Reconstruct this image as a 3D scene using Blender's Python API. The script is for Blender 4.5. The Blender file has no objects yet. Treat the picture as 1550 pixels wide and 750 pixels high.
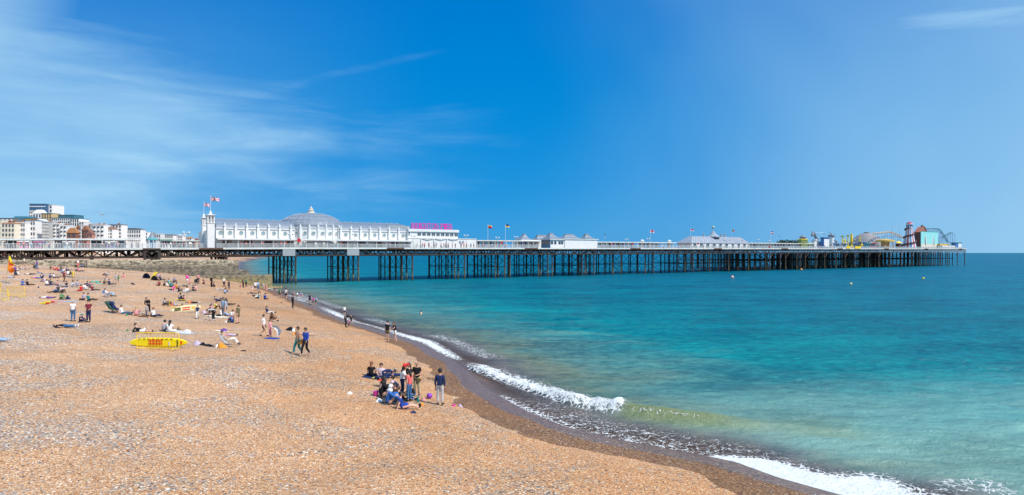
import bpy, math, random
import numpy as np
from mathutils import Vector, Matrix
random.seed(7); np.random.seed(7)
R = math.radians
SC = bpy.context.scene
COL = SC.collection
# ------------------------------------------------------------------ camera, sky, sun, exposure
F, HC, HY = 930.0, 8.4, 383.0            # focal length in photo pixels, eye height (m), horizon row
cd = bpy.data.cameras.new('camera'); cam = bpy.data.objects.new('camera', cd); COL.objects.link(cam)
cam.location = (0, 0, HC); cam.rotation_euler = (R(90), 0, 0)
cd.sensor_width = 36; cd.lens = F / 1550 * 36; cd.shift_y = (HY - 375) / 1550
cd.clip_start = .5; cd.clip_end = 60000
SC.camera = cam
SUN_EL, SUN_AZ = 50, 122                  # azimuth clockwise from +Y
sl = bpy.data.lights.new('sun', 'SUN'); sl.energy = 4.3; sl.angle = R(.5); sl.color = (1, .95, .87)
so = bpy.data.objects.new('sun', sl); COL.objects.link(so)
sdir = Vector((math.sin(R(SUN_AZ)) * math.cos(R(SUN_EL)), math.cos(R(SUN_AZ)) * math.cos(R(SUN_EL)), math.sin(R(SUN_EL))))
so.rotation_euler = sdir.to_track_quat('Z', 'Y').to_euler(); so.location = (60, -60, 80)
SC.view_settings.view_transform = 'Standard'; SC.view_settings.look = 'None'
SC.view_settings.exposure = .22; SC.view_settings.gamma = 1; SC.view_settings.use_curve_mapping = False
SC.render.resolution_x = 1024; SC.render.resolution_y = 495

def sock(nt, v, inp):
    if isinstance(v, bpy.types.NodeSocket): nt.links.new(v, inp)
    else: inp.default_value = v
def M(nt, op, *a, clamp=False):
    n = nt.nodes.new('ShaderNodeMath'); n.operation = op; n.use_clamp = clamp
    for i, v in enumerate(a): sock(nt, v, n.inputs[i])
    return n.outputs[0]
def MR(nt, v, a, b, c=0., d=1., smooth=True):
    n = nt.nodes.new('ShaderNodeMapRange'); n.interpolation_type = 'SMOOTHSTEP' if smooth else 'LINEAR'
    sock(nt, v, n.inputs[0])
    for i, q in enumerate((a, b, c, d)): n.inputs[i + 1].default_value = q
    return n.outputs[0]
def MIX(nt, f, a, b, mode='MIX'):
    n = nt.nodes.new('ShaderNodeMix'); n.data_type = 'RGBA'; n.blend_type = mode
    sock(nt, f, n.inputs[0])
    for v, i in ((a, 6), (b, 7)):
        if isinstance(v, (tuple, list)): v = (*v[:3], 1)
        sock(nt, v, n.inputs[i])
    return n.outputs[2]
def NOISE(nt, vec, scale, detail=3, rough=.5, dist=0.):
    n = nt.nodes.new('ShaderNodeTexNoise'); n.inputs['Scale'].default_value = scale; n.inputs['Detail'].default_value = detail
    n.inputs['Roughness'].default_value = rough; n.inputs['Distortion'].default_value = dist
    if vec is not None: nt.links.new(vec, n.inputs['Vector'])
    return n.outputs[0]
def SCALE(nt, vec, s, rot=(0, 0, 0)):
    n = nt.nodes.new('ShaderNodeMapping'); n.inputs['Scale'].default_value = s; n.inputs['Rotation'].default_value = rot
    nt.links.new(vec, n.inputs['Vector']); return n.outputs[0]
def RAMP(nt, v, stops, mode='LINEAR'):
    n = nt.nodes.new('ShaderNodeValToRGB'); n.color_ramp.interpolation = mode
    e = n.color_ramp.elements
    while len(e) < len(stops): e.new(.5)
    for i, (p, c) in enumerate(stops): e[i].position = p; e[i].color = (*c, 1)
    nt.links.new(v, n.inputs[0]); return n.outputs[0]

W = bpy.data.worlds.new('World'); SC.world = W; W.use_nodes = True; nt = W.node_tree
bg = nt.nodes['Background']; bg.inputs['Strength'].default_value = .1
sky = nt.nodes.new('ShaderNodeTexSky'); sky.sky_type = 'NISHITA'; sky.sun_disc = False
sky.sun_elevation = R(SUN_EL); sky.sun_rotation = R(SUN_AZ); sky.altitude = 0
sky.air_density = 1.0; sky.dust_density = .15; sky.ozone_density = 5.0
hs = nt.nodes.new('ShaderNodeHueSaturation'); hs.inputs['Saturation'].default_value = 1.45; hs.inputs['Value'].default_value = 1.0
nt.links.new(sky.outputs[0], hs.inputs['Color'])
skyc = MIX(nt, 1., hs.outputs[0], (.52, .93, 1.12), 'MULTIPLY')
tc = nt.nodes.new('ShaderNodeTexCoord'); sep = nt.nodes.new('ShaderNodeSeparateXYZ'); nt.links.new(tc.outputs['Generated'], sep.inputs[0])
yy = M(nt, 'MAXIMUM', sep.outputs[1], .05)
U = M(nt, 'DIVIDE', sep.outputs[0], yy); V = M(nt, 'DIVIDE', sep.outputs[2], yy)
# cirrus: streaky noise on the sky direction, thicker to the north (left), thin veil to the south (right)
cv = SCALE(nt, tc.outputs['Generated'], (1.5, 1.5, 9.5), (0, R(-13), 0))
n1 = NOISE(nt, cv, 2.4, 9, .60, .5)
n2 = NOISE(nt, tc.outputs['Generated'], 2.6, 3, .5, .3)
left = MR(nt, U, -.1, -.95)
low = MR(nt, V, .55, .02)
E_ = M(nt, 'ADD', M(nt, 'ADD', U, M(nt, 'MULTIPLY', M(nt, 'MAXIMUM', M(nt, 'SUBTRACT', V, .19), 0.), 2.7)), M(nt, 'MULTIPLY', M(nt, 'MAXIMUM', M(nt, 'SUBTRACT', .19, V), 0.), 1.3))
E_ = M(nt, 'ADD', E_, M(nt, 'ADD', M(nt, 'MULTIPLY', M(nt, 'SUBTRACT', n2, .5), .45), M(nt, 'MULTIPLY', M(nt, 'SUBTRACT', n1, .5), -.5)))
lobe = MR(nt, E_, .02, -.62)
edge = MR(nt, U, -.66, -.86)
streaks = MR(nt, n1, .36, .72)
body = MR(nt, n2, .3, .6)
cl = M(nt, 'MULTIPLY', M(nt, 'MAXIMUM', M(nt, 'MULTIPLY', lobe, 1.0), M(nt, 'MULTIPLY', edge, 1.05)),
       M(nt, 'ADD', M(nt, 'MULTIPLY', streaks, .20), M(nt, 'ADD', .42, M(nt, 'MULTIPLY', body, .30))))
lc = M(nt, 'MULTIPLY', M(nt, 'MULTIPLY', left, low), M(nt, 'ADD', .52, M(nt, 'MULTIPLY', streaks, .2)))
# a long contrail-like wisp rising to the right
line = M(nt, 'SUBTRACT', V, M(nt, 'ADD', .2645, M(nt, 'ADD', M(nt, 'MULTIPLY', M(nt, 'ADD', U, .38), .235), M(nt, 'MULTIPLY', M(nt, 'SUBTRACT', n2, .5), .03))))
wid = MR(nt, U, -.1, -.45, .0035, .014, False)
wisp = M(nt, 'MULTIPLY', M(nt, 'POWER', 2.718, M(nt, 'MULTIPLY', M(nt, 'POWER', M(nt, 'DIVIDE', line, wid), 2.), -1.)),
         M(nt, 'MULTIPLY', MR(nt, U, -.09, -.17), MR(nt, U, -.62, -.33)))
wisp = M(nt, 'MULTIPLY', wisp, M(nt, 'ADD', .1, M(nt, 'MULTIPLY', streaks, .4)))
rt = M(nt, 'MULTIPLY', MR(nt, M(nt, 'ADD', U, M(nt, 'MULTIPLY', M(nt, 'SUBTRACT', n2, .5), .5)), -.05, 1.05), MR(nt, V, .5, .0, .52, .74))
rt2 = M(nt, 'MULTIPLY', M(nt, 'MULTIPLY', MR(nt, U, .46, .72), MR(nt, V, .30, .40)), M(nt, 'ADD', .34, M(nt, 'MULTIPLY', streaks, .45)))
cover = M(nt, 'MAXIMUM', M(nt, 'ADD', cl, M(nt, 'MULTIPLY', wisp, .4)), M(nt, 'MAXIMUM', lc, M(nt, 'MAXIMUM', rt, rt2)), clamp=True)
azure = RAMP(nt, MR(nt, V, 0., .5, 0., 1., False), [(0, (.008, .290, .720)), (.45, (.0, .262, .700)), (1, (.0, .185, .640))])
az = nt.nodes.new('ShaderNodeVectorMath'); az.operation = 'SCALE'; az.inputs['Scale'].default_value = 8.6; nt.links.new(azure, az.inputs[0])
skyc = MIX(nt, .88, skyc, az.outputs[0])
skyf = MIX(nt, cover, skyc, (3.6, 6.1, 8.1))
nt.links.new(skyf, bg.inputs['Color'])

# ------------------------------------------------------------------ materials
MATS = {}
def mat(name, c, rough=.7, metal=0., var=.12, vs=3., spec=.5):
    if name in MATS: return MATS[name]
    m = bpy.data.materials.new(name); m.use_nodes = True; t = m.node_tree; b = t.nodes['Principled BSDF']
    b.inputs['Roughness'].default_value = rough; b.inputs['Metallic'].default_value = metal
    b.inputs['Specular IOR Level'].default_value = spec
    tcn = t.nodes.new('ShaderNodeTexCoord')
    n = NOISE(t, tcn.outputs['Object'], vs, 4, .6)
    k = MR(t, n, .25, .75, 1 - var, 1 + var, False)
    mx = t.nodes.new('ShaderNodeVectorMath'); mx.operation = 'SCALE'; mx.inputs[0].default_value = c
    t.links.new(k, mx.inputs['Scale']); t.links.new(mx.outputs[0], b.inputs['Base Color'])
    MATS[name] = m; return m
WHITE = mat('white_paint', (.69, .69, .69), .5, var=.07, vs=.6)
CREAM = mat('cream_render', (.72, .68, .56), .7, var=.06, vs=.2)
LEAD = mat('lead_roof', (.19, .225, .28), .55, var=.22, vs=.8)
LEADRIB = mat('lead_roof_seam', (.30, .34, .40), .5, var=.1)
IRON = mat('dark_iron', (.045, .030, .024), .75, var=.4, vs=1.2)
RUST = mat('rusty_iron', (.12, .065, .045), .8, var=.4, vs=1.5)
GLASSD = mat('dark_window_glass', (.05, .08, .10), .12, var=.3)
GLASSP = mat('pale_window_glass', (.22, .32, .36), .15, var=.3)
TEAL = mat('teal_paint', (.10, .42, .45), .5)
BLUE = mat('blue_paint', (.03, .16, .42), .5)
YEL = mat('yellow_paint', (.85, .58, .015), .45)
RED = mat('red_paint', (.62, .02, .02), .45)
GREY = mat('grey_paint', (.3, .32, .34), .6)
DECKW = mat('deck_edge_white', (.62, .64, .62), .6, var=.2, vs=.5)
TIMBER = mat('deck_timber', (.25, .20, .16), .85)
STONEG = mat('grey_slate', (.16, .17, .19), .6)
BRICK = mat('red_brick', (.22, .10, .075), .8)
BROWN = mat('brown_panel', (.10, .045, .035), .7)
MAG = mat('magenta_letters', (.62, .04, .34), .5)
SKYB = mat('aqua_board', (.25, .62, .62), .6)
BLACK = mat('black', (.012, .012, .014), .6)
GREEN = mat('dark_foliage', (.03, .07, .03), .8)
WOOD = mat('pale_wood', (.5, .33, .17), .6)
ORANGE = mat('orange_tile', (.38, .17, .07), .7)
TAN = mat('tan_render', (.62, .42, .2), .7)

# ------------------------------------------------------------------ helpers
class MB:
    def __init__(s): s.v = []; s.f = []; s.m = []; s.mats = []
    def _mi(s, m):
        if m is None: return 0
        if m not in s.mats: s.mats.append(m)
        return s.mats.index(m)
    def add(s, vs, fs, m=None):
        o = len(s.v); s.v += [tuple(p) for p in vs]; k = s._mi(m)
        for f in fs: s.f.append(tuple(o + i for i in f)); s.m.append(k)
    def box(s, x0, x1, y0, y1, z0, z1, m=None):
        s.add([(x0, y0, z0), (x1, y0, z0), (x1, y1, z0), (x0, y1, z0), (x0, y0, z1), (x1, y0, z1), (x1, y1, z1), (x0, y1, z1)],
              [(3, 2, 1, 0), (4, 5, 6, 7), (0, 1, 5, 4), (1, 2, 6, 5), (2, 3, 7, 6), (3, 0, 4, 7)], m)
    def tube(s, p, q, r, r2=None, n=6, m=None):
        p = Vector(p); q = Vector(q); r2 = r if r2 is None else r2; d = (q - p)
        if d.length < 1e-6: return
        a = d.orthogonal().normalized(); b = d.normalized().cross(a)
        vs = []
        for c, rr in ((p, r), (q, r2)):
            for i in range(n):
                t = 2 * math.pi * (i + .5) / n; vs.append(c + (a * math.cos(t) + b * math.sin(t)) * rr)
        s.add(vs, [(i, (i + 1) % n, n + (i + 1) % n, n + i) for i in range(n)] + [tuple(range(n - 1, -1, -1)), tuple(range(n, 2 * n))], m)
    def path(s, pts, r, n=6, m=None):
        for a, b in zip(pts[:-1], pts[1:]): s.tube(a, b, r, n=n, m=m)
    def lathe(s, c, prof, n=16, m=None, sx=1., sy=1.):
        vs = []; 
        for r, z in prof:
            for i in range(n):
                t = 2 * math.pi * (i + .5) / n; vs.append((c[0] + math.cos(t) * r * sx, c[1] + math.sin(t) * r * sy, c[2] + z))
        fs = [(j * n + i, j * n + (i + 1) % n, (j + 1) * n + (i + 1) % n, (j + 1) * n + i) for j in range(len(prof) - 1) for i in range(n)]
        fs += [tuple(range(n - 1, -1, -1)), tuple((len(prof) - 1) * n + i for i in range(n))]
        s.add(vs, fs, m)
    def ball(s, c, r, m=None, n=10, k=6, sc=(1, 1, 1)):
        prof = [(max(.001, math.cos(-math.pi / 2 + math.pi * j / k)) * r, math.sin(-math.pi / 2 + math.pi * j / k) * r * sc[2]) for j in range(k + 1)]
        s.lathe(c, prof, n, m, sc[0], sc[1])
    def prism(s, poly, y0, y1, m=None):            # poly in (x, z), extruded along y
        n = len(poly)
        s.add([(x, y0, z) for x, z in poly] + [(x, y1, z) for x, z in poly],
              [(i, (i + 1) % n, n + (i + 1) % n, n + i) for i in range(n)] + [tuple(range(n - 1, -1, -1)), tuple(range(n, 2 * n))], m)
    def pyr(s, x0, x1, y0, y1, z0, z1, top=0., m=None, flare=0.):
        cx, cy = (x0 + x1) / 2, (y0 + y1) / 2; hx, hy = (x1 - x0) / 2, (y1 - y0) / 2
        lv = [(1, 0), ((1 + top) / 2 - flare, .42), (top, 1)] if flare else [(1, 0), (max(top, .02), 1)]
        vs = []
        for k, h in lv:
            z = z0 + (z1 - z0) * h
            vs += [(cx - hx * k, cy - hy * k, z), (cx + hx * k, cy - hy * k, z), (cx + hx * k, cy + hy * k, z), (cx - hx * k, cy + hy * k, z)]
        if flare and top < .02:
            vs[-4:] = [(cx - .05, cy - .05, z1), (cx + .05, cy - .05, z1), (cx + .05, cy + .05, z1), (cx - .05, cy + .05, z1)]
        L = len(lv); fs = [(3, 2, 1, 0)]
        for j in range(L - 1):
            for i in range(4): fs.append((j * 4 + i, j * 4 + (i + 1) % 4, j * 4 + 4 + (i + 1) % 4, j * 4 + 4 + i))
        fs.append(tuple((L - 1) * 4 + i for i in range(4))); s.add(vs, fs, m)
    def build(s, name, m=None, parent=None, smooth=False, loc=None, rz=0.):
        me = bpy.data.meshes.new(name); me.from_pydata(s.v, [], s.f)
        mats = s.mats or ([m] if m else [])
        for q in mats: me.materials.append(q)
        if len(mats) > 1: me.polygons.foreach_set('material_index', s.m)
        if smooth: me.polygons.foreach_set('use_smooth', [True] * len(me.polygons))
        me.update()
        o = bpy.data.objects.new(name, me); COL.objects.link(o)
        if parent: o.parent = parent
        if loc is not None: o.location = loc; o.rotation_euler = (0, 0, rz)
        return o
def tag(o, label=None, cat=None, group=None, kind=None):
    if label: o['label'] = label
    if cat: o['category'] = cat
    if group: o['group'] = group
    if kind: o['kind'] = kind
    return o
def thing(name, label, cat, loc, rz=0., group=None):
    o = bpy.data.objects.new(name, None); o.empty_display_size = .3; COL.objects.link(o)
    o.location = loc; o.rotation_euler = (0, 0, rz); return tag(o, label, cat, group)

# ------------------------------------------------------------------ ground geometry
def W0(px, py, z=0.):
    Y = (HC - z) * F / (py - HY); return ((px - 775) / F * Y, Y)
SHP = [(1700, 860), (1430, 778), (1270, 747), (1180, 722), (1117, 699), (1060, 687), (1000, 676), (930, 663), (860, 646), (800, 622), (745, 592), (700, 552),
       (640, 519), (580, 501), (530, 487), (480, 466), (450, 455), (420, 443), (395, 435)]
SHORE = np.array([(40., 6.), *[W0(*p) for p in SHP], (-66, 156), (-79, 178), (-113, 250), (-232, 520), (-340, 800), (-524, 1300), (-1400, 3200), (-6000, 9000)])
def segdist(P, poly):
    """distance, signed side (+ = left of the direction of travel) and arc length of nearest point"""
    P = np.atleast_2d(P); best = np.full(len(P), 1e18); sgn = np.ones(len(P)); arc = np.zeros(len(P)); L = 0
    for a, b in zip(poly[:-1], poly[1:]):
        a = np.array(a, float); b = np.array(b, float)
        ab = b - a; l2 = ab @ ab; t = np.clip(((P - a) @ ab) / l2, 0, 1); q = a + t[:, None] * ab; r = P - q
        d = (r ** 2).sum(1); c = ab[0] * r[:, 1] - ab[1] * r[:, 0]; k = d < best
        best[k] = d[k]; sgn[k] = np.sign(c[k]); arc[k] = L + t[k] * math.sqrt(l2); L += math.sqrt(l2)
    return np.sqrt(best), sgn, arc
def sst(a, b, x):
    t = np.clip((x - a) / (b - a), 0, 1); return t * t * (3 - 2 * t)
def vnoise(P, sc, seed=0):
    q = P / sc + seed * 17.3; i = np.floor(q).astype(int); f = q - i; f = f * f * (3 - 2 * f)
    def h(a, b): 
        v = np.sin(a * 127.1 + b * 311.7 + seed * 3.1) * 43758.5453; return v - np.floor(v)
    return (h(i[:, 0], i[:, 1]) * (1 - f[:, 0]) + h(i[:, 0] + 1, i[:, 1]) * f[:, 0]) * (1 - f[:, 1]) + (h(i[:, 0], i[:, 1] + 1) * (1 - f[:, 0]) + h(i[:, 0] + 1, i[:, 1] + 1) * f[:, 0]) * f[:, 1]
def beach_d(P):
    d, s, a = segdist(P, SHORE); return d * s
def beach_z(P, d=None):
    P = np.atleast_2d(np.array(P, float)); d = beach_d(P) if d is None else d
    sl = .102 + .04 * sst(60, 135, P[:, 1])
    cap = 5.6 + 2.6 * sst(85, 125, P[:, 1])
    sl = sl * (1 + .25 * sst(60, 120, P[:, 1]))
    z = np.where(d > 0, cap * (1 - np.exp(-np.maximum(d, 0) * sl * 1.25 / cap)) + .25 * sst(1, 6, d), .11 * d)
    z = z + sst(1.5, 10, d) * ((vnoise(P, 7, 1) - .5) * .30 + (vnoise(P, 2.3, 2) - .5) * .16 + (vnoise(P, .9, 3) - .5) * .10)
    z = np.maximum(z, -6)
    far = sst(105, 150, d) * sst(120, 260, P[:, 1]) + sst(60, 80, d) * (P[:, 1] < 0) * 0
    z = z + far * 5 + sst(200, 700, d) * 26 * sst(200, 500, P[:, 1])
    return z
def ground(px, py, dz=0.):
    t = np.concatenate([np.linspace(10, 200, 3800), np.linspace(200.2, 1500, 2600)])
    X = (px - 775) / F * t; Z = HC - (py - HY) / F * t; g = beach_z(np.stack([X, t], 1))
    k = np.argmax(Z <= g)
    if not (Z <= g).any(): k = len(t) - 1
    return Vector((X[k], t[k], g[k] + dz))
def axis(lo, hi, step, outlo, outhi, k=1.12):
    a = list(np.arange(lo, hi, step)); s = step; x = lo; L = []
    while x > outlo: s *= k; x -= s; L.append(x)
    s = step; x = a[-1]; H = []
    while x < outhi: s *= k; x += s; H.append(x)
    return np.array(L[::-1] + a + H)
def gridmesh(name, xs, ys, zf, attrs, m):
    XX, YY = np.meshgrid(xs, ys); P = np.stack([XX.ravel(), YY.ravel()], 1); z, at = zf(P)
    me = bpy.data.meshes.new(name); nx, ny = len(xs), len(ys)
    i = np.arange(nx * ny).reshape(ny, nx); q = np.stack([i[:-1, :-1], i[:-1, 1:], i[1:, 1:], i[1:, :-1]], -1).reshape(-1, 4)
    me.vertices.add(nx * ny); me.vertices.foreach_set('co', np.concatenate([P, z[:, None]], 1).ravel().astype(np.float32))
    me.loops.add(q.size); me.loops.foreach_set('vertex_index', q.ravel().astype(np.int32))
    me.polygons.add(len(q)); me.polygons.foreach_set('loop_start', (np.arange(len(q)) * 4).astype(np.int32))
    me.polygons.foreach_set('use_smooth', np.ones(len(q), bool))
    me.update(); me.validate()
    for k, v in at.items():
        a = me.attributes.new(k, 'FLOAT', 'POINT'); a.data.foreach_set('value', v.astype(np.float32))
    me.materials.append(m); o = bpy.data.objects.new(name, me); COL.objects.link(o); o['kind'] = 'structure'; return o
def attr(t, n):
    a = t.nodes.new('ShaderNodeAttribute'); a.attribute_name = n; return a.outputs['Fac']

# beach material: shingle of coloured pebbles with sandier patches
bm = bpy.data.materials.new('shingle'); bm.use_nodes = True; t = bm.node_tree; B = t.nodes['Principled BSDF']
g = t.nodes.new('ShaderNodeNewGeometry').outputs['Position']
gd = t.nodes.new('ShaderNodeVectorMath'); gd.operation = 'MULTIPLY'; gd.inputs[1].default_value = (1, 1, .2); t.links.new(g, gd.inputs[0]); gp = gd.outputs[0]
def vor(scale):
    n = t.nodes.new('ShaderNodeTexVoronoi'); n.inputs['Scale'].default_value = scale; t.links.new(gp, n.inputs['Vector'])
    s = t.nodes.new('ShaderNodeSeparateColor'); t.links.new(n.outputs['Color'], s.inputs[0]); return n.outputs['Distance'], s.outputs[0], s.outputs[1]
d1, c1, e1 = vor(17.); d2, c2, e2 = vor(30.)
O1, O2, CR, GR, BG, DK, WH = (.46, .21, .085), (.60, .33, .16), (.68, .49, .33), (.42, .39, .38), (.17, .19, .24), (.05, .045, .055), (.88, .83, .76)
peb = RAMP(t, c1, [(0, DK), (.08, BG), (.22, GR), (.42, O1), (.50, CR), (.66, (.30, .31, .34)), (.76, O2), (.84, WH), (.95, BG)], 'CONSTANT')
sand = RAMP(t, c2, [(0, (.13, .09, .08)), (.07, (.34, .16, .07)), (.25, (.47, .25, .12)), (.5, (.58, .35, .20)), (.75, (.72, .50, .33)), (.9, (.85, .72, .58)), (.96, (.32, .30, .30))], 'CONSTANT')
patch = NOISE(t, SCALE(t, gp, (.16, .24, .2), (0, 0, R(25))), 1., 4, .55, .5)
fine = NOISE(t, gp, 1.3, 3, .6)
pm = MR(t, M(t, 'ADD', patch, M(t, 'MULTIPLY', M(t, 'SUBTRACT', fine, .5), .25)), .44, .60)
sel = M(t, 'LESS_THAN', e1, M(t, 'ADD', .07, M(t, 'MULTIPLY', pm, .56)))
col = MIX(t, sel, sand, peb)
col = MIX(t, 1., col, (1.0, .955, .895), 'MULTIPLY')
tone = NOISE(t, gp, .12, 4, .6, .5)
col = MIX(t, 1., col, RAMP(t, tone, [(.3, (.84, .80, .74)), (.7, (1.14, 1.13, 1.12))]), 'MULTIPLY')
col = MIX(t, M(t, 'MULTIPLY', attr(t, 'pale'), .45), col, MIX(t, 1., col, (1.22, 1.24, 1.30), 'MULTIPLY'))
warm = attr(t, 'warm')
col = MIX(t, warm, col, MIX(t, 1., col, (1.0, .90, .78), 'MULTIPLY'))
we = M(t, 'ADD', attr(t, 'wet'), M(t, 'MULTIPLY', M(t, 'SUBTRACT', fine, .5), .5))
wet = MR(t, we, .42, .58); vw = MR(t, M(t, 'ADD', attr(t, 'swash'), M(t, 'MULTIPLY', M(t, 'SUBTRACT', fine, .5), .4)), .35, .65)
wpeb = RAMP(t, c1, [(0, (.02, .016, .018)), (.14, (.10, .05, .025)), (.34, (.22, .11, .04)), (.6, (.31, .17, .07)), (.82, (.17, .10, .07)), (.92, (.55, .38, .22))], 'CONSTANT')
col = MIX(t, wet, col, MIX(t, .6, MIX(t, 1., col, (.52, .40, .29), 'MULTIPLY'), wpeb))
col = MIX(t, vw, col, MIX(t, .3, MIX(t, 1., wpeb, (.85, .82, .88), 'MULTIPLY'), (.15, .10, .088)))
t.links.new(col, B.inputs['Base Color'])
rg = M(t, 'SUBTRACT', .9, M(t, 'ADD', M(t, 'MULTIPLY', wet, .2), M(t, 'MULTIPLY', vw, .4))); t.links.new(rg, B.inputs['Roughness'])
B.inputs['Specular IOR Level'].default_value = .3
bp = t.nodes.new('ShaderNodeBump'); bp.inputs['Distance'].default_value = .035; t.links.new(M(t, 'SUBTRACT', .85, M(t, 'MULTIPLY', vw, .6)), bp.inputs['Strength'])
hgt = M(t, 'ADD', M(t, 'MULTIPLY', d1, M(t, 'MULTIPLY', sel, -1.)), M(t, 'ADD', M(t, 'MULTIPLY', d2, -.4), M(t, 'MULTIPLY', fine, 2.)))
t.links.new(hgt, bp.inputs['Height']); t.links.new(bp.outputs[0], B.inputs['Normal'])
def beach_f(P):
    d = beach_d(P); z = beach_z(P, d); n = (vnoise(P, 4, 5) - .5)
    wl = 3.2 + 1.6 * n + 1.3 * (vnoise(P, 1.1, 51) - .5) + 1.2 * sst(34, 24, P[:, 1])
    return z, {'wet': sst(wl + .5, wl - .5, d), 'swash': sst(2.4, .9, d + n), 'warm': sst(22, 6, d), 'pale': np.clip(sst(12, 45, d), 0, 1)}
beach = gridmesh('beach', axis(-62, 14, .35, -5000, 200, 1.07), axis(12, 80, .35, -60, 6000, 1.06), beach_f, None, bm)

# sea
sm = bpy.data.materials.new('sea_water'); sm.use_nodes = True; t = sm.node_tree; B = t.nodes['Principled BSDF']
g = t.nodes.new('ShaderNodeNewGeometry').outputs['Position']
off = attr(t, 'off'); foam = attr(t, 'foam'); roll = attr(t, 'roll')
offn = M(t, 'ADD', off, M(t, 'MULTIPLY', M(t, 'SUBTRACT', NOISE(t, SCALE(t, g, (.10, .22, 1), (0, 0, R(-20))), 1., 4, .55, .4), .5), .22))
wc = RAMP(t, offn, [(0, (.135, .095, .095)), (.20, (.13, .12, .115)), (.30, (.15, .19, .13)), (.39, (.085, .22, .20)), (.50, (.003, .20, .22)), (.62, (.0, .150, .198)), (.78, (.0, .132, .205)), (1, (.0, .120, .212))])
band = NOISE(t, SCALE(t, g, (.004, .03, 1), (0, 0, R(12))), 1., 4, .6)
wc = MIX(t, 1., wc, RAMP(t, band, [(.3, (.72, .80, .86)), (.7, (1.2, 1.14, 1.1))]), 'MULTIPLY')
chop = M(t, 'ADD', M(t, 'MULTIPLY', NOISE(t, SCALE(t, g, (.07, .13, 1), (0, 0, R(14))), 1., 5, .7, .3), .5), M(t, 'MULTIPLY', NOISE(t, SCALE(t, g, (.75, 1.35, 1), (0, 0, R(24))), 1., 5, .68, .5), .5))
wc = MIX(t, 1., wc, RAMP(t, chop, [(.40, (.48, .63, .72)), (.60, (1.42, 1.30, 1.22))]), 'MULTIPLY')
wc = MIX(t, M(t, 'MULTIPLY', attr(t, 'milk'), MR(t, NOISE(t, SCALE(t, g, (.12, .3, 1), (0, 0, R(-15))), 1., 3, .5), .3, .7, .45, 1.)), wc, (.24, .47, .42))
vb = t.nodes.new('ShaderNodeTexVoronoi'); vb.inputs['Scale'].default_value = 19; t.links.new(g, vb.inputs['Vector']); sb_ = t.nodes.new('ShaderNodeSeparateColor'); t.links.new(vb.outputs['Color'], sb_.inputs[0])
wc = MIX(t, MR(t, offn, .26, .06, 0., .62), wc, RAMP(t, sb_.outputs[0], [(0, (.04, .03, .035)), (.25, (.13, .085, .07)), (.6, (.17, .115, .10)), (.86, (.26, .19, .16))], 'CONSTANT'))
wc = MIX(t, roll, wc, (.20, .235, .10))
f1 = NOISE(t, SCALE(t, g, (1., 1.25, 1.), (0, 0, R(30))), 3.2, 6, .62, 1.2)
f2 = NOISE(t, g, 9., 5, .7, .6)
vn = t.nodes.new('ShaderNodeTexVoronoi'); vn.feature = 'DISTANCE_TO_EDGE'; vn.inputs['Scale'].default_value = 2.6
wv = t.nodes.new('ShaderNodeVectorMath'); wv.operation = 'ADD'; t.links.new(g, wv.inputs[0])
nz = t.nodes.new('ShaderNodeTexNoise'); nz.inputs['Scale'].default_value = 1.8; nz.inputs['Detail'].default_value = 3; t.links.new(g, nz.inputs['Vector'])
t.links.new(nz.outputs['Color'], wv.inputs[1]); t.links.new(wv.outputs[0], vn.inputs['Vector'])
lace = MR(t, vn.outputs[0], .0, .16, 1., 0.)
ft = M(t, 'ADD', M(t, 'MULTIPLY', f1, .5), M(t, 'ADD', M(t, 'MULTIPLY', f2, .22), M(t, 'MULTIPLY', lace, .26)))
fs = M(t, 'SUBTRACT', M(t, 'ADD', ft, foam), 1.0)
fm = MR(t, fs, -.06, .10)
fcol = MIX(t, MR(t, f2, .28, .55), (.58, .62, .63), (.90, .90, .90))
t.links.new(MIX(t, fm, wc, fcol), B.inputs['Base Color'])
B.inputs['Specular IOR Level'].default_value = 0.
t.links.new(MR(t, fm, 0, 1, .22, .9), B.inputs['Roughness'])
wv1 = NOISE(t, SCALE(t, g, (.8, 1.4, 1), (0, 0, R(18))), 1.1, 6, .68); wv2 = NOISE(t, SCALE(t, g, (.08, .15, 1), (0, 0, R(12))), 1., 4, .6)
bp = t.nodes.new('ShaderNodeBump'); bp.inputs['Distance'].default_value = .55; bp.inputs['Strength'].default_value = .65
hh = M(t, 'ADD', wv1, M(t, 'ADD', M(t, 'MULTIPLY', wv2, 2.2), M(t, 'MULTIPLY', M(t, 'MULTIPLY', fm, f2), .5)))
t.links.new(hh, bp.inputs['Height']); t.links.new(bp.outputs[0], B.inputs['Normal'])
gl_ = t.nodes.new('ShaderNodeBsdfGlossy'); gl_.inputs['Roughness'].default_value = .16; t.links.new(bp.outputs[0], gl_.inputs['Normal'])
fr_ = t.nodes.new('ShaderNodeFresnel'); fr_.inputs['IOR'].default_value = 1.33; t.links.new(bp.outputs[0], fr_.inputs['Normal'])
mx_ = t.nodes.new('ShaderNodeMixShader'); cap_ = M(t, 'MINIMUM', M(t, 'MULTIPLY', fr_.outputs[0], .8), M(t, 'MINIMUM', MR(t, off, .25, .9, .42, .20), MR(t, off, .0, .3, .10, .34)))
t.links.new(M(t, 'MULTIPLY', cap_, M(t, 'SUBTRACT', 1., fm)), mx_.inputs[0]); t.links.new(B.outputs[0], mx_.inputs[1]); t.links.new(gl_.outputs[0], mx_.inputs[2])
tr_ = t.nodes.new('ShaderNodeBsdfTransparent'); m3_ = t.nodes.new('ShaderNodeMixShader'); t.links.new(M(t, 'MULTIPLY', MR(t, offn, .0, .20, .85, 0.), M(t, 'SUBTRACT', 1., fm)), m3_.inputs[0])
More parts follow.
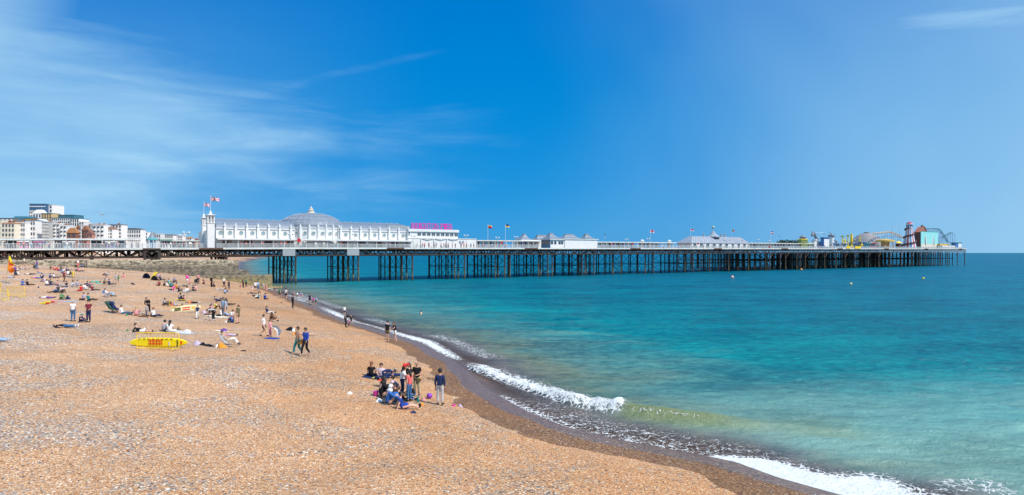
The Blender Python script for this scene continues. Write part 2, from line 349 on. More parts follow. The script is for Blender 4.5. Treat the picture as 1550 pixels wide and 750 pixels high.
t.links.new(mx_.outputs[0], m3_.inputs[1]); t.links.new(tr_.outputs[0], m3_.inputs[2]); t.links.new(m3_.outputs[0], t.nodes['Material Output'].inputs['Surface'])
BRK = np.array([W0(*p) for p in [(690, 541), (723, 561), (800, 588), (870, 612), (945, 627), (1030, 638), (1120, 646), (1260, 655)]])
BL = np.concatenate([[0], np.cumsum(np.hypot(*np.diff(BRK, axis=0).T))])
def sea_f(P):
    d = -beach_d(P); b, s, a = segdist(P, BRK); sd = b * s          # sd > 0: seaward side (left of travel)
    env = sst(BL[0], BL[1] + 1, a) * sst(BL[7], BL[5], a)
    prof = np.where(sd > 0, np.exp(-(sd / 1.15) ** 2), np.exp(-(sd / .42) ** 2))
    n = vnoise(P, 1.3, 9) - .5; n2 = vnoise(P, .45, 11) - .5; n3 = vnoise(P, 6, 12) - .5
    broken = sst(BL[4] + .5, BL[4] - .4, a)
    z = .02 + prof * env * (.30 + .22 * sst(BL[2], BL[4], a)) * (1 + broken * (.5 * n + .9 * n2))
    # open-water swell, growing away from the edge
    w = sst(2, 16, d)
    ph = 4 * (vnoise(P, 3.7, 41) - .5) + 5 * (vnoise(P, 11, 42) - .5); w2 = sst(1.2, 5, d) * sst(120, 60, P[:, 1])
    z += w2 * (.030 * np.sin(P[:, 1] * 2.9 + P[:, 0] * 1.1 + ph) + .022 * np.sin(P[:, 1] * 4.6 - P[:, 0] * .9 + 1.7 * ph) + .018 * np.sin(P[:, 1] * 6.8 + P[:, 0] * 2.4 - 2 * ph) + .03 * (vnoise(P, .6, 43) - .5))
    z += w * (.07 * np.sin(P[:, 1] * .55 + P[:, 0] * .18 + 3 * n3) + .05 * np.sin(P[:, 1] * 1.3 - P[:, 0] * .2 + 5 * n3) + .05 * n)
    # foam
    fo = env * broken * (.70 * np.exp(-(sd / 1.5) ** 2) * (sd > 0) + .74 * np.exp(-(sd / .9) ** 2) * (sd <= 0))
    fo = np.maximum(fo, env * broken * .46 * np.exp(-(np.maximum(sd, 0) / 4.0) ** 2) * (sd > 0))
    fo = np.maximum(fo, env * .50 * np.exp(-((sd + .15) / .22) ** 2) * (1 - broken) * (vnoise(P, 1.1, 14) > .5))
    Y = P[:, 1]
    nearS = sst(33.5, 25, Y)
    fo = np.maximum(fo, .468 * sst(6.8, 1.0, d) * sst(46, 32, Y) * (.9 + .2 * n3) + .14 * sst(.5, .1, d) * sst(.35, .65, vnoise(P, 1.7, 61)))
    wide = (1.3 + 2.5 * sst(25.8, 22.5, Y)) * (1 + 1.1 * n3 + .5 * n)
    fo = np.maximum(fo, sst(26.6, 24.6, Y) * (.70 + .22 * n3 + .14 * n) * (1. * np.exp(-(d / wide) ** 2) + .44 * np.exp(-(d / (wide * 2.0)) ** 2)))
    far = sst(44, 50, Y)
    pulse = .55 + .45 * np.sin(Y * .23 + 1.0)
    fo = np.maximum(fo, far * (.74 * np.exp(-((d - .5 - .4 * n3) / (.55 + .5 * pulse)) ** 2)) * (.8 + .25 * pulse))
    fo = np.maximum(fo, far * .46 * np.exp(-((d - 3.0) / 2.0) ** 2) * (vnoise(P, 7, 21) > .45))
    rl = env * (1 - broken) * np.exp(-((sd + .05) / .75) ** 2) * .95
    rl = np.maximum(rl, .35 * sst(BL[5], BL[7], a) * np.exp(-((sd) / 1.6) ** 2) * (n3 > -.2))
    of = np.log1p(np.maximum(d + .5 * n3, 0) * .9) / math.log(1 + 450.)
    return z, {'off': np.clip(of, 0, 1), 'foam': np.clip(fo, 0, 1), 'roll': np.clip(rl, 0, 1), 'milk': sst(42, 26, P[:, 1] + .25 * (12 - P[:, 0])) * sst(1.2, 5, d) * .68}
sea = gridmesh('sea', axis(-30, 36, .2, -4000, 30000, 1.09), axis(16, 62, .2, -50, 45000, 1.055), sea_f, None, sm)

# loose pebbles on the near shingle (uncountable)
pebm = bpy.data.materials.new('pebbles'); pebm.use_nodes = True; t = pebm.node_tree; B = t.nodes['Principled BSDF']
oi = attr(t, 'tint'); t.links.new(RAMP(t, oi, [(0, DK), (.1, BG), (.22, GR), (.38, O1), (.58, O2), (.76, CR), (.93, WH)], 'CONSTANT'), B.inputs['Base Color']); B.inputs['Roughness'].default_value = .8
NP = 30000
Q = np.stack([np.random.uniform(-32, 14, NP * 3), 14 + 46 * np.random.rand(NP * 3) ** 1.7], 1)
dd = beach_d(Q); ok = (dd > 1.0) & (vnoise(Q, 3.1, 31) + .6 * vnoise(Q, 11, 33) > .62 + .3 * np.random.rand(len(Q))) & (np.abs(Q[:, 0] / Q[:, 1]) < .9); Q = Q[ok][:NP]; n = len(Q)
zz = beach_z(Q); oc = np.array([(1, 0, 0), (0, 1, 0), (-1, 0, 0), (0, -1, 0), (0, 0, 1), (0, 0, -.6)], float)
sz = .011 + .022 * np.random.rand(n) ** 4; th = np.random.rand(n) * 6.28; el = .6 + .5 * np.random.rand(n)
vx = oc[None] * sz[:, None, None] * np.stack([np.ones(n), el, .55 * np.ones(n)], 1)[:, None]
c, s_ = np.cos(th)[:, None], np.sin(th)[:, None]
vv = np.stack([vx[..., 0] * c - vx[..., 1] * s_, vx[..., 0] * s_ + vx[..., 1] * c, vx[..., 2]], -1) + np.concatenate([Q, zz[:, None] + .004], 1)[:, None]
fi = np.array([(0, 1, 4), (1, 2, 4), (2, 3, 4), (3, 0, 4), (1, 0, 5), (2, 1, 5), (3, 2, 5), (0, 3, 5)])
fa = (fi[None] + (np.arange(n) * 6)[:, None, None]).reshape(-1, 3)
me = bpy.data.meshes.new('pebbles'); me.from_pydata(vv.reshape(-1, 3).tolist(), [], fa.tolist())
a = me.attributes.new('tint', 'FLOAT', 'FACE'); a.data.foreach_set('value', np.repeat(np.random.rand(n), 8).astype(np.float32)); me.materials.append(pebm)
o = bpy.data.objects.new('pebbles', me); COL.objects.link(o); tag(o, 'loose grey, white and orange pebbles scattered over the near beach', 'pebbles', kind='stuff')
# ------------------------------------------------------------------ pier frame: s along the pier, t across it (away from camera)
TH = math.atan2(241, 358.4); CU, SU = math.cos(TH), math.sin(TH); PX, PY = -58.4, 166.0
def pw(s, t, z=0.): return Vector((PX + CU * s - SU * t, PY + SU * s + CU * t, z))
def sp(px, t=0.):
    k = (px - 775) / F; return (58.4 + SU * t + k * (PY + CU * t)) / (CU - SU * k)
def rad(px0, px1, t):
    pm = (px0 + px1) / 2; return (px1 - px0) / 2 * pw(sp(pm, t), t).y / F * math.cos(math.atan((pm - 775) / F))
def zp(py, px, t=0.):
    return HC - (py - HY) / F * pw(sp(px, t), t).y
def zd(s): return 9.7 + (.008 * s if s < 0 else .003 * s)
def pthing(name, label, cat, s, t, z=None, group=None, rz=0.):
    return thing(name, label, cat, pw(s, t, zd(s) if z is None else z), TH + rz, group)

# the pier itself
pier = pthing('pier', 'long iron pier with dark trusses and piles striding out over the sea', 'pier', 0, 0, 0)
S0, S1, SH = -95., sp(1463), sp(1166)
WD, WH_ = 26., 58.
dk = MB()
n = 60
for i in range(n):
    a = S0 + (S1 - S0) * i / n; b = S0 + (S1 - S0) * (i + 1) / n; w = WD if a < SH else WH_
    dk.add([(a, 0, zd(a) - .3), (b, 0, zd(b) - .3), (b, w, zd(b) - .3), (a, w, zd(a) - .3), (a, 0, zd(a)), (b, 0, zd(b)), (b, w, zd(b)), (a, w, zd(a))],
           [(3, 2, 1, 0), (4, 5, 6, 7)] + [(0, 1, 5, 4), (2, 3, 7, 6)] + ([(3, 0, 4, 7)] if i == 0 else []) + ([(1, 2, 6, 5)] if i == n - 1 else []), TIMBER)
dk.build('deck', None, pier)
fa = MB(); i = 0; s = S0
while s < S1:
    e = min(s + 5.5, S1); m = DECKW if (i % 9) != 4 else RUST
    fa.add([(s, -.12, zd(s) - .28), (e, -.12, zd(e) - .28), (e, -.003, zd(e) - .28), (s, -.003, zd(s) - .28), (s, -.12, zd(s) + .12), (e, -.12, zd(e) + .12), (e, -.003, zd(e) + .12), (s, -.003, zd(s) + .12)],
           [(3, 2, 1, 0), (4, 5, 6, 7), (0, 1, 5, 4), (1, 2, 6, 5), (2, 3, 7, 6), (3, 0, 4, 7)], m); s = e; i += 1
fa.build('fascia', None, pier)
fb = MB(); fb.add([(S1 + .003, -.1, zd(S1) - .28), (S1 + .15, -.1, zd(S1) - .28), (S1 + .15, WH_, zd(S1) - .28), (S1 + .003, WH_, zd(S1) - .28), (S1 + .003, -.1, zd(S1) + .12), (S1 + .15, -.1, zd(S1) + .12), (S1 + .15, WH_, zd(S1) + .12), (S1 + .003, WH_, zd(S1) + .12)],
   [(3, 2, 1, 0), (4, 5, 6, 7), (0, 1, 5, 4), (1, 2, 6, 5), (2, 3, 7, 6), (3, 0, 4, 7)]); fb.build('fascia', DECKW, pier)
def truss(t, s0, s1, bay, r=.09, dep=1.75, m=IRON):
    b = MB(); s = s0; k = 0
    while s < s1 - .1:
        e = min(s + bay, s1); zt, zt2 = zd(s) - .34, zd(e) - .34
        b.tube((s, t, zt), (e, t, zt2), r * 1.7, n=4); b.tube((s, t, zt - dep), (e, t, zt2 - dep), r * 1.7, n=4)
        b.tube((s, t, zt), (s, t, zt - dep), r, n=4)
        if k % 2: b.tube((s, t, zt), (e, t, zt2 - dep), r, n=4)
        else: b.tube((s, t, zt - dep), (e, t, zt2), r, n=4)
        s = e; k += 1
    return b.build('truss', m, pier)
bents = [sp(p) for p in (50, 138, 240, 343, 448, 543, 625, 704, 765, 830, 900, 941, 990, 1050, 1075, 1104, 1134, 1160)]
nodes = [S0] + bents + [SH]
for a, b in zip(nodes[:-1], nodes[1:]): truss(.35, a, b, 1.9, .11)
for t in (6.5, 13, 19.5, 25.6): truss(t, S0, SH, 2.6, .13)
truss(.35, SH, S1, 2.4); truss(14, SH, S1, 5); truss(30, SH, S1, 5); truss(57, SH, S1, 5)
gm = MB(); s = S0
while s < S1:                                                   # cross girders under the planks
    w = WD if s < SH else WH_
    gm.box(s - .09, s + .09, .1, w - .1, zd(s) - .95, zd(s) - .32); s += 3.1
gm.build('cross_girder', IRON, pier)
# pile material: iron above, algae and rust towards the tide line
pmat = bpy.data.materials.new('pile_iron'); pmat.use_nodes = True; t_ = pmat.node_tree; B = t_.nodes['Principled BSDF']
g = t_.nodes.new('ShaderNodeNewGeometry').outputs['Position']; sx = t_.nodes.new('ShaderNodeSeparateXYZ'); t_.links.new(g, sx.inputs[0])
nn = NOISE(t_, g, .9, 4, .65); h = M(t_, 'ADD', sx.outputs[2], M(t_, 'MULTIPLY', M(t_, 'SUBTRACT', nn, .5), 5.))
t_.links.new(MIX(t_, MR(t_, nn, .45, .6), RAMP(t_, MR(t_, h, 0, 8, 0, 1, False), [(0, (.03, .03, .02)), (.12, (.16, .13, .06)), (.4, (.12, .08, .04)), (.6, (.07, .042, .03))]), (.045, .03, .025)), B.inputs['Base Color'])
B.inputs['Roughness'].default_value = .8
def bent(s, ts, r=.23):
    top = zd(s) - 2.0
    gz = min(float(beach_z(np.array([pw(s, t)[:2]]))[0]) for t in ts); bot = -3 if gz < 0 else gz - .5
    b = MB(); b.box(s - .16, s + .16, ts[0] - .3, ts[-1] + .3, top - .18, top + .1)
    if top - gz > 5:
        mid = max(gz, 0) + (top - max(gz, 0)) * .46
        b.tube((s, ts[0], mid), (s, ts[-1], mid), .11, n=4)
        for a, c in zip(ts[:-1], ts[1:]):
            for z0, z1 in ((.2, mid - .15), (mid + .15, top - .3)):
                b.tube((s, a, z0), (s, c, z1), .075, n=4); b.tube((s + .06, a, z1), (s + .06, c, z0), .075, n=4)
    o = b.build('trestle', IRON, pier)
    for t in ts:
        q = MB(); q.tube((s, t, bot), (s, t, top - .2), r, n=8); q.tube((s, t, top - .75), (s, t, top - .19), r * 1.45, n=8); q.build('pile', pmat, o)
for i, s in enumerate(bents): bent(s, (.35, 4.6, 8.8, 13, 18, 25.4) if i < 14 else (.35, 6, 13, 20, 25.4))
# paired bents give the denser trestles of the outer neck
for s in (bents[8] + 2.6, bents[9] + 2.6, bents[10] - 5): bent(s, (1.2, 9, 17, 25))
for s0, s1 in zip(bents[3:13], bents[4:14]):
    pass
pl = MB(); br = MB()
s = SH + 3; 
while s < S1 - 1:
    for t in (7, 14, 21, 28, 35, 42, 49, 57):
        pl.tube((s, t, -3), (s, t, zd(s) - 1.9), .24, n=6)
    br.tube((s, 7, 4.6), (s, 57, 4.6), .14, n=4); br.box(s - .15, s + .15, .3, 57.3, zd(s) - 2.2, zd(s) - 1.9)
    for t in (7, 21, 35, 49): br.tube((s, t, .5), (s, min(t + 7, 57), 4.5), .07, n=4); br.tube((s, t, 4.5), (s, t + 7, 8), .07, n=4)
    s += 5.2
s = SH + 3
for t in (7, 21, 35, 57): br.tube((SH, t, 4.5), (S1 - 1, t, 4.7), .13, n=4)
for q_ in bents[4:14]:
    for t in (2.5, 7, 11.5, 16, 21): pl.tube((q_ - 2.4, t, -3), (q_ - 2.4, t, zd(q_) - 2.0), .2, n=6)
    br.tube((q_ - 2.4, 2.5, 4.2), (q_ - 2.4, 21, 4.2), .1, n=4); br.box(q_ - 2.6, q_ - 2.2, 2, 21.5, zd(q_) - 2.15, zd(q_) - 1.95)
tag(pl.build('piles', pmat, pier), kind='stuff'); br.build('bracing', IRON, pier)
fr = [sp(p) for p in (1166, 1182, 1190, 1207, 1212, 1220, 1236, 1249, 1266, 1280, 1295, 1315, 1331, 1348, 1365, 1381, 1393, 1402, 1414, 1424, 1435, 1450, 1461)]
sub = MB(); last = None
for i, s in enumerate(fr):
    if last is not None:
        L = s - last; z = zd(s) - 2.1
        sub.tube((last, .35, z - 2.6), (last + min(3, L * .45), .35, z), .1, n=4); sub.tube((s, .35, z - 2.6), (s - min(3, L * .45), .35, z), .1, n=4)
    last = s
sub.tube((fr[0], .35, zd(fr[0]) - 2.1), (fr[-1], .35, zd(fr[-1]) - 2.1), .16, n=4)
so_ = sub.build('front_bracing', RUST, pier)
for s in fr:
    q = MB(); q.tube((s, .35, -3), (s, .35, zd(s) - 2.1), .23, n=8); q.build('pile', pmat, so_)
for px, w in ((437, 19), (534, 18)):                             # grey plated boxes above two trestles
    q = MB(); a, b = sp(px - w / 2), sp(px + w / 2); q.box(a, b, -.35, .12, zd(a) - 2.1, zd(a) - .35); q.build('girder_panel', GREY, pier)
q = MB(); a, b = sp(216), sp(242)                                 # landing bay under the kiosk
q.box(a, b, -2.6, -.13, zd(a) - .35, zd(a) + .05)
for s in (a + .3, b - .3):
    q.box(s - .3, s + .3, -2.4, -1.9, 4.0, zd(a) - .35); q.tube((s, -2.1, zd(a) - 1), (s + (1.5 if s == a + .3 else -1.5), -2.1, zd(a) - 2.6), .1, n=4)
q.box(a, b, -2.3, -2.05, zd(a) - 2.5, zd(a) - 2.2); q.build('bay_frame', IRON, pier)
# railings
RAILW = mat('railing_white', (.66, .68, .68), .5)
def railing(s0, s1, t, par, m=RAILW, zf=zd, mat2=None):
    b = MB(); b._mi(m); s = s0
    while s < s1 - .01:
        e = min(s + 2.2, s1); z, z2 = zf(s), zf(e)
        b.tube((s, t, z + 1.12), (e, t, z2 + 1.12), .05, n=4); b.tube((s, t, z + .2), (e, t, z2 + .2), .035, n=4); b.tube((s, t, z + .62), (e, t, z2 + .62), .025, n=4)
        b.box(s - .07, s + .07, t - .07, t + .07, z, z + 1.25, GREY)
        k = 1
        while s + k * .27 < e - .05: b.box(s + k * .27 - .035, s + k * .27 + .035, t - .02, t + .02, z + .2, z + 1.1); k += 1
        s = e
    return b.build('railing', m, par)
railing(S0, sp(310), .15, pier); railing(sp(328), sp(636), .15, pier); railing(sp(722), sp(816), .15, pier); railing(sp(905), sp(1290), .15, pier); railing(sp(1290), S1 - .2, .15, pier)

def pyr_poly(): pass
# ---------------------------------------------------------------- arcade hall
zD = zd(0.)
ar = thing('arcade_hall', 'white seaside amusement hall with round windows and grey ribbed roof on the pier', 'hall', pw(0, 0, zD), TH)
def L(v): return v - zD                                           # world height -> local height
ZW, ZC, ZR = L(15.05), L(12.1), L(17.55)                          # wall top, canopy, ridge
def wing(s0, s1, name='wall'):
    b = MB(); b.box(s0, s1, 4, 20.5, L(zd(s0)), ZW); w = b.build('wall', WHITE, ar)
    b = MB(); b.box(s0 - .1, s1 + .1, 1.1, 3.997, ZC - .12, ZC + .06); b.box(s0 - .1, s1 + .1, 1.0, 1.15, ZC - .32, ZC + .1); b.build('canopy', WHITE, ar)
    b = MB(); b.box(s0 - .1, s1 + .1, 3.7, 3.998, ZW - .35, ZW - .1); b.build('cornice', WHITE, ar)
    # barrel roof with seams
    N = 10; yc, ry = 12.2, 8.4; pts = [(yc - ry * math.cos(math.pi * i / N), ZW - .1 + (ZR - ZW) * math.sin(math.pi * i / N)) for i in range(N + 1)]
    b = MB(); n = len(pts)
    b.add([(s0, y, z) for y, z in pts] + [(s1, y, z) for y, z in pts], [(i, i + 1, n + i + 1, n + i) for i in range(n - 1)] + [tuple(range(n - 1, -1, -1)), tuple(range(n, 2 * n))])
    rf = b.build('roof', LEAD, ar)
    b = MB(); s = s0 + .3
    while s < s1:
        for (y, z), (y2, z2) in zip(pts[:-1], pts[1:]): b.tube((s, y, z + .03), (s, y2, z2 + .03), .05, n=4)
        s += .95
    b.build('roof_seams', LEADRIB, rf)
    b = MB(); b.box(s0, s1, yc - .25, yc + .25, ZR - .12, ZR + .12); s = s0 + .8
    while s < s1: b.lathe((s, yc, ZR + .1), [(.10, 0), (.16, .15), (.03, .4)], 6); s += 1.9
    b.build('ridge_cresting', LEADRIB, rf)
def pilaster(s, t=3.75, h=.75):
    b = MB(); b.box(s - .26, s + .26, t - .32, t + .245, ZC + .07, ZW + .25); b.box(s - .36, s + .36, t - .42, t + .24, ZW + .25, ZW + .4)
    b.lathe((s, t - .1, ZW + .4), [(.2, 0), (.24, .2), (.12, .4), (.16, .5), (.02, .8)], 8)
    b.box(s - .2, s + .2, t - .75, t - .33, ZC + .08, ZC + .42); b.build('pilaster', WHITE, ar)
def rwin(s, t, z, r=.46, nrm=(0, -1)):
    b = MB(); N = 14; a = Vector((-nrm[1], nrm[0], 0)); c = Vector((s, t, z)); nv = Vector((nrm[0], nrm[1], 0))
    def ring(rr, off): return [c + nv * off + a * rr * math.cos(2 * math.pi * i / N) + Vector((0, 0, 1)) * rr * math.sin(2 * math.pi * i / N) for i in range(N)]
    v = ring(r * 1.28, .005) + ring(r * 1.28, .12) + ring(r, .12) + ring(r, .03)
    b.add(v, [(k * N + i, k * N + (i + 1) % N, (k + 1) * N + (i + 1) % N, (k + 1) * N + i) for k in range(3) for i in range(N)])
    f = b.build('round_window', mat('window_surround_grey', (.5, .48, .42), .6), ar)
    b = MB(); b.add(ring(r, .04), [tuple(range(N))]); b.build('pane', GLASSP, f)
def colonnade(s0, s1, step=2.9):
    s = s0
    while s < s1:
        b = MB(); b.tube((s, 1.35, L(zd(s))), (s, 1.35, ZC - .1), .09, n=6); b.box(s - .5, s + .5, 1.3, 1.4, ZC - .45, ZC - .13); b.build('column', WHITE, ar); s += step
W1a, W1b, W2a, W2b = sp(327, 4), sp(446, 4), sp(512, 4), sp(619, 4)
wing(W1a, W1b); wing(W2a, W2b)
pil1 = [sp(p, 4) for p in (340, 356.5, 373.7, 390.3, 406.5, 423, 440)]
for s in pil1: pilaster(s)
ws = [W1a + .2] + pil1
for a, b_ in zip(ws[:-1], ws[1:]): rwin((a + b_) / 2, 4, ZC + 1.55)
pil2 = [sp(p, 4) for p in (515.5, 531, 545.5, 560, 574.5, 588.5, 603, 617)]
for s in pil2: pilaster(s)
for a, b_ in zip(pil2[:-1], pil2[1:]): rwin((a + b_) / 2, 4, ZC + 1.55)
colonnade(sp(342, 1.3), sp(630, 1.3))
s = W1a + 1.5                                                     # shop openings behind the colonnade
while s < W2b - 3:
    b = MB(); b.box(s, s + 2.1, 3.9, 3.997, L(zd(s)) + .05, ZC - .5); s += 5.2
    b.build('shop_opening', mat('shop_opening_red_brown', (.18, .12, .12), .7), ar)
# dome over a round drum
DS, DT = sp(471, 12.2), 12.2
b = MB(); b.lathe((DS, DT, 0), [(9.55, L(zd(0))), (9.55, ZW + .15), (9.75, ZW + .18), (9.75, ZW + .42), (9.2, ZW + .45)], 24); b.build('drum', WHITE, ar)
b = MB(); prof = []
for i in range(9):
    a = i / 8 * 1.35; prof.append((9.35 * math.cos(a) if i < 8 else 1.5, ZW + .42 + 4.55 * math.sin(a)))
b.lathe((DS, DT, 0), prof, 32); dm = b.build('dome', LEAD, ar)
b = MB()
for k in range(32):
    a = 2 * math.pi * (k + .5) / 32
    for (r, z), (r2, z2) in zip(prof[:-1], prof[1:]): b.tube((DS + r * math.cos(a), DT + r * math.sin(a), z + .02), (DS + r2 * math.cos(a), DT + r2 * math.sin(a), z2 + .02), .07, n=4)
for r, z in prof[1:-1:2]:
    for k in range(32):
        a, c = 2 * math.pi * (k + .5) / 32, 2 * math.pi * (k + 1.5) / 32
        b.tube((DS + r * math.cos(a), DT + r * math.sin(a), z + .05), (DS + r * math.cos(c), DT + r * math.sin(c), z + .05), .1, n=4)
b.build('dome_ribs', LEADRIB, dm)
b = MB(); zt = prof[-1][1]; b.lathe((DS, DT, zt), [(1.5, -.1), (1.5, .15), (.9, .3), (.8, .8), (1.0, .9), (.45, 1.2), (.5, 1.5), (.12, 1.9), (.05, 2.3)], 12); b.build('finial', mat('finial_stone', (.55, .5, .42), .7), dm)
for px in (443, 454.5, 468, 481.5, 494, 504.5, 513):              # pilasters round the drum
    k = (px - 775) / F; best = min(((abs((lambda w: w.x / w.y)(pw(DS + 9.6 * math.cos(a), DT + 9.6 * math.sin(a))) - k), a) for a in [R(180 + 180 * q / 240) for q in range(20, 221)]))[1]
    x, y = DS + 9.62 * math.cos(best), DT + 9.62 * math.sin(best)
    b = MB(); b.lathe((x, y, 0), [(.36, ZC + .07), (.36, ZW + .5), (.46, ZW + .52), (.46, ZW + .7), (.2, ZW + .72), (.24, ZW + .95), (.1, ZW + 1.15), (.02, ZW + 1.5)], 8); b.build('pilaster', WHITE, ar)
for px in (448.5, 461.5, 475, 488.5, 500, 509.5):
    k = (px - 775) / F; best = min(((abs((lambda w: w.x / w.y)(pw(DS + 9.6 * math.cos(a), DT + 9.6 * math.sin(a))) - k), a) for a in [R(180 + 180 * q / 240) for q in range(20, 221)]))[1]
    rwin(DS + 9.52 * math.cos(best), DT + 9.52 * math.sin(best), ZC + 1.75, .42, (math.cos(best), math.sin(best)))
b = MB(); b.box(W1b - .2, W2a + .2, .9, 2.9, ZC - .12, ZC + .06); b.box(W1b - .2, W2a + .2, .8, .95, ZC - .3, ZC + .1); b.build('canopy', WHITE, ar)
# end pavilion with the sign
E0, E1, E2 = sp(617.5, 3), sp(693, 3), sp(720, 3)
ztop = L(zp(347.5, 650, 3)); zmid = L(zp(361.5, 650, 3))
b = MB(); b.box(E0, E2, 2.6, 20.5, L(zd(50)), zmid); b.box(E0 + .02, E2 + .1, 2.45, 20.7, zmid, zmid + .16); b.build('ground_floor', WHITE, ar)
b = MB(); b.box(E0 + .04, E1, 3.0, 18, zmid + .16, ztop - .8); b.build('upper_floor', WHITE, ar)
b = MB(); b.box(E0 + .06, E1 + .25, 2.6, 18.3, ztop - .8, ztop); b.build('parapet', WHITE, ar)
s = sp(632, 3); zwa, zwb = L(zp(357, 650, 3)), L(zp(353, 650, 3))
while s < E1 - 1:
    b = MB(); b.box(s - .08, s + 1.18, 2.9, 2.997, zwa - .08, zwb + .08); w = b.build('window', WHITE, ar); b = MB(); b.box(s, s + .5, 2.87, 2.897, zwa, zwb); b.box(s + .58, s + 1.1, 2.87, 2.897, zwa, zwb); b.build('pane', GLASSD, w); s += 1.62
b = MB(); b.box(sp(619.5, 2.6), sp(620.8, 2.6), 2.92, 2.995, zwa - .1, zwb + .1); b.build('window', GLASSD, ar)
s = sp(637, 2.6)
while s < sp(684, 2.6):                                           # scalloped awnings and shallow bays below
    b = MB(); b.box(s - .12, s + .12, 2.3, 2.597, L(zd(50)), zmid - .02); b.build('pilaster', WHITE, ar)
    b = MB(); b.prism([(s + .3, zmid - .1), (s + 2.2, zmid - .5), (s + 4.1, zmid - .1)], 2.35, 2.596); b.build('awning', mat('awning_grey', (.5, .52, .54), .7), ar); s += 4.5
# the sign: one letter at a time
sg = pthing('pier_sign', 'magenta capital letters reading BRIGHTON PIER standing on the white parapet', 'sign', sp(623, 3), 3, zD + ztop)
LW = sp(685.5, 3) - sp(623, 3); hh = zp(338.3, 655, 3) - (zD + ztop) - .15
fr_ = MB(); fr_.tube((-.3, .25, .12), (LW + .2, .25, .12), .05, n=4); fr_.tube((-.3, .25, hh * .6), (LW + .2, .25, hh * .6), .04, n=4)
x = 0
while x < LW: fr_.tube((x, .25, 0), (x, .25, hh * .9), .04, n=4); fr_.tube((x, .25, hh * .6), (x, 1.4, 0), .04, n=4); x += 1.6
fr_.build('sign_frame', GREY, sg)
def text_mesh(txt, size, ext, offs, m, name, parent, loc=(0, 0, 0), rot=(R(90), 0, 0), width=None):
    cu = bpy.data.curves.new('t', 'FONT'); cu.body = txt; cu.size = size; cu.extrude = ext; cu.offset = offs; cu.resolution_u = 3
    o = bpy.data.objects.new('t', cu); COL.objects.link(o); dg = bpy.context.evaluated_depsgraph_get(); me = bpy.data.meshes.new_from_object(o.evaluated_get(dg))
    bpy.data.objects.remove(o); me.name = name; xs = [v.co.x for v in me.vertices]; w = max(xs) - min(xs); x0 = min(xs)
    for v in me.vertices:
        v.co.x -= x0
        if width: v.co.x *= width / w
    me.materials.clear(); me.materials.append(m)
    ob = bpy.data.objects.new(name, me); COL.objects.link(ob); ob.parent = parent; ob.location = loc; ob.rotation_euler = rot; return ob
wd = {'I': .55, ' ': .55}; tot = sum(wd.get(c, 1.) for c in 'BRIGHTON PIER'); x = 0
for c in 'BRIGHTON PIER':
    w = wd.get(c, 1.) * LW / tot
    if c != ' ':
        o = text_mesh(c, hh / .69, .1, .012, MAG, 'letter', sg, (x, 0, .12), width=w * .84)
        # slab serifs
        if c in 'BRIHTNP':
            sb = MB(); ww = w * .84
            for z in (.12 + .05, hh + .02):
                if c in 'BRPI': sb.box(-.12, ww * (.42 if c != 'I' else 1.) + .1, -.09, .09, z - .12, z + .06) if z < .5 or c == 'I' else None
                elif c in 'HN': sb.box(-.14, ww * .36, -.09, .09, z - .12, z + .06); sb.box(ww * .66, ww + .14, -.09, .09, z - .12, z + .06)
                elif c == 'T' and z < .5: sb.box(ww * .25, ww * .75, -.09, .09, z - .12, z + .06)
            if sb.v: k = sb.build('serif', MAG, o); k.rotation_euler = (R(-90), 0, 0); k.location = (0, -.12, 0)
    x += w
s = sp(584, 6); b = MB(); b.box(s, sp(618, 6), 5, 10, ZW, ZW + 1.6); b.box(s + .3, sp(618, 6) - .2, 4.9, 4.99, ZW + .5, ZW + 1.2, GREY); b.build('plant_room', WHITE, ar)

# towers at the entrance
def tower(px0, px1, t0, dep, ytop_wall, yapex, label):
    s0, s1 = sp(px0, t0), sp(px1, t0); w = s1 - s0
    T = pthing('entrance_tower', label, 'tower', s0, t0, None, 'towers at the hall entrance')
    z0 = zd(s0); H1 = zp(ytop_wall, (px0 + px1) / 2, t0) - z0; H2 = zp(yapex, (px0 + px1) / 2, t0) - z0
    b = MB(); b.box(0, w, 0, dep, -.2, H1 - 1.9); b.box(0, w, 0, dep, H1 - .35, H1); 
    for x in (0, w / 2 - .12, w - .25):
        for y in (0, dep - .25): b.box(x, x + .25, y, y + .25, H1 - 1.9, H1 - .35)
    for y in (dep / 2 - .12,):
        for x in (0, w - .25): b.box(x, x + .25, y, y + .25, H1 - 1.9, H1 - .35)
    b.box(.3, w - .3, .3, dep - .3, H1 - 1.9, H1 - .35, GREY); b.mats = b.mats
    b.m = [0 if m == 0 else m for m in b.m]; b.mats = [GREY] if False else b.mats
    q = b; q.mats = [WHITE, GREY]; q.m = [0] * (len(q.f) - 6) + [1] * 6
    wl = q.build('shaft', None, T)
    b = MB(); b.box(-.12, w + .12, -.12, dep + .12, H1 - 2.05, H1 - 1.89); b.box(-.12, w + .12, -.12, dep + .12, H1 - .3, H1 + .02); b.build('cornice', WHITE, T)
    b = MB(); cx, cy = w / 2, dep / 2
    b.pyr(-.35, w + .35, -.35, dep + .35, H1 + .02, H2 - .35, 0, flare=.18); b.lathe((cx, cy, H2 - .5), [(.3, 0), (.35, .2), (.1, .6)], 8); b.build('roof', WHITE, T)
    return T, pw(s0 + cx, t0 + cy, 0), z0 + H2
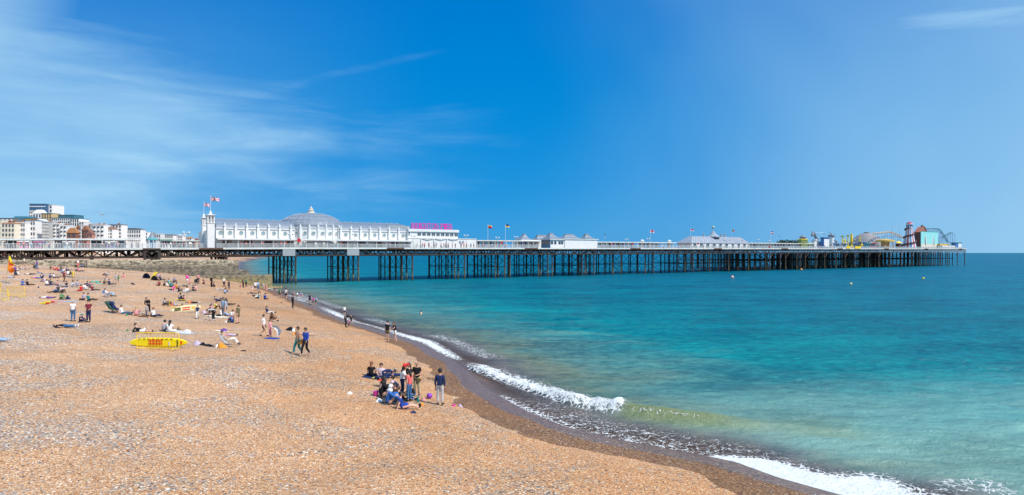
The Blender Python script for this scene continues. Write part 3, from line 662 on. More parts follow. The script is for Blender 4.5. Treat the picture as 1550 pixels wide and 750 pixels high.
def flag_mesh(w, h, colf, par, loc, rz=0., droop=.12):
    nx, ny = 22, 12; b = MB()
    for j in range(ny):
        for i in range(nx):
            m = colf((i + .5) / nx, (j + .5) / ny)
            P = []
            for a, c in ((i, j), (i + 1, j), (i + 1, j + 1), (i, j + 1)):
                u, v = a / nx, c / ny; P.append((u * w, .18 * w * math.sin(u * 7 + v) * u, (v - 1) * h - droop * u * u * w))
            b.add(P, [(0, 1, 2, 3)], m)
    o = b.build('flag', None, par); o.location = loc; o.rotation_euler = (0, 0, rz); return o
FR, FW, FB, FY, FG, FK = mat('flag_red', (.6, .01, .05), .7), mat('flag_white', (.75, .75, .75), .7), mat('flag_blue', (.01, .02, .22), .7), mat('flag_yellow', (.75, .5, .03), .7), mat('flag_green', (.02, .3, .08), .7), mat('flag_black', (.01, .01, .02), .7)
def union(u, v):
    x, y = (u - .5) * 2, v - .5
    if abs(x) < .12 or abs(y) < .1: return FR
    if abs(x) < .2 or abs(y) < .17: return FW
    k = abs(abs(x) / 2 - abs(y)); return FR if k < .035 else FW if k < .10 else FB
def stripes(*ms): return lambda u, v: ms[min(len(ms) - 1, int((1 - v) * len(ms)))]
def george(u, v): return FR if abs(u - .4) < .11 or abs(v - .5) < .16 else FR if v > .75 else FW
def flagpole(loc, h, colf, w, fh, label, rz=0., r=.05):
    T = thing('flagpole', label, 'flagpole', loc, 0, 'flagpoles along the pier'); b = MB(); b.tube((0, 0, 0), (0, 0, h), r, r * .6, n=6); b.ball((0, 0, h + .05), .1, n=6, k=4); b.build('pole', WHITE, T)
    flag_mesh(w, fh, colf, T, (.06, 0, h - .08), rz); return T
T2, c2_, z2_ = tower(306.3, 312.3, 9, 2.1, 330, 324.5, 'white entrance tower set further back at the left end of the hall')
T1, c1_, z1_ = tower(314, 325, .35, 2.1, 326, 320, 'tall white square tower with arched belfry at the near corner of the hall')
flagpole((c1_.x, c1_.y, z1_ - .1), zp(297.2, 319.5, 1) - z1_, union, 2.0, 1.0, 'white pole flying a Union flag on top of the front tower', R(8))
flagpole((c2_.x, c2_.y, z2_ - .1), zp(306, 312, 9) - z2_, union, 1.35, 1.0, 'white pole flying a Union flag on top of the rear tower', R(10))
b = MB(); a_, b_2 = sp(306.5, 9), sp(314, 9)
b.box(a_ + .4, b_2 + .6, 5.5, 20, L(zd(a_)), L(14.2)); b.build('entrance_block', WHITE, ar)
b = MB(); b.pyr(W1a - .3, W1a + 3.0, 6, 15, ZW - .1, ZW + 1.9, .1); b.build('entrance_roof', LEAD, ar)

# ---------------------------------------------------------------- shelters (long white roofs on posts with glass screens)
SCREEN = mat('shelter_glass', (.30, .42, .45), .2, var=.35, vs=.5)
def shelter(px0, px1, t, ytop, label, dep=3.2, panels=None, th=.32, gaps=True):
    s0, s1 = sp(px0, t), sp(px1, t); T = pthing('shelter', label, 'shelter', s0, t, None, 'long white shelters on the pier')
    Lg = s1 - s0; pm = (px0 + px1) / 2
    zf = lambda x: zd(s0 + x) - zd(s0)
    h = zp(ytop, pm, t) - zd((s0 + s1) / 2)
    b = MB(); n = max(1, int(Lg / 12))
    for i in range(n):
        a, c = Lg * i / n, Lg * (i + 1) / n
        b.add([(a, 0, zf(a) + h - th), (c, 0, zf(c) + h - th), (c, dep, zf(c) + h - th), (a, dep, zf(a) + h - th), (a, 0, zf(a) + h), (c, 0, zf(c) + h), (c, dep, zf(c) + h), (a, dep, zf(a) + h)],
              [(3, 2, 1, 0), (4, 5, 6, 7), (0, 1, 5, 4), (1, 2, 6, 5), (2, 3, 7, 6), (3, 0, 4, 7)])
    b.build('roof', DECKW, T)
    x = .1
    while x < Lg: b = MB(); b.box(x - .06, x + .06, .1, .22, zf(x), zf(x) + h - th); b.box(x - .06, x + .06, dep - .3, dep - .18, zf(x), zf(x) + h - th); b.box(x - .05, x + .05, .223, dep - .303, zf(x) + h - th - .12, zf(x) + h - th - .003); b.build('post_frame', WHITE, T); x += 2.4
    x = .2; rr = random.Random(int(px0))
    while x < Lg - 2:
        if rr.random() < .72: b = MB(); b.box(x, x + 2.1, dep / 2 - .03, dep / 2 + .03, zf(x) + .1, zf(x) + h - th - .05, rr.choice(panels or [SCREEN, SCREEN, GLASSD, BLUE])); b.build('screen', None, T)
        x += 2.4
    return T
PINK = mat('pink_stall', (.55, .2, .38), .7); PURP = mat('purple_panel', (.14, .1, .3), .6); LBL = mat('pale_blue_panel', (.3, .45, .62), .6)
shelter(-60, 80, 9, 361.3, 'long white roofed promenade shelter with pink stalls at the left edge of the pier', 6, [SCREEN, PINK, GLASSD, WHITE, PURP], .4)
shelter(80, 214, 9, 361.3, 'long white roofed shelter with blue stalls left of the conical kiosk', 6, [SCREEN, PURP, GLASSD, LBL, SCREEN], .4)
shelter(722, 783, 8, 364, 'white roofed shelter between the sign building and the pyramid roofed stalls', 4, [GLASSD, PURP, SCREEN])
shelter(783, 822, 11, 364.5, 'white roofed shelter in front of the grey pyramid roof', 3)
shelter(904, 1024, 8, 366.6, 'white roofed windbreak shelter between the white block and the palm court', 3.4, [SCREEN, BLUE, SCREEN, GREEN], .35)
shelter(1135, 1262, 8, 368.4, 'white roofed shelter between the palm court and the rides', 3.4, [SCREEN, GLASSD, SCREEN], .35)
shelter(250, 302, 10, 364, 'low white roofed shelter right of the conical kiosk', 4, [SCREEN, LBL], .25)
# conical kiosk
def P(px, py, t): return sp(px, t), zp(py, px, t)
def lkiosk():
    t = 3.2; s, zt = P(230, 349, t); T = pthing('kiosk', 'round kiosk with grey conical roof and teal fascia beside the approach shelters', 'kiosk', s, t + 0)
    z0 = zd(s); ze = zp(360.3, 230, t) - z0; za = zt - z0; w = (241 - 220) / 2 * 142 / F * .86
    b = MB(); b.lathe((0, 0, 0), [(w * .62, ze - .1), (w * .35, ze + (za - ze) * .35), (w * .1, ze + (za - ze) * .8), (.03, za)], 12); b.build('roof', LEAD, T)
    b = MB(); b.lathe((0, 0, 0), [(w * .9, ze - .55), (w * .9, ze - .2), (w * .62, ze - .09), (.3, ze - .08)], 12); b.build('fascia', TEAL, T)
    for k in range(8):
        a = k * math.pi / 4 + .2; b = MB(); b.tube((w * .78 * math.cos(a), w * .78 * math.sin(a), 0), (w * .78 * math.cos(a), w * .78 * math.sin(a), ze - .5), .1, n=6); b.build('column', WHITE, T)
    b = MB(); b.lathe((0, 0, 0), [(w * .55, 0), (w * .55, ze - .5)], 12); b.build('booth', LBL, T)
lkiosk()
def stall(px0, px1, t, ytop, label, m, roofm, dep=3):
    s0, s1 = sp(px0, t), sp(px1, t); T = pthing('stall', label, 'stall', s0, t); h = zp(ytop, (px0 + px1) / 2, t) - zd(s0); w = s1 - s0
    b = MB(); b.box(.1, w - .1, .1, dep, 0, h - .3); b.build('body', m, T); b = MB(); b.box(.5, w - .5, .02, .097, 1.0, h - .6); b.build('hatch', GLASSD, T)
    b = MB(); b.box(-.2, w + .2, -.5, dep + .2, h - .297, h); b.build('awning', roofm, T); return T
stall(243, 261, 4, 362.6, 'green roofed white stall right of the conical kiosk', WHITE, mat('green_awning', (.2, .38, .3), .7))
stall(28, 43, 5, 365, 'pink food stall on the promenade near the left edge', PINK, WHITE); stall(52, 63, 5, 365.5, 'smaller pink and white food stall on the approach', PINK, PINK)
stall(96, 113, 5, 365.5, 'pale blue stall with small windows under the promenade shelter', LBL, WHITE)
stall(160, 176, 5, 365.5, 'dark purple stall near the right end of the promenade shelter', PURP, WHITE)

# block with pyramid roofs
t0 = 1.0; a, m_, c = sp(834, t0), sp(855, t0), sp(904.5, t0)
K = pthing('pier_cafe', 'long plain white block with pyramid roofs and blue end wall over the water', 'building', a, t0)
z0 = zd(a); h = zp(361.8, 870, t0) - z0
b = MB(); b.box(m_ - a, c - a, 0, 5.6, .05, h - .25); b.build('block', WHITE, K)
b = MB(); b.box(m_ - a - .2, c - a + .35, -.3, 5.9, h - .247, h); b.build('flat_roof', DECKW, K)
b = MB(); b.box(.003, m_ - a - .003, .25, 5.5, .05, h - .45); b.build('bay', WHITE, K)
b = MB(); b.box(-.2, 0, .3, 5.5, .05, h - .5); b.build('end_wall', mat('slate_blue_wall', (.09, .2, .32), .6), K)
b = MB(); b.box(-.6, m_ - a - .203, -.15, 5.7, h - .446, h - .15); b.build('eaves', DECKW, K)
zz1, zz2 = zp(370, 845, t0) - z0, zp(365.4, 845, t0) - z0
for px in (834.5, 839.5, 846, 850):
    s = sp(px, t0) - a; b = MB(); b.box(s, s + .95, .17, .247, zz1, zz2); w = b.build('window', GLASSD, K)
for y_ in (.9, 2.4, 3.9): b = MB(); b.box(-.26, -.203, y_, y_ + 1.0, zz1, zz2); b.build('window', mat('amber_window', (.3, .16, .08), .4), K)
def proof(px0, px1, apx0, apx1, ya, yb, t, dep, par, s_, z_, m=LEAD, flare=.1, cap=True):
    x0, x1 = sp(px0, t) - s_, sp(px1, t) - s_; zb, zt = zp(yb, (px0 + px1) / 2, t) - z_, zp(ya, (px0 + px1) / 2, t + dep / 2) - z_
    u0, u1 = sp(apx0, t + dep / 2) - s_, sp(apx1, t + dep / 2) - s_; T0 = t - t0
    b = MB(); y0, y1, ym = T0, T0 + dep, T0 + dep / 2; mx0, mx1 = x0 * .45 + u0 * .55, x1 * .45 + u1 * .55; zm = zb + (zt - zb) * .42
    k = dep * .5 * .45
    v = [(x0, y0, zb), (x1, y0, zb), (x1, y1, zb), (x0, y1, zb), (mx0, ym - k, zm), (mx1, ym - k, zm), (mx1, ym + k, zm), (mx0, ym + k, zm), (u0, ym - .35, zt), (u1, ym - .35, zt), (u1, ym + .35, zt), (u0, ym + .35, zt)]
    b.add(v, [(3, 2, 1, 0)] + [(j + i, j + (i + 1) % 4, j + 4 + (i + 1) % 4, j + 4 + i) for j in (0, 4) for i in range(4)] + [(8, 9, 10, 11)])
    rf = b.build('roof', m, par)
    if cap: b = MB(); b.box(u0 - .1, u1 + .1, ym - .5, ym + .5, zt + .002, zt + .25); b.build('ridge_cap', GREY, rf)
    return rf
proof(833, 852, 831.5, 835.5, 354.5, 361.8, 1, 5.5, K, a, z0); proof(853, 882, 855, 867, 356, 361.6, 1.6, 4.2, K, a, z0); proof(886, 901, 885.5, 889.5, 355.5, 361.6, 1.6, 3.8, K, a, z0)
a2 = sp(789, 13); K2 = pthing('pier_stalls_building', 'low building with one steep and one gabled grey roof behind the walkway', 'building', a2, 13)
t0 = 13; z2 = zd(a2); b = MB(); b.box(0, sp(829, 13) - a2, 0, 5, 0, zp(363.4, 800, 13) - z2); b.build('wall', WHITE, K2)
proof(789, 805, 792, 795, 355.5, 363.2, 13, 4.5, K2, a2, z2); proof(813, 831, 813, 827, 357, 363.2, 13, 4, K2, a2, z2)

# palm court
a3 = sp(1047, 4); t0 = 4; K3 = pthing('palm_court', 'long low pavilion with pale ribbed mansard roof and central spire', 'pavilion', a3, 4); z3 = zd(a3)
hw = zp(368.5, 1080, 4) - z3; e3 = sp(1135, 4) - a3
b = MB(); b.box(.5, e3 - .5, .3, 8.2, 0, hw); b.build('wall', WHITE, K3)
s = 1.5
while s < e3 - 2:
    b = MB(); b.box(s, s + 1.7, .2, .297, .5, hw - .3); b.build('window', GLASSD, K3); s += 4.3
b = MB(); xa, xb = sp(1045, 8.2) - a3, sp(1118, 8.2) - a3; zt = zp(358.7, 1080, 8.2) - z3
v = [(-.4, 0, hw), (e3 + .2, 0, hw), (e3 + .2, 8.6, hw), (-.4, 8.6, hw), (xa, 3.4, zt), (xb, 3.4, zt), (xb, 5, zt), (xa, 5, zt)]
LEADW = mat('pale_lead_roof', (.31, .34, .40), .45, var=.15, vs=.4)
b.add(v, [(3, 2, 1, 0), (4, 5, 6, 7), (0, 1, 5, 4), (1, 2, 6, 5), (2, 3, 7, 6), (3, 0, 4, 7)]); rf = b.build('roof', LEADW, K3)
b = MB()
for i in range(28):
    f = i / 27; p = Vector((-.4 + (e3 + .6) * f, 0, hw + .03)); q = Vector((xa + (xb - xa) * f, 3.4, zt + .03)); b.tube(p, q, .09, n=4)
b.build('roof_seams', LEAD, rf)
for px in (1058, 1104, 1122): 
    s, z = P(px, 364, 6); b = MB(); b.box(s - a3 - .6, s - a3 + .6, 1.4, 2.6, z - z3 - .9, z - z3 + .1); b.build('dormer', GREY, K3)
cx = sp(1079.5, 8.2) - a3; zb, za = zt - .1, zp(350, 1079.5, 8.2) - z3; r3 = rad(1070, 1090, 8.2)
b = MB(); b.lathe((cx, 4.2, 0), [(r3 * 1.1, zb), (r3 * .5, zb + (za - zb) * .45), (r3 * .12, za)], 8); b.lathe((cx, 4.2, 0), [(r3 * 1.15, zb - .2), (r3 * 1.15, zb + .15)], 8); b.build('spire', LEADW, K3)
b = MB(); zo = zp(344.6, 1079.5, 8.2) - z3; b.tube((cx, 4.2, za - .1), (cx, 4.2, zo + 1.9), .1, n=5); b.ball((cx, 4.2, zo), .72, n=10); b.build('finial', mat('verdigris', (.3, .45, .4), .5), K3)
for px in (1065, 1092, 1097):
    s = sp(px, 8.2) - a3; b = MB(); b.lathe((s, 4.2, zt), [(.5, 0), (.5, .6), (.2, .8), (.4, 1.2), (.1, 1.6)], 8); b.build('roof_vent', GREY, K3)

# lamps, lifebuoys, flags along the deck
def lamp(px, ytop, t=.9, label=None):
    s, z = P(px, ytop, t); T = pthing('street_lamp', label, 'lamp', s, t, None, 'twin lamps on the pier deck'); h = z - zd(s)
    b = MB(); b.tube((0, 0, 0), (0, 0, h - .3), .07, .05, n=6); b.tube((-.55, 0, h - .45), (.55, 0, h - .45), .035, n=5); b.lathe((0, 0, 0), [(.14, 0), (.12, .5), (.07, .8)], 6); b.build('post', mat('lamp_post_grey', (.4, .42, .42), .5), T)
    for x in (-.55, .55):
        b = MB(); b.lathe((x, 0, h - .45), [(.06, -.05), (.2, .05), (.24, .25), (.36, .3), (.3, .42), (.05, .5)], 8); b.build('lantern', WHITE, T)
for i, (px, y, lb) in enumerate([(275.8, 355.5, 'left of two neighbouring twin lamps beside the conical kiosk'), (282, 351.3, 'taller right one of two neighbouring twin lamps beside the conical kiosk'), (440, 353.5, 'twin lamp in front of the left edge of the dome'), (537, 353.8, 'twin lamp in front of the hall just right of the dome'),
        (625.5, 356.4, 'twin lamp at the left end of the building under the sign'), (705.5, 355.8, 'twin lamp above the low block right of the sign'), (753, 359.2, 'twin lamp between the two middle flagpoles'), (781, 358.5, 'twin lamp left of the steep pyramid roof'), (948.5, 362, 'twin lamp right of the long white block'), (981, 361.2, 'twin lamp beside the red and white flag'),
        (1147.5, 362.5, 'twin lamp just right of the palm court roof'), (1165, 364, 'small twin lamp beside the last flagpole')]): lamp(px, y, .9, lb)
for px, yt, f, w, h, lb in [(738.5, 341, stripes(FY, FR, FR, FK), 1.4, 1.0, 'white pole with a red and dark yellow flag right of the sign'), (765, 339.5, stripes(FB, FY), 1.4, 1.0, 'white pole with a blue over yellow flag'),
        (984.5, 348, george, 1.7, 1.1, 'white pole with a red and white flag between block and palm court'), (1045.5, 346.7, stripes(FR, FR, FW), 1.6, .8, 'white pole with a red flag over the palm court roof'),
        (1107.5, 347.5, lambda u, v: FG if u < .4 else FR, 1.5, .8, 'white pole with a green and red flag right of the spire'), (1166.8, 350.3, stripes(FB, FW, FR), 1.8, 1.1, 'white pole with a small blue and red flag near the rides')]:
    s, z = P(px, yt, 2.2); fp = flagpole(pw(s, 2.2, zd(s)), z - zd(s), f, w, h, lb, R(15), .07)
for px, py, r, lb in [(452.5, 364.2, .55, 'large red lifebuoy board in front of the dome colonnade'), (759.5, 367.5, .42, 'red lifebuoy board under the blue and yellow flag'), (926, 369.5, .35, 'small red lifebuoy board right of the white block'), (957, 369, .42, 'red lifebuoy board left of the red and white flag'), (1056.5, 369.5, .46, 'red lifebuoy board in front of the palm court'),
        (1165, 374, .5, 'brown red lifebuoy housing near the last flagpole')]:
    s, z = P(px, py, -.05); T = pthing('lifebuoy_board', lb, 'lifebuoy', s, -.1, None, 'red lifebuoys along the railing'); h = z - zd(s)
    b = MB(); b.tube((0, .1, 0), (0, .1, h), .05, n=5); b.build('post', WHITE, T)
    b = MB(); N = 14; R1, R2 = r, r * .38
    for i in range(N):
        a_ = 2 * math.pi * i / N; c_ = 2 * math.pi * (i + 1) / N; b.tube((math.cos(a_) * (R1 + R2) / 2, 0, h + math.sin(a_) * (R1 + R2) / 2), (math.cos(c_) * (R1 + R2) / 2, 0, h + math.sin(c_) * (R1 + R2) / 2), (R1 - R2) / 2, n=6)
    b.build('ring', RED, T); b = MB(); b.prism([(math.cos(2 * math.pi * i / 10) * R2 * 1.1, h + math.sin(2 * math.pi * i / 10) * R2 * 1.1) for i in range(10)], .02, .08); b.build('board', RED, T)

# ---------------------------------------------------------------- pier head rides
def base(name, label, cat, px, t): s = sp(px, t); return pthing(name, label, cat, s, t), s, zd(s)
# hedge
T, s0, z0 = base('hedge', 'dark green clipped hedge on the deck left of the onion dome', 'hedge', 1181, 14); e = sp(1213, 14) - s0
b = MB(); rr = random.Random(3)
for i in range(900):
    x, y, z = rr.uniform(0, e), rr.uniform(0, 3), rr.uniform(0, 1) ** .6 * (zp(363.6, 1197, 14) - z0); z *= .85 + .15 * math.sin(x * 1.7) + .08 * math.sin(x * 5)
    d = Vector((rr.uniform(-1, 1), rr.uniform(-1, 1), rr.uniform(-1, 1))).normalized(); a_ = d.orthogonal().normalized() * .35; c_ = d.cross(a_).normalized() * .35; p = Vector((x, y, z)); b.add([p - a_, p - c_, p + a_, p + c_], [(0, 1, 2, 3)])
b.build('foliage', GREEN, T); b = MB(); b.box(-.2, e + .2, -.3, 3.3, 0, .7); b.build('planter', DECKW, T)
def onion(T, x, y, zb, w, hz, m=LEAD):
    b = MB(); b.lathe((x, y, zb), [(w * .6, 0), (w * .62, hz * .12), (w * .95, hz * .25), (w, hz * .4), (w * .8, hz * .55), (w * .35, hz * .68), (w * .12, hz * .8), (.04, hz)], 14); return b.build('onion_dome', m, T)
T, s0, z0 = base('ride_booth', 'yellow and green booth under a silver onion dome', 'booth', 1213, 8); w = sp(1222.5, 8) - s0; h = zp(363, 1216, 8) - z0
b = MB(); b.box(0, w, 0, 1.8, 0, h); b.build('body', mat('lime_panel', (.16, .20, .05), .6), T); b = MB(); b.box(-.2, w + .2, -.2, 2.0, h, h + .35); b.build('fascia', YEL, T); onion(T, w / 2, .9, h + .35, rad(1210.5, 1221.5, 9), zp(354.5, 1216, 8) - z0 - h - .35)
T, s0, z0 = base('ride_booth', 'low pale green roofed booth right of the onion dome', 'booth', 1222.8, 9); b = MB(); b.prism([(0, 0), (sp(1231, 9) - s0, 0), (sp(1231, 9) - s0, 2.6), (1.2, 3.6), (0, 2.6)], 0, 1.5); b.build('body', mat('sage_panel', (.25, .38, .25), .6), T)
T, s0, z0 = base('swinging_ride', 'grey loop ride with blue white passenger arm above a white base', 'ride', 1233, 8); x1 = sp(1244, 8) - s0
b = MB(); b.box(0, x1, 0, 2, 0, zp(366, 1237, 8) - z0); b.build('base', WHITE, T)
b = MB(); b.path([(x1 * .15, 2, zp(357, 1232, 8) - z0), (x1 * .35, 2, zp(351.5, 1234, 8) - z0), (x1 * .6, 2, zp(358, 1238, 8) - z0), (x1 * .95, 2, zp(364, 1242, 8) - z0)], .75, 8); b.build('arm', LEAD, T)
b = MB(); b.path([(x1 * .4, 1.6, zp(353, 1235, 8) - z0), (x1 * 1.0, 1.6, zp(353.5, 1243, 8) - z0), (x1 * 1.6, 1.6, zp(352.8, 1252, 8) - z0)], .3, 6); b.path([(x1 * 1.6, 1.6, zp(352.8, 1252, 8) - z0), (x1 * 1.95, 1.6, zp(355, 1257, 8) - z0)], .3, 6); b.build('track', LBL, T)
b = MB(); b.lathe((x1 * .6, 2, zp(366, 1237, 8) - z0), [(1.5, 0), (1.7, .5), (1.1, 1.2), (.3, 1.5)], 12); b.build('hub', LEADW, T)
T, s0, z0 = base('ticket_hut', 'blue hut with a white front panel behind the railing', 'hut', 1247, 5); w = sp(1255, 5) - s0; h = zp(359.6, 1249, 5) - z0
b = MB(); b.box(0, w, 0, 1.7, 0, h - .5); b.build('body', BLUE, T); b = MB(); b.box(.15, w - .15, -.08, -.003, .8, h - .9); b.build('panel', WHITE, T); b = MB(); b.box(-.25, w + .25, -.25, 1.9, h - .497, h); b.build('roof', mat('deep_blue', (.02, .1, .28), .5), T)
T, s0, z0 = base('slide_tower', 'white round tower with a silver cap and a curved chute', 'slide', 1258.5, 8); r = rad(1254.5, 1264, 8)
h = zp(359, 1258, 8) - z0; b = MB(); b.lathe((0, 0, 0), [(r * .85, 0), (r * .8, h)], 14); b.build('tower', WHITE, T); b = MB(); b.lathe((0, 0, h), [(r * .9, 0), (r * 1.25, .4), (r * 1.25, .9), (r * .7, 1.3), (.1, 1.6)], 14); b.build('cap', LEAD, T)
b = MB(); b.path([(r * .6, -1.2, h * .75), (r * 1.8, -1.6, h * .55), (r * 2.6, -1.4, h * .25), (r * 3.2, -1, .3)], .5, 8); b.build('chute', LEADW, T); b = MB(); b.path([(-r * .2, -.5, h + .9), (-r * 1.2, -.5, h + 2.4), (-r * 2.4, -.5, h + 2.6)], .25, 6); b.build('overhead_tube', LEADW, T)
# yellow spinning ride
T, s0, z0 = base('spinning_ride', 'yellow spinning ride with blue arms beside the grey tent', 'ride', 1289, 6)
b = MB(); b.lathe((0, 0, 0), [(1.1, 0), (.9, 1.2), (.5, 2.2), (.75, 4.2), (.5, zp(354, 1289, 6) - z0)], 12); b.build('centre_column', YEL, T)
for k in range(7):
    a_ = k * 2 * math.pi / 7 + .3; x, y = 5.2 * math.cos(a_), 5.2 * math.sin(a_); z = 3.2 + 1.6 * math.sin(k * 2.1)
    b = MB(); b.tube((0, 0, 2.8), (x, y, z), .18, n=6); ao = b.build('arm', mat('deep_blue', (.02, .1, .28)), T)
    b = MB(); b.lathe((x, y, z), [(.5, -.5), (.75, .1), (.3, .6)], 8); b.tube((x, y, z), (x + .3, y, z + 1.7), .18, n=5); b.build('car', YEL if k % 2 else GREY, ao)
for i, (px, yt, lb) in enumerate([(1275, 357, 'yellow post with a palm like crown at the left of the spinning ride'), (1283.5, 356, 'yellow green post with a leafy crown beside the spinning ride'), (1301.5, 356.5, 'tall yellow post right of the spinning ride')]):
    T, s0, z0 = base('ride_post', lb, 'post', px, 3.5); h = zp(yt, px, 3.5) - z0
    b = MB(); b.tube((0, 0, 0), (0, 0, h), .35, .25, n=8); b.build('post', YEL, T)
    if i < 2:
        b = MB()
        for k in range(6): b.tube((0, 0, h), (1.1 * math.cos(k), 1.1 * math.sin(k), h - .7), .25, .08, n=4)
        b.build('crown', mat('olive_leaf', (.22, .26, .05)), T)
T, s0, z0 = base('domed_tent', 'large pale grey domed tent behind the yellow ride', 'tent', 1312, 30); r = rad(1284, 1342, 30); h = zp(352.6, 1312, 30) - z0
b = MB(); b.lathe((0, 0, 0), [(r, 0), (r, h * .2), (r * .93, h * .38), (r * .75, h * .62), (r * .52, h * .82), (r * .3, h * .94), (.3, h)], 28); b.build('canopy', mat('tent_grey', (.27, .255, .26), .7), T)
b = MB(); b.lathe((0, 0, h - .1), [(r * .17, 0), (r * .17, .5), (.2, .7)], 14); b.build('cap', GREY, T)
for px, lb, m in [(1268, 'blue and white kiosk under the slide', LBL), (1278, 'white low kiosk beside the spinning ride', WHITE), (1306, 'blue kiosk right of the spinning ride', BLUE), (1315, 'small blue hut with teal top', TEAL), (1322, 'red fronted game stall by the railing', RED)]:
    stall(px - 3.5, px + 3.5, 3, 368 if m != BLUE else 366.5, lb, m, m if m != WHITE else GREY, 1.2)
for px, w_, lb in [(1283.5, 6, 'yellow panelled hoarding left of the spinning ride on the deck rail'), (1298, 9, 'yellow panelled hoarding right of the spinning ride on the deck rail')]:
    T, s0, z0 = base('hoarding', lb, 'hoarding', px, -.02); w = sp(px + w_ / 2) - sp(px - w_ / 2)
    for k in range(2): b = MB(); b.box(k * w / 2 - w / 2 + .1, (k + 1) * w / 2 - w / 2 - .1, -.3, -.13, .05, 1.3); b.build('panel', YEL, T)
# carousel pavilion
T, s0, z0 = base('carousel', 'tan carousel with a wide yellow scalloped canopy', 'carousel', 1340, 12); r = rad(1322.5, 1357.5, 12); z1, z2 = zp(366.2, 1340, 12) - z0, zp(364, 1340, 12) - z0
b = MB(); b.lathe((0, 0, 0), [(r, z1), (r, z2), (r * .9, z2 + .1), (.4, z2 + .9)], 20, sy=.8); b.build('canopy', mat('ochre', (.6, .4, .08), .6), T); b = MB(); b.lathe((0, 0, 0), [(r * .35, 0), (r * .4, z1)], 14); b.build('centre_drum', TAN, T)
for k in range(12): a_ = k * math.pi / 6; b = MB(); b.tube((r * .85 * math.cos(a_), r * .68 * math.sin(a_), 0), (r * .85 * math.cos(a_), r * .68 * math.sin(a_), z1), .1, n=5); b.lathe((r * .85 * math.cos(a_), r * .68 * math.sin(a_), .9), [(.15, 0), (.5, .3), (.4, .8), (.1, 1.1)], 6, sx=1.4); b.build('mount', mat('gold_trim', (.5, .3, .1)), T)
T, s0, z0 = base('ride_canopy', 'small orange and yellow arched canopy left of the helter skelter', 'canopy', 1360, 6); r = rad(1351, 1366, 6); h = zp(366.5, 1359, 6) - z0
b = MB(); b.lathe((0, 0, 0), [(r, h - .7), (r * .8, h - .2), (.3, h + .5)], 16, sy=.7); b.build('canopy', YEL, T); b = MB(); [b.tube((r * .85 * math.cos(k), r * .6 * math.sin(k), 0), (r * .85 * math.cos(k), r * .6 * math.sin(k), h - .6), .12, n=5) for k in (.5, 1.6, 2.6, 3.7, 4.7, 5.8)]; b.box(-r * .5, r * .5, -1, 1, 0, h - 1); b.build('posts', BROWN, T)
def coaster(name, label, pts, t, m, legs, dep, lm=None):
    s0 = sp(pts[0][0], t); z0 = zd(s0); T = pthing(name, label, 'roller coaster', s0, t)
    b = MB(); L = [(sp(px, t) - s0, zp(py, px, t) - z0) for px, py in pts]
    for y in (0, 1.2): b.path([(x, y, z) for x, z in L], .16, 5)
    for (x, z), (x2, z2) in zip(L[:-1], L[1:]):
        n = max(1, int(math.hypot(x2 - x, z2 - z) / 1.2))
        for i in range(n): f = i / n; xx, zz = x + (x2 - x) * f, z + (z2 - z) * f; b.tube((xx, 0, zz), (xx, 1.2, zz), .07, n=4); b.tube((xx, .6, zz - .5), (x + (x2 - x) * (i + 1) / n, .6, z + (z2 - z) * (i + 1) / n), .06, n=4)
    b.path([(x, .6, z - .5) for x, z in L], .12, 4); b.build('track', m, T)
    for px in legs:
        x = sp(px, t) - s0; zl = np.interp(px, [p[0] for p in pts], [zp(p[1], p[0], t) - z0 for p in pts]); b = MB()
        b.tube((x, -.4, 0), (x, .1, zl), .11, n=5); b.tube((x, 1.7, 0), (x, 1.1, zl), .11, n=5)
        k = 1.2
        while k < zl - 1: b.tube((x, -.3, k), (x, 1.5, k + 1), .05, n=4); k += 1.5
        b.build('support', lm or m, T)
    b = MB(); 
    for a_, c_ in zip(legs[:-1], legs[1:]): xa, xc = sp(a_, t) - s0, sp(c_, t) - s0; b.tube((xa, 0, 2.5), (xc, 0, 2.5), .06, n=4); b.tube((xa, 0, .2), (xc, 0, 4.5), .05, n=4)
    b.build('cross_bracing', lm or m, T)
OR = mat('coaster_orange', (.6, .36, .14), .5)
coaster('roller_coaster', 'orange and yellow roller coaster track running up to the helter skelter', [(1323, 353), (1333, 352.4), (1340, 351.5), (1348, 351), (1355, 353.5), (1362, 356.5), (1368, 359.5)], 20, OR, [1325, 1331, 1337, 1343.5, 1350, 1356, 1362], 6, LBL)
coaster('roller_coaster', 'lower blue coaster track passing behind the orange one', [(1326, 357.5), (1340, 356), (1352, 357), (1366, 359)], 26, LBL, [1328, 1339, 1352, 1364], 6)
DT_ = mat('dark_teal_steel', (.06, .16, .18), .5)
coaster('roller_coaster', 'dark teal coaster with a steep drop behind the aqua board', [(1403, 346.3), (1414, 346), (1422, 346.6), (1426, 351), (1430, 357), (1434, 363), (1437, 367.5)], 14, DT_, [1405, 1409.5, 1414, 1418, 1422, 1426, 1430], 6, LBL)
coaster('roller_coaster', 'short rising end curve of the teal coaster near the pier tip', [(1431, 358), (1434, 356), (1438, 353.5), (1442, 352)], 14, DT_, [1434, 1438, 1442, 1445.3], 6, LBL)
coaster('roller_coaster', 'small blue loop curve between the board and the steep drop', [(1419, 360), (1421, 357.5), (1425, 356.8), (1429, 358)], 20, LBL, [1420, 1424, 1428], 6)
T, s0, z0 = base('coaster_station', 'yellow coaster station platform beside the aqua board', 'station', 1423, 8); w = sp(1437, 8) - s0; b = MB(); b.box(0, w, 0, 2, 2.2, 3.4); b.build('canopy', mat('ochre', (.6, .4, .08)), T)
b = MB(); [b.box(x, x + .3, .2, .5, 0, 2.2) for x in np.arange(0, w, 2.2)]; b.build('posts', DT_, T)
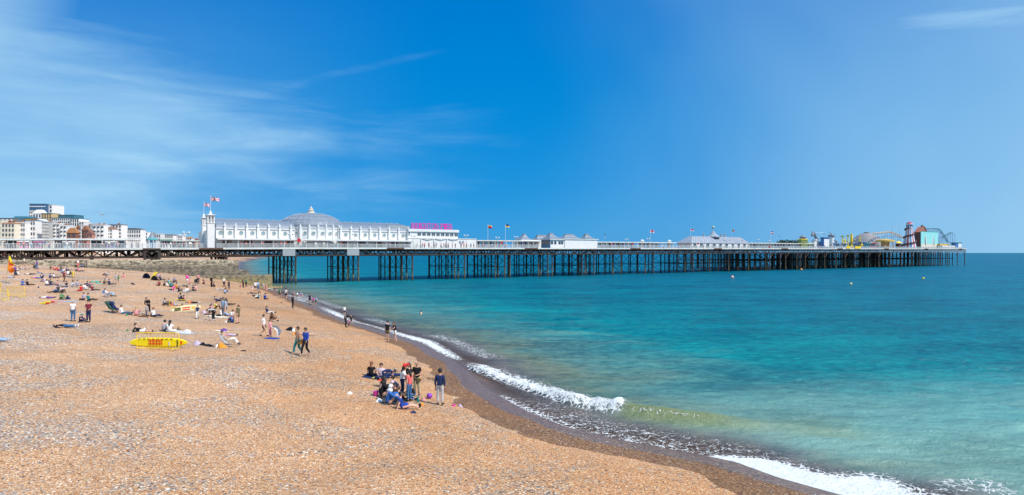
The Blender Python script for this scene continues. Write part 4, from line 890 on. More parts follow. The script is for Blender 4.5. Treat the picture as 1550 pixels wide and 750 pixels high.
T, s0, z0 = base('equipment_block', 'white ribbed low block at the tip of the pier', 'building', 1426.5, 4); w = sp(1446, 4) - s0; b = MB(); b.box(0, w, 0, 2.5, 0, 2.2); b.build('body', WHITE, T); b = MB(); [b.box(x, x + .2, -.06, -.003, .1, 2.1) for x in np.arange(.4, w, 1.1)]; b.build('ribs', DECKW, T)
T, s0, z0 = base('end_cabin', 'small dark roofed cabin with blue side at the end of the pier', 'cabin', 1446.5, 4); w = sp(1455.5, 4) - s0; h = zp(367.3, 1450, 4) - z0
b = MB(); b.box(0, w * .45, 0, 2.5, 0, h - .4); b.build('blue_side', BLUE, T); b = MB(); b.box(w * .45 + .003, w, 0, 2.5, 0, h - .4); b.build('white_side', WHITE, T); b = MB(); b.box(-1, w + .3, -.3, 2.7, h - .397, h); b.build('roof', DT_, T)
# helter skelter
T, s0, z0 = base('helter_skelter', 'tall red white and blue striped helter skelter with a spiral slide', 'helter skelter', 1376.5, 5)
hb = rad(1364.5, 1388.5, 5); Ht = zp(345.5, 1376, 5) - z0; N = 24; hw = hb * .44; b = MB(); cols = [RED, WHITE, BLUE, WHITE]
ST = [mat('stripe_red', (.5, .03, .06)), WHITE, mat('stripe_blue', (.12, .25, .5)), WHITE]
def hr(z): f = z / Ht; return hb * (1 - f) ** 1.3 + hw * (1 - (1 - f) ** 1.3)
LV = 6
for i in range(N):
    for j in range(LV):
        a_, c_ = 2 * math.pi * i / N, 2 * math.pi * (i + 1) / N; za, zc = Ht * j / LV, Ht * (j + 1) / LV
        b.add([(hr(za) * math.cos(a_), hr(za) * math.sin(a_), za), (hr(za) * math.cos(c_), hr(za) * math.sin(c_), za), (hr(zc) * math.cos(c_), hr(zc) * math.sin(c_), zc), (hr(zc) * math.cos(a_), hr(zc) * math.sin(a_), zc)], [(0, 1, 2, 3)], ST[i % 4])
b.build('tower', None, T)
b = MB(); b.lathe((0, 0, Ht), [(hw * 1.15, 0), (hw * 1.15, .3), (hw * .8, .35), (hw * .8, 2.2), (hw * 1.1, 2.25), (hw * 1.05, 2.6)], 14); b.build('lookout', WHITE, T)
b = MB(); [b.box(hw * .82 * math.cos(a_) - .25, hw * .82 * math.cos(a_) + .25, hw * .82 * math.sin(a_) - .25, hw * .82 * math.sin(a_) + .25, Ht + .7, Ht + 1.9) for a_ in np.arange(0, 6.28, .785)]; b.build('lookout_windows', FB, T)
b = MB(); zc = Ht + 2.6; hc = zp(336, 1376, 5) - z0 - zc; b.lathe((0, 0, zc), [(hw * .95, 0), (hw * .8, hc * .45), (hw * .35, hc * .8), (.06, hc)], 14); b.build('cap', mat('stripe_red', (.5, .03, .06)), T)
b = MB(); n = 70; prev = None
for i in range(n + 1):
    f = i / n; a_ = R(200) - f * 2 * math.pi * 2.6; z = Ht * (1 - f) + .3; r = hr(max(0, min(Ht, z))) + .45; p = (r * math.cos(a_), r * math.sin(a_), z)
    if prev: b.tube(prev, p, .42, n=6)
    prev = p
b.build('slide', mat('slide_brown', (.09, .035, .025)), T)
T, s0, z0 = base('show_building', 'dark brown box building with an aqua painted seagull board on its front', 'building', 1393.5, 10); w = sp(1419, 10) - s0; m2 = 0.; h = zp(351.8, 1400, 10) - z0
b = MB(); b.box(0, w, 0, 3.7, 0, h); b.build('wall', BROWN, T); b = MB(); b.box(m2, w + .1, -.25, -.003, .2, h + .15); bd = b.build('painted_board', SKYB, T)
b = MB(); b.box(m2 - .05, w + .2, -.3, -.1, h + .152, h + .5); b.build('board_trim', mat('green_trim', (.05, .28, .2)), bd); b = MB(); b.box(m2 + .02, w + .08, -.28, -.252, .3, h * .3); b.build('board_lower_panel', mat('sand_panel', (.6, .58, .5)), bd)
b = MB(); ww = w - m2
for sx in (-1, 1):
    cx_ = m2 + ww / 2 + sx * ww * .2
    pts = [(cx_ - sx * .2, h * .22), (cx_ + sx * 1.3, h * .3), (cx_ + sx * 1.6, h * .6), (cx_ + sx * 1.1, h * .86), (cx_ + sx * .2, h * .82), (cx_ + sx * .1, h * .6), (cx_ - sx * .5, h * .45)]
    b.prism(pts if sx > 0 else pts[::-1], -.33, -.29, WHITE); b.prism([(x + sx * .35, z - .3) for x, z in (pts[:4] if sx > 0 else pts[:4][::-1])], -.36, -.34, STONEG)
b.build('painted_birds', None, bd)
T, s0, z0 = base('haunted_house', 'terracotta castle roof with small turrets rising behind the aqua board', 'building', 1391, 28); w = sp(1404, 28) - s0; h = zp(351, 1395, 28) - z0; ht = zp(345.5, 1395, 28) - z0
TC = mat('terracotta', (.36, .13, .09), .8); b = MB(); b.box(0, w, 0, 3, 0, h - .5); b.build('wall', TC, T); b = MB(); b.prism([(-.3, h - .5), (w * .75, h - .5), (w * .5, ht + 1), (w * .35, ht)], -.2, 3.2); b.build('roof', TC, T)
for f, k in ((.55, 1.9), (.8, .9), (.97, -.6)):
    b = MB(); b.lathe((w * f, 1, 0), [(.7, h - .5), (.7, ht + k - 1.2), (1.2, ht + k - 1.1), (.08, ht + k + .8)], 8); b.build('turret', BROWN if f < .9 else TC, T)
# masts
for px, y, lb in [(1350, 339, 'thin tall mast behind the coaster'), (1361, 343, 'shorter thin mast beside the helter skelter')]:
    T, s0, z0 = base('mast', lb, 'mast', px, 24); b = MB(); h = zp(y, px, 24) - z0; b.tube((0, 0, 0), (0, 0, h), .09, .05, n=5); b.build('pole', GREY, T); b = MB(); b.tube((-.5, 0, h - 1), (.5, 0, h - 1), .04, n=4); b.build('crossbar', GREY, T)
# small roofs seen along the deck top
for px, y, lb in [(972, 363.5, 'white rooftop vents left of the red and white flag'), (1013, 364, 'single small rooftop vent before the palm court')]:
    T, s0, z0 = base('roof_vent', lb, 'vent', px, 10); h = zp(y, px, 10) - z0; b = MB(); b.box(-.7, .7, -.5, .5, 0, h - .5); b.lathe((0, 0, h - .5), [(.9, 0), (.7, .4), (.1, .7)], 8); b.build('vent', DECKW, T)

# ---------------------------------------------------------------- stone groyne
gs = bpy.data.materials.new('groyne_stone'); gs.use_nodes = True; t_ = gs.node_tree; B = t_.nodes['Principled BSDF']
g = t_.nodes.new('ShaderNodeNewGeometry').outputs['Position']; sx = t_.nodes.new('ShaderNodeSeparateXYZ'); t_.links.new(g, sx.inputs[0])
gv = SCALE(t_, g, (1.1, 1.1, 2.2)); v = t_.nodes.new('ShaderNodeTexVoronoi'); v.inputs['Scale'].default_value = 1.5; t_.links.new(gv, v.inputs['Vector']); sc_ = t_.nodes.new('ShaderNodeSeparateColor'); t_.links.new(v.outputs['Color'], sc_.inputs[0])
n1_ = NOISE(t_, g, 1.2, 5, .7); n2_ = NOISE(t_, SCALE(t_, g, (.6, .6, .12)), 2., 4, .6)
c_ = RAMP(t_, sc_.outputs[0], [(0, (.09, .085, .07)), (.25, (.24, .20, .15)), (.5, (.34, .29, .22)), (.8, (.45, .40, .31))])
c_ = MIX(t_, 1., c_, RAMP(t_, n1_, [(.3, (.45, .45, .45)), (.6, (1.1, 1.08, 1.02))]), 'MULTIPLY')
zz_ = M(t_, 'ADD', sx.outputs[2], M(t_, 'MULTIPLY', M(t_, 'SUBTRACT', n2_, .5), 2.4))
alg = M(t_, 'MULTIPLY', MR(t_, zz_, 5.9, 5.0), .85); c_ = MIX(t_, alg, c_, MIX(t_, MR(t_, n1_, .3, .65), (.05, .042, .035), (.21, .17, .125)))
al2 = M(t_, 'MULTIPLY', M(t_, 'MULTIPLY', MR(t_, zz_, 3.4, 1.8), MR(t_, n1_, .3, .6)), MR(t_, sx.outputs[0], -82, -68)); c_ = MIX(t_, al2, c_, (.27, .22, .10))
t_.links.new(c_, B.inputs['Base Color']); B.inputs['Roughness'].default_value = .9
bp = t_.nodes.new('ShaderNodeBump'); bp.inputs['Distance'].default_value = .15; bp.inputs['Strength'].default_value = .9; t_.links.new(M(t_, 'ADD', n1_, M(t_, 'MULTIPLY', v.outputs['Distance'], -.8)), bp.inputs['Height']); t_.links.new(bp.outputs[0], B.inputs['Normal'])
def atz(px, py, z): Y = (HC - z) * F / (py - HY); return Vector(((px - 775) / F * Y, Y, z))
G1, G0 = Vector((-67.0, 150.5, 6.6)), Vector((-108, 119, 7.0))
gr = thing('groyne', 'grey brown stone and concrete groyne wall running down the beach in front of the pier', 'groyne', ((G0.x + G1.x) / 2, (G0.y + G1.y) / 2, 3), 0)
ga = math.atan2(G1.y - G0.y, G1.x - G0.x); gl = (G1 - G0).length; go = Vector(((G0.x + G1.x) / 2, (G0.y + G1.y) / 2, 3))
def gpiece(name, x0, x1, y0, y1, zb, zt0, zt1, lip=.12):
    b = MB(); n = 24; c, s_ = math.cos(ga), math.sin(ga); rr = random.Random(int(x0))
    def wpt(x, y, z): return (G0.x + c * x - s_ * y - go.x, G0.y + s_ * x + c * y - go.y, z - go.z)
    v = []
    for i in range(n + 1):
        f = i / n; x = x0 + (x1 - x0) * f; zt = zt0 + (zt1 - zt0) * f + rr.uniform(-.06, .06)
        v += [wpt(x, y0 - .25, zb), wpt(x, y0, zt - .25), wpt(x, y0 + .1, zt), wpt(x, y1, zt), wpt(x, y1 + .2, zb)]
    fs = [(5 * i + k, 5 * i + 5 + k, 5 * i + 6 + k, 5 * i + 1 + k) for i in range(n) for k in range(4)] + [(4, 3, 2, 1, 0), tuple(5 * n + k for k in range(5))]
    b.add(v, fs); b.build(name, gs, gr)
gpiece('upper_wall', 0, gl, 0, 4.5, -1, 6.95, 6.65); gpiece('upper_step', gl * .35, gl + 2.2, -1.1, -.32, -1, 5.0, 4.15)
gpiece('lower_apron', gl * .62, gl + 7.0, -3.6, -1.4, -1.5, 3.1, 3.0); gpiece('toe_step', gl * .30, gl * .9, -6.2, -3.95, -1.0, 3.3, 1.7)
b = MB(); rr = random.Random(5)
T = thing('low_timber_groyne', 'low yellowish timber lying in the shallows right of the stone groyne', 'timber', atz(412, 436, .1), R(12)); b.box(-4, 2.2, -.2, .2, -.3, .28); b.build('beam', mat('weathered_timber', (.42, .33, .15), .8), T); b = MB(); [b.tube((x, .25, -.8), (x, .25, .5), .12, n=6) for x in (-3.5, -1.5, .6, 2)]; b.build('stakes', mat('weathered_timber', (.42, .33, .15), .8), T)

# ---------------------------------------------------------------- town behind
FLOORC = {}
def building(px0, px1, ytop, Y, c, label, roof='flat', rc=None, cols=4, rows=4, dep=7, ang=0., name='terrace_house', yb=366, bays=0, win=GLASSD, rh=None, ww=.45, wh=.55):
    x0, x1 = (px0 - 775) / F * Y, (px1 - 775) / F * Y; w = x1 - x0; zt = HC - (ytop - HY) / F * Y; zb = 9.0
    T = thing(name, label, 'building', ((x0 + x1) / 2, Y, zb), ang); h = zt - zb; rh = rh or w * .22
    hb = h - (rh if roof in ('hip', 'gable', 'mansard') else 0)
    b = MB(); b.box(-w / 2, w / 2, 0, dep, -6, hb); wl = b.build('wall', c, T)
    b = MB()
    if roof == 'flat': b.box(-w / 2 - .2, w / 2 + .2, -.3, dep + .2, hb + .003, hb + .5); b.build('roof', rc or c, T)
    elif roof == 'gable': b.prism([(-w / 2 - .3, hb + .003), (w / 2 + .3, hb + .003), (0, h)], -.4, dep + .4); b.build('roof', rc, T)
    else: b.pyr(-w / 2 - .4, w / 2 + .4, -.4, dep + .4, hb + .003, h, .45 if roof == 'hip' else .85); b.build('roof', rc, T)
    vis = HC + (HY - yb) / F * Y - zb                               # only floors that rise above the pier
    fh = (hb - max(vis, 0)) / rows if rows else 1; cw = w / max(cols, 1)
    for r_ in range(rows):
        for q in range(cols):
            cx, cz = -w / 2 + (q + .5) * cw, max(vis, 0) + (r_ + .5) * fh
            b = MB(); b.box(cx - cw * ww / 2, cx + cw * ww / 2, -.22, -.003, cz - fh * wh / 2, cz + fh * wh / 2); o = b.build('window', win, T)
    for k in range(bays):
        bx = -w / 2 + (k + .5) * w / bays; b = MB(); b.lathe((bx, 0, 0), [(w / bays * .3, -4), (w / bays * .3, hb - 1.5)], 10, sy=.5); b.build('bay', c, T)
        for r_ in range(rows): b = MB(); cz = max(vis, 0) + (r_ + .5) * fh; b.lathe((bx, -.1, 0), [(w / bays * .305, cz - fh * .22), (w / bays * .305, cz + fh * .22)], 10, sy=.5); b.build('window', win, T)
    return T, w, h
TR = mat('teal_roof', (.05, .16, .22), .4); WR = mat('white_render', (.76, .75, .74), .7, var=.1, vs=.3); WG = mat('offwhite_render', (.62, .63, .64), .7, var=.12, vs=.3); BG_ = mat('blue_glass', (.05, .12, .22), .15, var=.4, vs=.3)
building(44.5, 69, 309.3, 760, BG_, 'tall hospital tower with blue glass top and white bands', 'flat', TR, 7, 5, 20, 0, 'hospital_tower', 345, win=WR, ww=.8, wh=.18)
building(69.3, 79.3, 310.8, 765, WR, 'white stair tower joined to the blue glass hospital tower', 'flat', None, 2, 6, 20, 0, 'stair_tower', 345)
building(44, 56, 319.5, 745, WR, 'white lower block under the blue glass tower', 'flat', None, 5, 4, 12, 0, 'office_block', 340)
T, w, h = building(49.5, 62.5, 317.5, 700, WR, 'white turret with pyramid roof and red band in front of the tower', 'hip', WR, 3, 3, 10, 0, 'turret_building', 345, rh=4.5)
b = MB(); b.box(-w / 2 - .3, w / 2 + .3, -.6, -.25, h - 15.5, h - 12); b.build('red_band', mat('coral_red', (.6, .12, .1)), T)
building(62.5, 78, 323.5, 690, TAN, 'tan block with dark blue flat roof below the hospital tower', 'flat', TR, 4, 4, 14, 0, 'office_block', 338)
building(75.5, 108, 330.5, 672, WR, 'long white hospital wing with a teal roof', 'flat', TR, 11, 3, 20, 0, 'hospital_wing', 343)
building(76, 112, 326, 700, TR, 'teal clad upper storey set back above the long hospital wing', 'flat', TR, 0, 0, 16, 0, 'rooftop_storey', 343)
building(106, 119.5, 331.5, 670, WR, 'white end block of the hospital with tall window strips', 'flat', TR, 4, 2, 16, 0, 'hospital_wing', 343, wh=.8)
building(119.5, 127, 336.5, 668, WG, 'small white block at the right foot of the hospital wing', 'flat', None, 2, 2, 12, 0, 'office_block', 345)
building(20.5, 40, 327.6, 640, BG_, 'blue glass building with curved roof line at the far left', 'mansard', TR, 7, 2, 16, 0, 'glass_building', 338, win=LBL, rh=2.5)
building(38, 55, 331, 630, mat('green_orange_panel', (.3, .3, .08)), 'low block with green and orange panels beside the blue glass building', 'flat', TR, 4, 1, 14, 0, 'panelled_building', 336, win=mat('orange_panel', (.6, .25, .03)))
building(-30, 20.5, 331, 620, STONEG, 'dark grey roofed range at the far left edge', 'flat', TR, 8, 2, 14, 0, 'office_block', 342, win=WR)
for (a_, c_2, y, Y, m, lb, kw) in [
    (-25, 2, 334, 430, CREAM, 'cream terrace cut by the left edge of the view', dict(cols=4, rows=4)),
    (2.5, 22, 337, 420, CREAM, 'cream regency terrace with green awnings at the left', dict(cols=4, rows=4, roof='mansard', rc=ORANGE, rh=.6)),
    (22.5, 38, 337.5, 425, WR, 'white flat fronted terrace left of the balconied house', dict(cols=5, rows=4)),
    (38.5, 53.5, 334.5, 430, WR, 'broad white hotel under the panelled block', dict(cols=4, rows=4, rc=STONEG)),
    (54, 63, 331.5, 436, WG, 'narrow tall white house with outside stairs', dict(cols=2, rows=6, roof='gable', rc=WG, rh=2)),
    (63.5, 74.5, 336.5, 428, mat('grey_render', (.42, .42, .42)), 'grey house with stacked balconies', dict(cols=2, rows=6, ww=.8, wh=.35, win=DECKW)),
    (75, 90, 339.5, 432, WR, 'white bow fronted terrace below the hospital wing', dict(cols=0, rows=5, bays=3)),
    (90.5, 100.5, 342, 430, WR, 'white bow fronted house left of the orange roofed one', dict(cols=0, rows=4, bays=2)),
    (101, 115.5, 345, 420, BRICK, 'red brick house with bright orange hipped roof', dict(dep=3, cols=2, rows=2, roof='hip', rc=ORANGE, rh=3.6)),
    (116, 123, 344.5, 430, WR, 'slim white house between two brick houses', dict(cols=2, rows=4)),
    (123.5, 134, 341.5, 424, BRICK, 'tall brown brick house with a dark orange gable', dict(dep=3, cols=2, rows=3, roof='gable', rc=mat('rust_tile', (.26, .12, .07)), rh=3.5)),
    (131, 139.5, 349, 410, mat('pink_brick', (.45, .2, .16)), 'low pink brick house at the foot of the brown gable', dict(dep=3, cols=2, rows=2, roof='gable', rc=BRICK, rh=2.5)),
    (140, 157.5, 341.5, 440, WR, 'white bow fronted hotel in the middle of the town', dict(cols=0, rows=4, bays=3)),
    (134, 150, 339.5, 480, WG, 'pale terrace peeping above the white hotel', dict(cols=4, rows=4)),
    (158.5, 170, 344, 445, WR, 'white house with a brown gabled flank', dict(cols=3, rows=4, roof='gable', rc=mat('rust_tile', (.26, .12, .07)), rh=1.5)),
    (165, 184, 340.8, 452, WR, 'big white corner hotel with stepped roof', dict(cols=4, rows=5, rc=STONEG)),
    (185, 213, 348.2, 500, WR, 'long white hotel with dark flat roof left of the kiosk', dict(cols=8, rows=3, rc=STONEG)),
    (190, 206, 346.5, 506, STONEG, 'dark rooftop block above the long white hotel', dict(cols=0, rows=0)),
    (214, 223, 352.5, 560, WR, 'white house right of the long hotel', dict(cols=3, rows=3)),
    (223.5, 243, 355, 600, WG, 'pale terrace behind the conical kiosk', dict(cols=6, rows=2)),
    (243.5, 262, 354.8, 650, WR, 'low white terrace right of the kiosk roof', dict(cols=6, rows=2, roof='mansard', rc=STONEG, rh=1.2)),
    (262.5, 276, 357, 700, WR, 'small white terrace behind the left twin lamp', dict(cols=4, rows=2)),
    (276.5, 290, 358.8, 760, WG, 'far white terrace behind the right twin lamp', dict(cols=4, rows=2, roof='hip', rc=ORANGE, rh=1.5)),
    (290.5, 300, 361, 850, mat('brown_render', (.35, .24, .18)), 'far brown roofed houses beside the hall', dict(cols=2, rows=1, roof='hip', rc=BRICK, rh=2)),
    (300.5, 307, 363, 950, WG, 'farthest pale houses at the foot of the hall tower', dict(cols=2, rows=1))]:
    building(a_, c_2, y, Y, m, lb, **kw)
rr = random.Random(11)
for i in range(14):
    px = [8, 16, 28, 33, 43, 49, 70, 83, 94, 112, 145, 152, 175, 230][i]; Y = [421, 424, 426, 430, 432, 434, 430, 434, 433, 422, 443, 444, 455, 603][i]; yt = [337.5, 337.5, 338, 338, 335, 335, 337, 340, 342.5, 346, 342, 342, 341.5, 355.5][i]
    z = HC - (yt - HY) / F * Y; T = thing('chimney_stack', 'brick chimney stack on the roofs, number of pots small', 'chimney', ((px - 775) / F * Y, Y + 4, z - 1)); T['label'] = 'small brick chimney stack with clay pots on a seafront roof'; T['group'] = 'chimney stacks on the seafront roofs'
    b = MB(); b.box(-.9, .9, -.5, .5, 0, 2.4); b.build('stack', BRICK, T); b = MB(); [b.lathe((x, 0, 2.4), [(.22, 0), (.18, .7)], 6) for x in (-.5, 0, .5)]; b.build('pots', ORANGE, T)
# sea wall terrace seen through the trusses
T = thing('seafront_arches', 'pale green seafront terrace with arches seen under the pier deck', 'terrace', (-445, 560, 6)); 
b = MB(); b.box(-240, 120, 0, 6, -4, 6.4); b.build('wall', mat('pale_green_wall', (.38, .46, .40), .8, var=.3, vs=.3), T)
b = MB(); [b.box(x, x + 4, -.1, -.003, .2, 4.6) for x in np.arange(-238, 115, 7)]; b.build('arches', STONEG, T)
b = MB(); b.box(-240, 120, -.5, 0, 6.403, 6.9); b.build('cornice', WHITE, T)
# ------------------------------------------------------------------ people
def skin_mesh(nodes, edges, sub=1, root=0):
    me = bpy.data.meshes.new('sk'); me.from_pydata([n[0] for n in nodes], edges, []); o = bpy.data.objects.new('sk', me); COL.objects.link(o)
    md = o.modifiers.new('s', 'SKIN'); md.use_smooth_shade = True
    for i, (p, r) in enumerate(nodes):
        rr = r if isinstance(r, tuple) else (r, r)
        me.skin_vertices[0].data[i].radius = rr; me.skin_vertices[0].data[i].use_root = (i == root)
    if sub: m2 = o.modifiers.new('u', 'SUBSURF'); m2.levels = sub
    dg = bpy.context.evaluated_depsgraph_get(); r = bpy.data.meshes.new_from_object(o.evaluated_get(dg))
    bpy.data.objects.remove(o); return r
def V3(*a): return Vector(a)
def mir(d):
    for k in list(d):
        if k.endswith('R') and k[:-1] + 'L' not in d: v = d[k]; d[k[:-1] + 'L'] = V3(-v[0], v[1], v[2])
    return d
def POSE(kind):
    if kind in ('stand', 'walk', 'hold', 'akimbo', 'lean'):
        d = dict(pel=V3(0, 0, .94), wai=V3(0, 0, 1.1), che=V3(0, .0, 1.3), nb=V3(0, -.01, 1.44), nk=V3(0, .0, 1.5), hd=V3(0, .015, 1.62), shR=V3(.17, -.01, 1.39), elR=V3(.22, -.03, 1.12), wrR=V3(.23, .03, .88), pmR=V3(.23, .05, .80),
                 hpR=V3(.09, 0, .9), knR=V3(.10, .02, .5), anR=V3(.11, -.02, .09), toR=V3(.13, .14, .035), face=V3(0, 1, -.12), up=V3(0, 0, 1))
        if kind == 'walk': d.update(knR=V3(.09, .2, .52), anR=V3(.1, .26, .10), toR=V3(.11, .42, .06), knL=V3(-.09, .02, .49), anL=V3(-.09, -.28, .14), toL=V3(-.1, -.16, .035), elR=V3(.23, -.14, 1.13), wrR=V3(.22, -.12, .88), pmR=V3(.21, -.1, .8), elL=V3(-.23, .06, 1.12), wrL=V3(-.22, .2, .93), pmL=V3(-.21, .25, .87))
        if kind == 'hold': d.update(elR=V3(.23, .02, 1.12), wrR=V3(.12, .25, 1.08), pmR=V3(.06, .31, 1.07), face=V3(0, 1, -.5))
        if kind == 'akimbo': d.update(elR=V3(.33, -.06, 1.15), wrR=V3(.18, .07, 1.02), pmR=V3(.13, .1, .99))
        if kind == 'lean': d.update(che=V3(.05, .05, 1.28), nb=V3(.09, .08, 1.41), nk=V3(.11, .09, 1.46), hd=V3(.15, .12, 1.57), shR=V3(.25, .06, 1.33), shL=V3(-.07, .06, 1.42), elL=V3(-.18, .15, 1.18), wrL=V3(-.1, .3, 1.08), pmL=V3(-.07, .36, 1.08), elR=V3(.28, .12, 1.08), wrR=V3(.16, .27, .98), pmR=V3(.11, .32, .96), anL=V3(-.2, -.1, .09), toL=V3(-.24, .04, .035))
    elif kind == 'bend':
        d = dict(pel=V3(0, -.1, .90), wai=V3(0, .04, 1.0), che=V3(0, .25, 1.04), nb=V3(0, .37, 1.0), nk=V3(0, .42, .98), hd=V3(0, .53, .93), shR=V3(.16, .34, .99), elR=V3(.18, .42, .73), wrR=V3(.12, .50, .50), pmR=V3(.1, .52, .43),
                 hpR=V3(.09, -.1, .86), knR=V3(.1, .0, .47), anR=V3(.11, -.06, .09), toR=V3(.12, .1, .035), face=V3(0, .5, -1), up=V3(0, 1, .4))
    elif kind == 'sit':
        d = dict(pel=V3(0, 0, .13), wai=V3(0, -.05, .26), che=V3(0, -.09, .46), nb=V3(0, -.10, .59), nk=V3(0, -.09, .65), hd=V3(0, -.06, .77), shR=V3(.17, -.1, .54), elR=V3(.24, -.2, .3), wrR=V3(.25, -.28, .08), pmR=V3(.26, -.28, .04),
                 hpR=V3(.09, .03, .11), knR=V3(.12, .42, .2), anR=V3(.12, .83, .08), toR=V3(.14, .9, .2), face=V3(0, 1, -.2), up=V3(0, 0, 1))
    elif kind == 'knees':
        d = dict(pel=V3(0, 0, .13), wai=V3(0, -.03, .27), che=V3(0, .0, .48), nb=V3(0, .04, .60), nk=V3(0, .06, .65), hd=V3(0, .11, .76), shR=V3(.17, .03, .55), elR=V3(.24, .2, .38), wrR=V3(.13, .40, .36), pmR=V3(.07, .45, .36),
                 hpR=V3(.09, .03, .11), knR=V3(.12, .34, .47), anR=V3(.11, .5, .08), toR=V3(.12, .65, .035), face=V3(0, 1, -.35), up=V3(0, 0, 1))
    elif kind == 'cross':
        d = dict(pel=V3(0, 0, .13), wai=V3(0, -.02, .27), che=V3(0, .0, .48), nb=V3(0, .01, .61), nk=V3(0, .02, .66), hd=V3(0, .05, .78), shR=V3(.17, .0, .56), elR=V3(.25, .06, .33), wrR=V3(.16, .26, .24), pmR=V3(.12, .31, .22),
                 hpR=V3(.1, .03, .11), knR=V3(.34, .30, .14), anR=V3(-.06, .36, .08), toR=V3(-.18, .34, .06), anL=V3(.08, .44, .07), toL=V3(.2, .42, .05), face=V3(0, 1, -.4), up=V3(0, 0, 1))
    elif kind in ('back', 'prone'):
        s = 1 if kind == 'back' else -1
        d = dict(pel=V3(0, 0, .12), wai=V3(0, -.17, .12), che=V3(0, -.38, .13), nb=V3(0, -.52, .12), nk=V3(0, -.58, .12), hd=V3(0, -.7, .13), shR=V3(.17, -.47, .11), elR=V3(.25, -.2, .08), wrR=V3(.27, .05, .06), pmR=V3(.28, .12, .05),
                 hpR=V3(.09, .04, .11), knR=V3(.12, .45, .12 if s > 0 else .08), anR=V3(.12, .86, .08), toR=V3(.15, .9, .21) if s > 0 else V3(.15, 1.0, .03), face=V3(0, .1, s), up=V3(0, -1, 0))
        if s < 0: d.update(elR=V3(.33, -.58, .06), wrR=V3(.15, -.78, .05), pmR=V3(.08, -.83, .05), face=V3(.6, 0, -.6))
    elif kind == 'recline':
        d = dict(pel=V3(0, 0, .12), wai=V3(0, -.13, .19), che=V3(0, -.29, .33), nb=V3(0, -.38, .43), nk=V3(0, -.40, .48), hd=V3(0, -.40, .6), shR=V3(.17, -.36, .38), elR=V3(.24, -.5, .08), wrR=V3(.2, -.27, .05), pmR=V3(.19, -.2, .04),
                 hpR=V3(.09, .04, .11), knR=V3(.12, .43, .14), anR=V3(.12, .84, .08), toR=V3(.15, .9, .2), knL=V3(-.12, .36, .42), anL=V3(-.12, .6, .08), toL=V3(-.13, .75, .04), face=V3(0, 1, -.1), up=V3(0, -.2, 1))
    elif kind == 'chair':
        d = dict(pel=V3(0, 0, .36), wai=V3(0, -.1, .47), che=V3(0, -.22, .64), nb=V3(0, -.3, .75), nk=V3(0, -.31, .8), hd=V3(0, -.31, .92), shR=V3(.17, -.29, .7), elR=V3(.25, -.14, .49), wrR=V3(.18, .1, .5), pmR=V3(.15, .16, .52),
                 hpR=V3(.09, .04, .36), knR=V3(.12, .44, .5), anR=V3(.12, .7, .12), toR=V3(.13, .84, .06), face=V3(0, 1, -.1), up=V3(0, -.2, 1))
    elif kind == 'kneel':
        d = dict(pel=V3(0, -.1, .33), wai=V3(0, -.06, .47), che=V3(0, .04, .67), nb=V3(0, .1, .79), nk=V3(0, .13, .84), hd=V3(0, .2, .93), shR=V3(.17, .09, .74), elR=V3(.2, .22, .5), wrR=V3(.12, .38, .38), pmR=V3(.1, .44, .34),
                 hpR=V3(.09, -.08, .31), knR=V3(.13, .25, .08), anR=V3(.12, -.2, .08), toR=V3(.12, -.33, .04), face=V3(0, 1, -.6), up=V3(0, .2, 1))
    return mir(d)
def bone(d, names, rads, ed):
    idx = {n: i for i, n in enumerate(names)}; return [(tuple(d[n]), r) for n, r in zip(names, rads)], [(idx[a], idx[b]) for a, b in ed]
EDG = [('pel', 'wai'), ('wai', 'che'), ('che', 'nb'), ('nb', 'nk'), ('nk', 'hd'), ('hd', 'cr')] + [(a + s, b + s) if a not in ('che', 'pel') else (a, b + s) for s in 'RL' for a, b in (('che', 'sh'), ('sh', 'el'), ('el', 'wr'), ('wr', 'pm'), ('pel', 'hp'), ('hp', 'kn'), ('kn', 'an'), ('an', 'to'))]
BN = ['pel', 'wai', 'che', 'nb', 'nk', 'hd', 'cr'] + [a + s for s in 'RL' for a in ('sh', 'el', 'wr', 'pm', 'hp', 'kn', 'an', 'to')]
BRD = [.125, .11, .125, .06, .05, .088, .06] + [.055, .042, .028, .034, .085, .056, .038, .034] * 2
def flat(a, b): return a + (b - a)
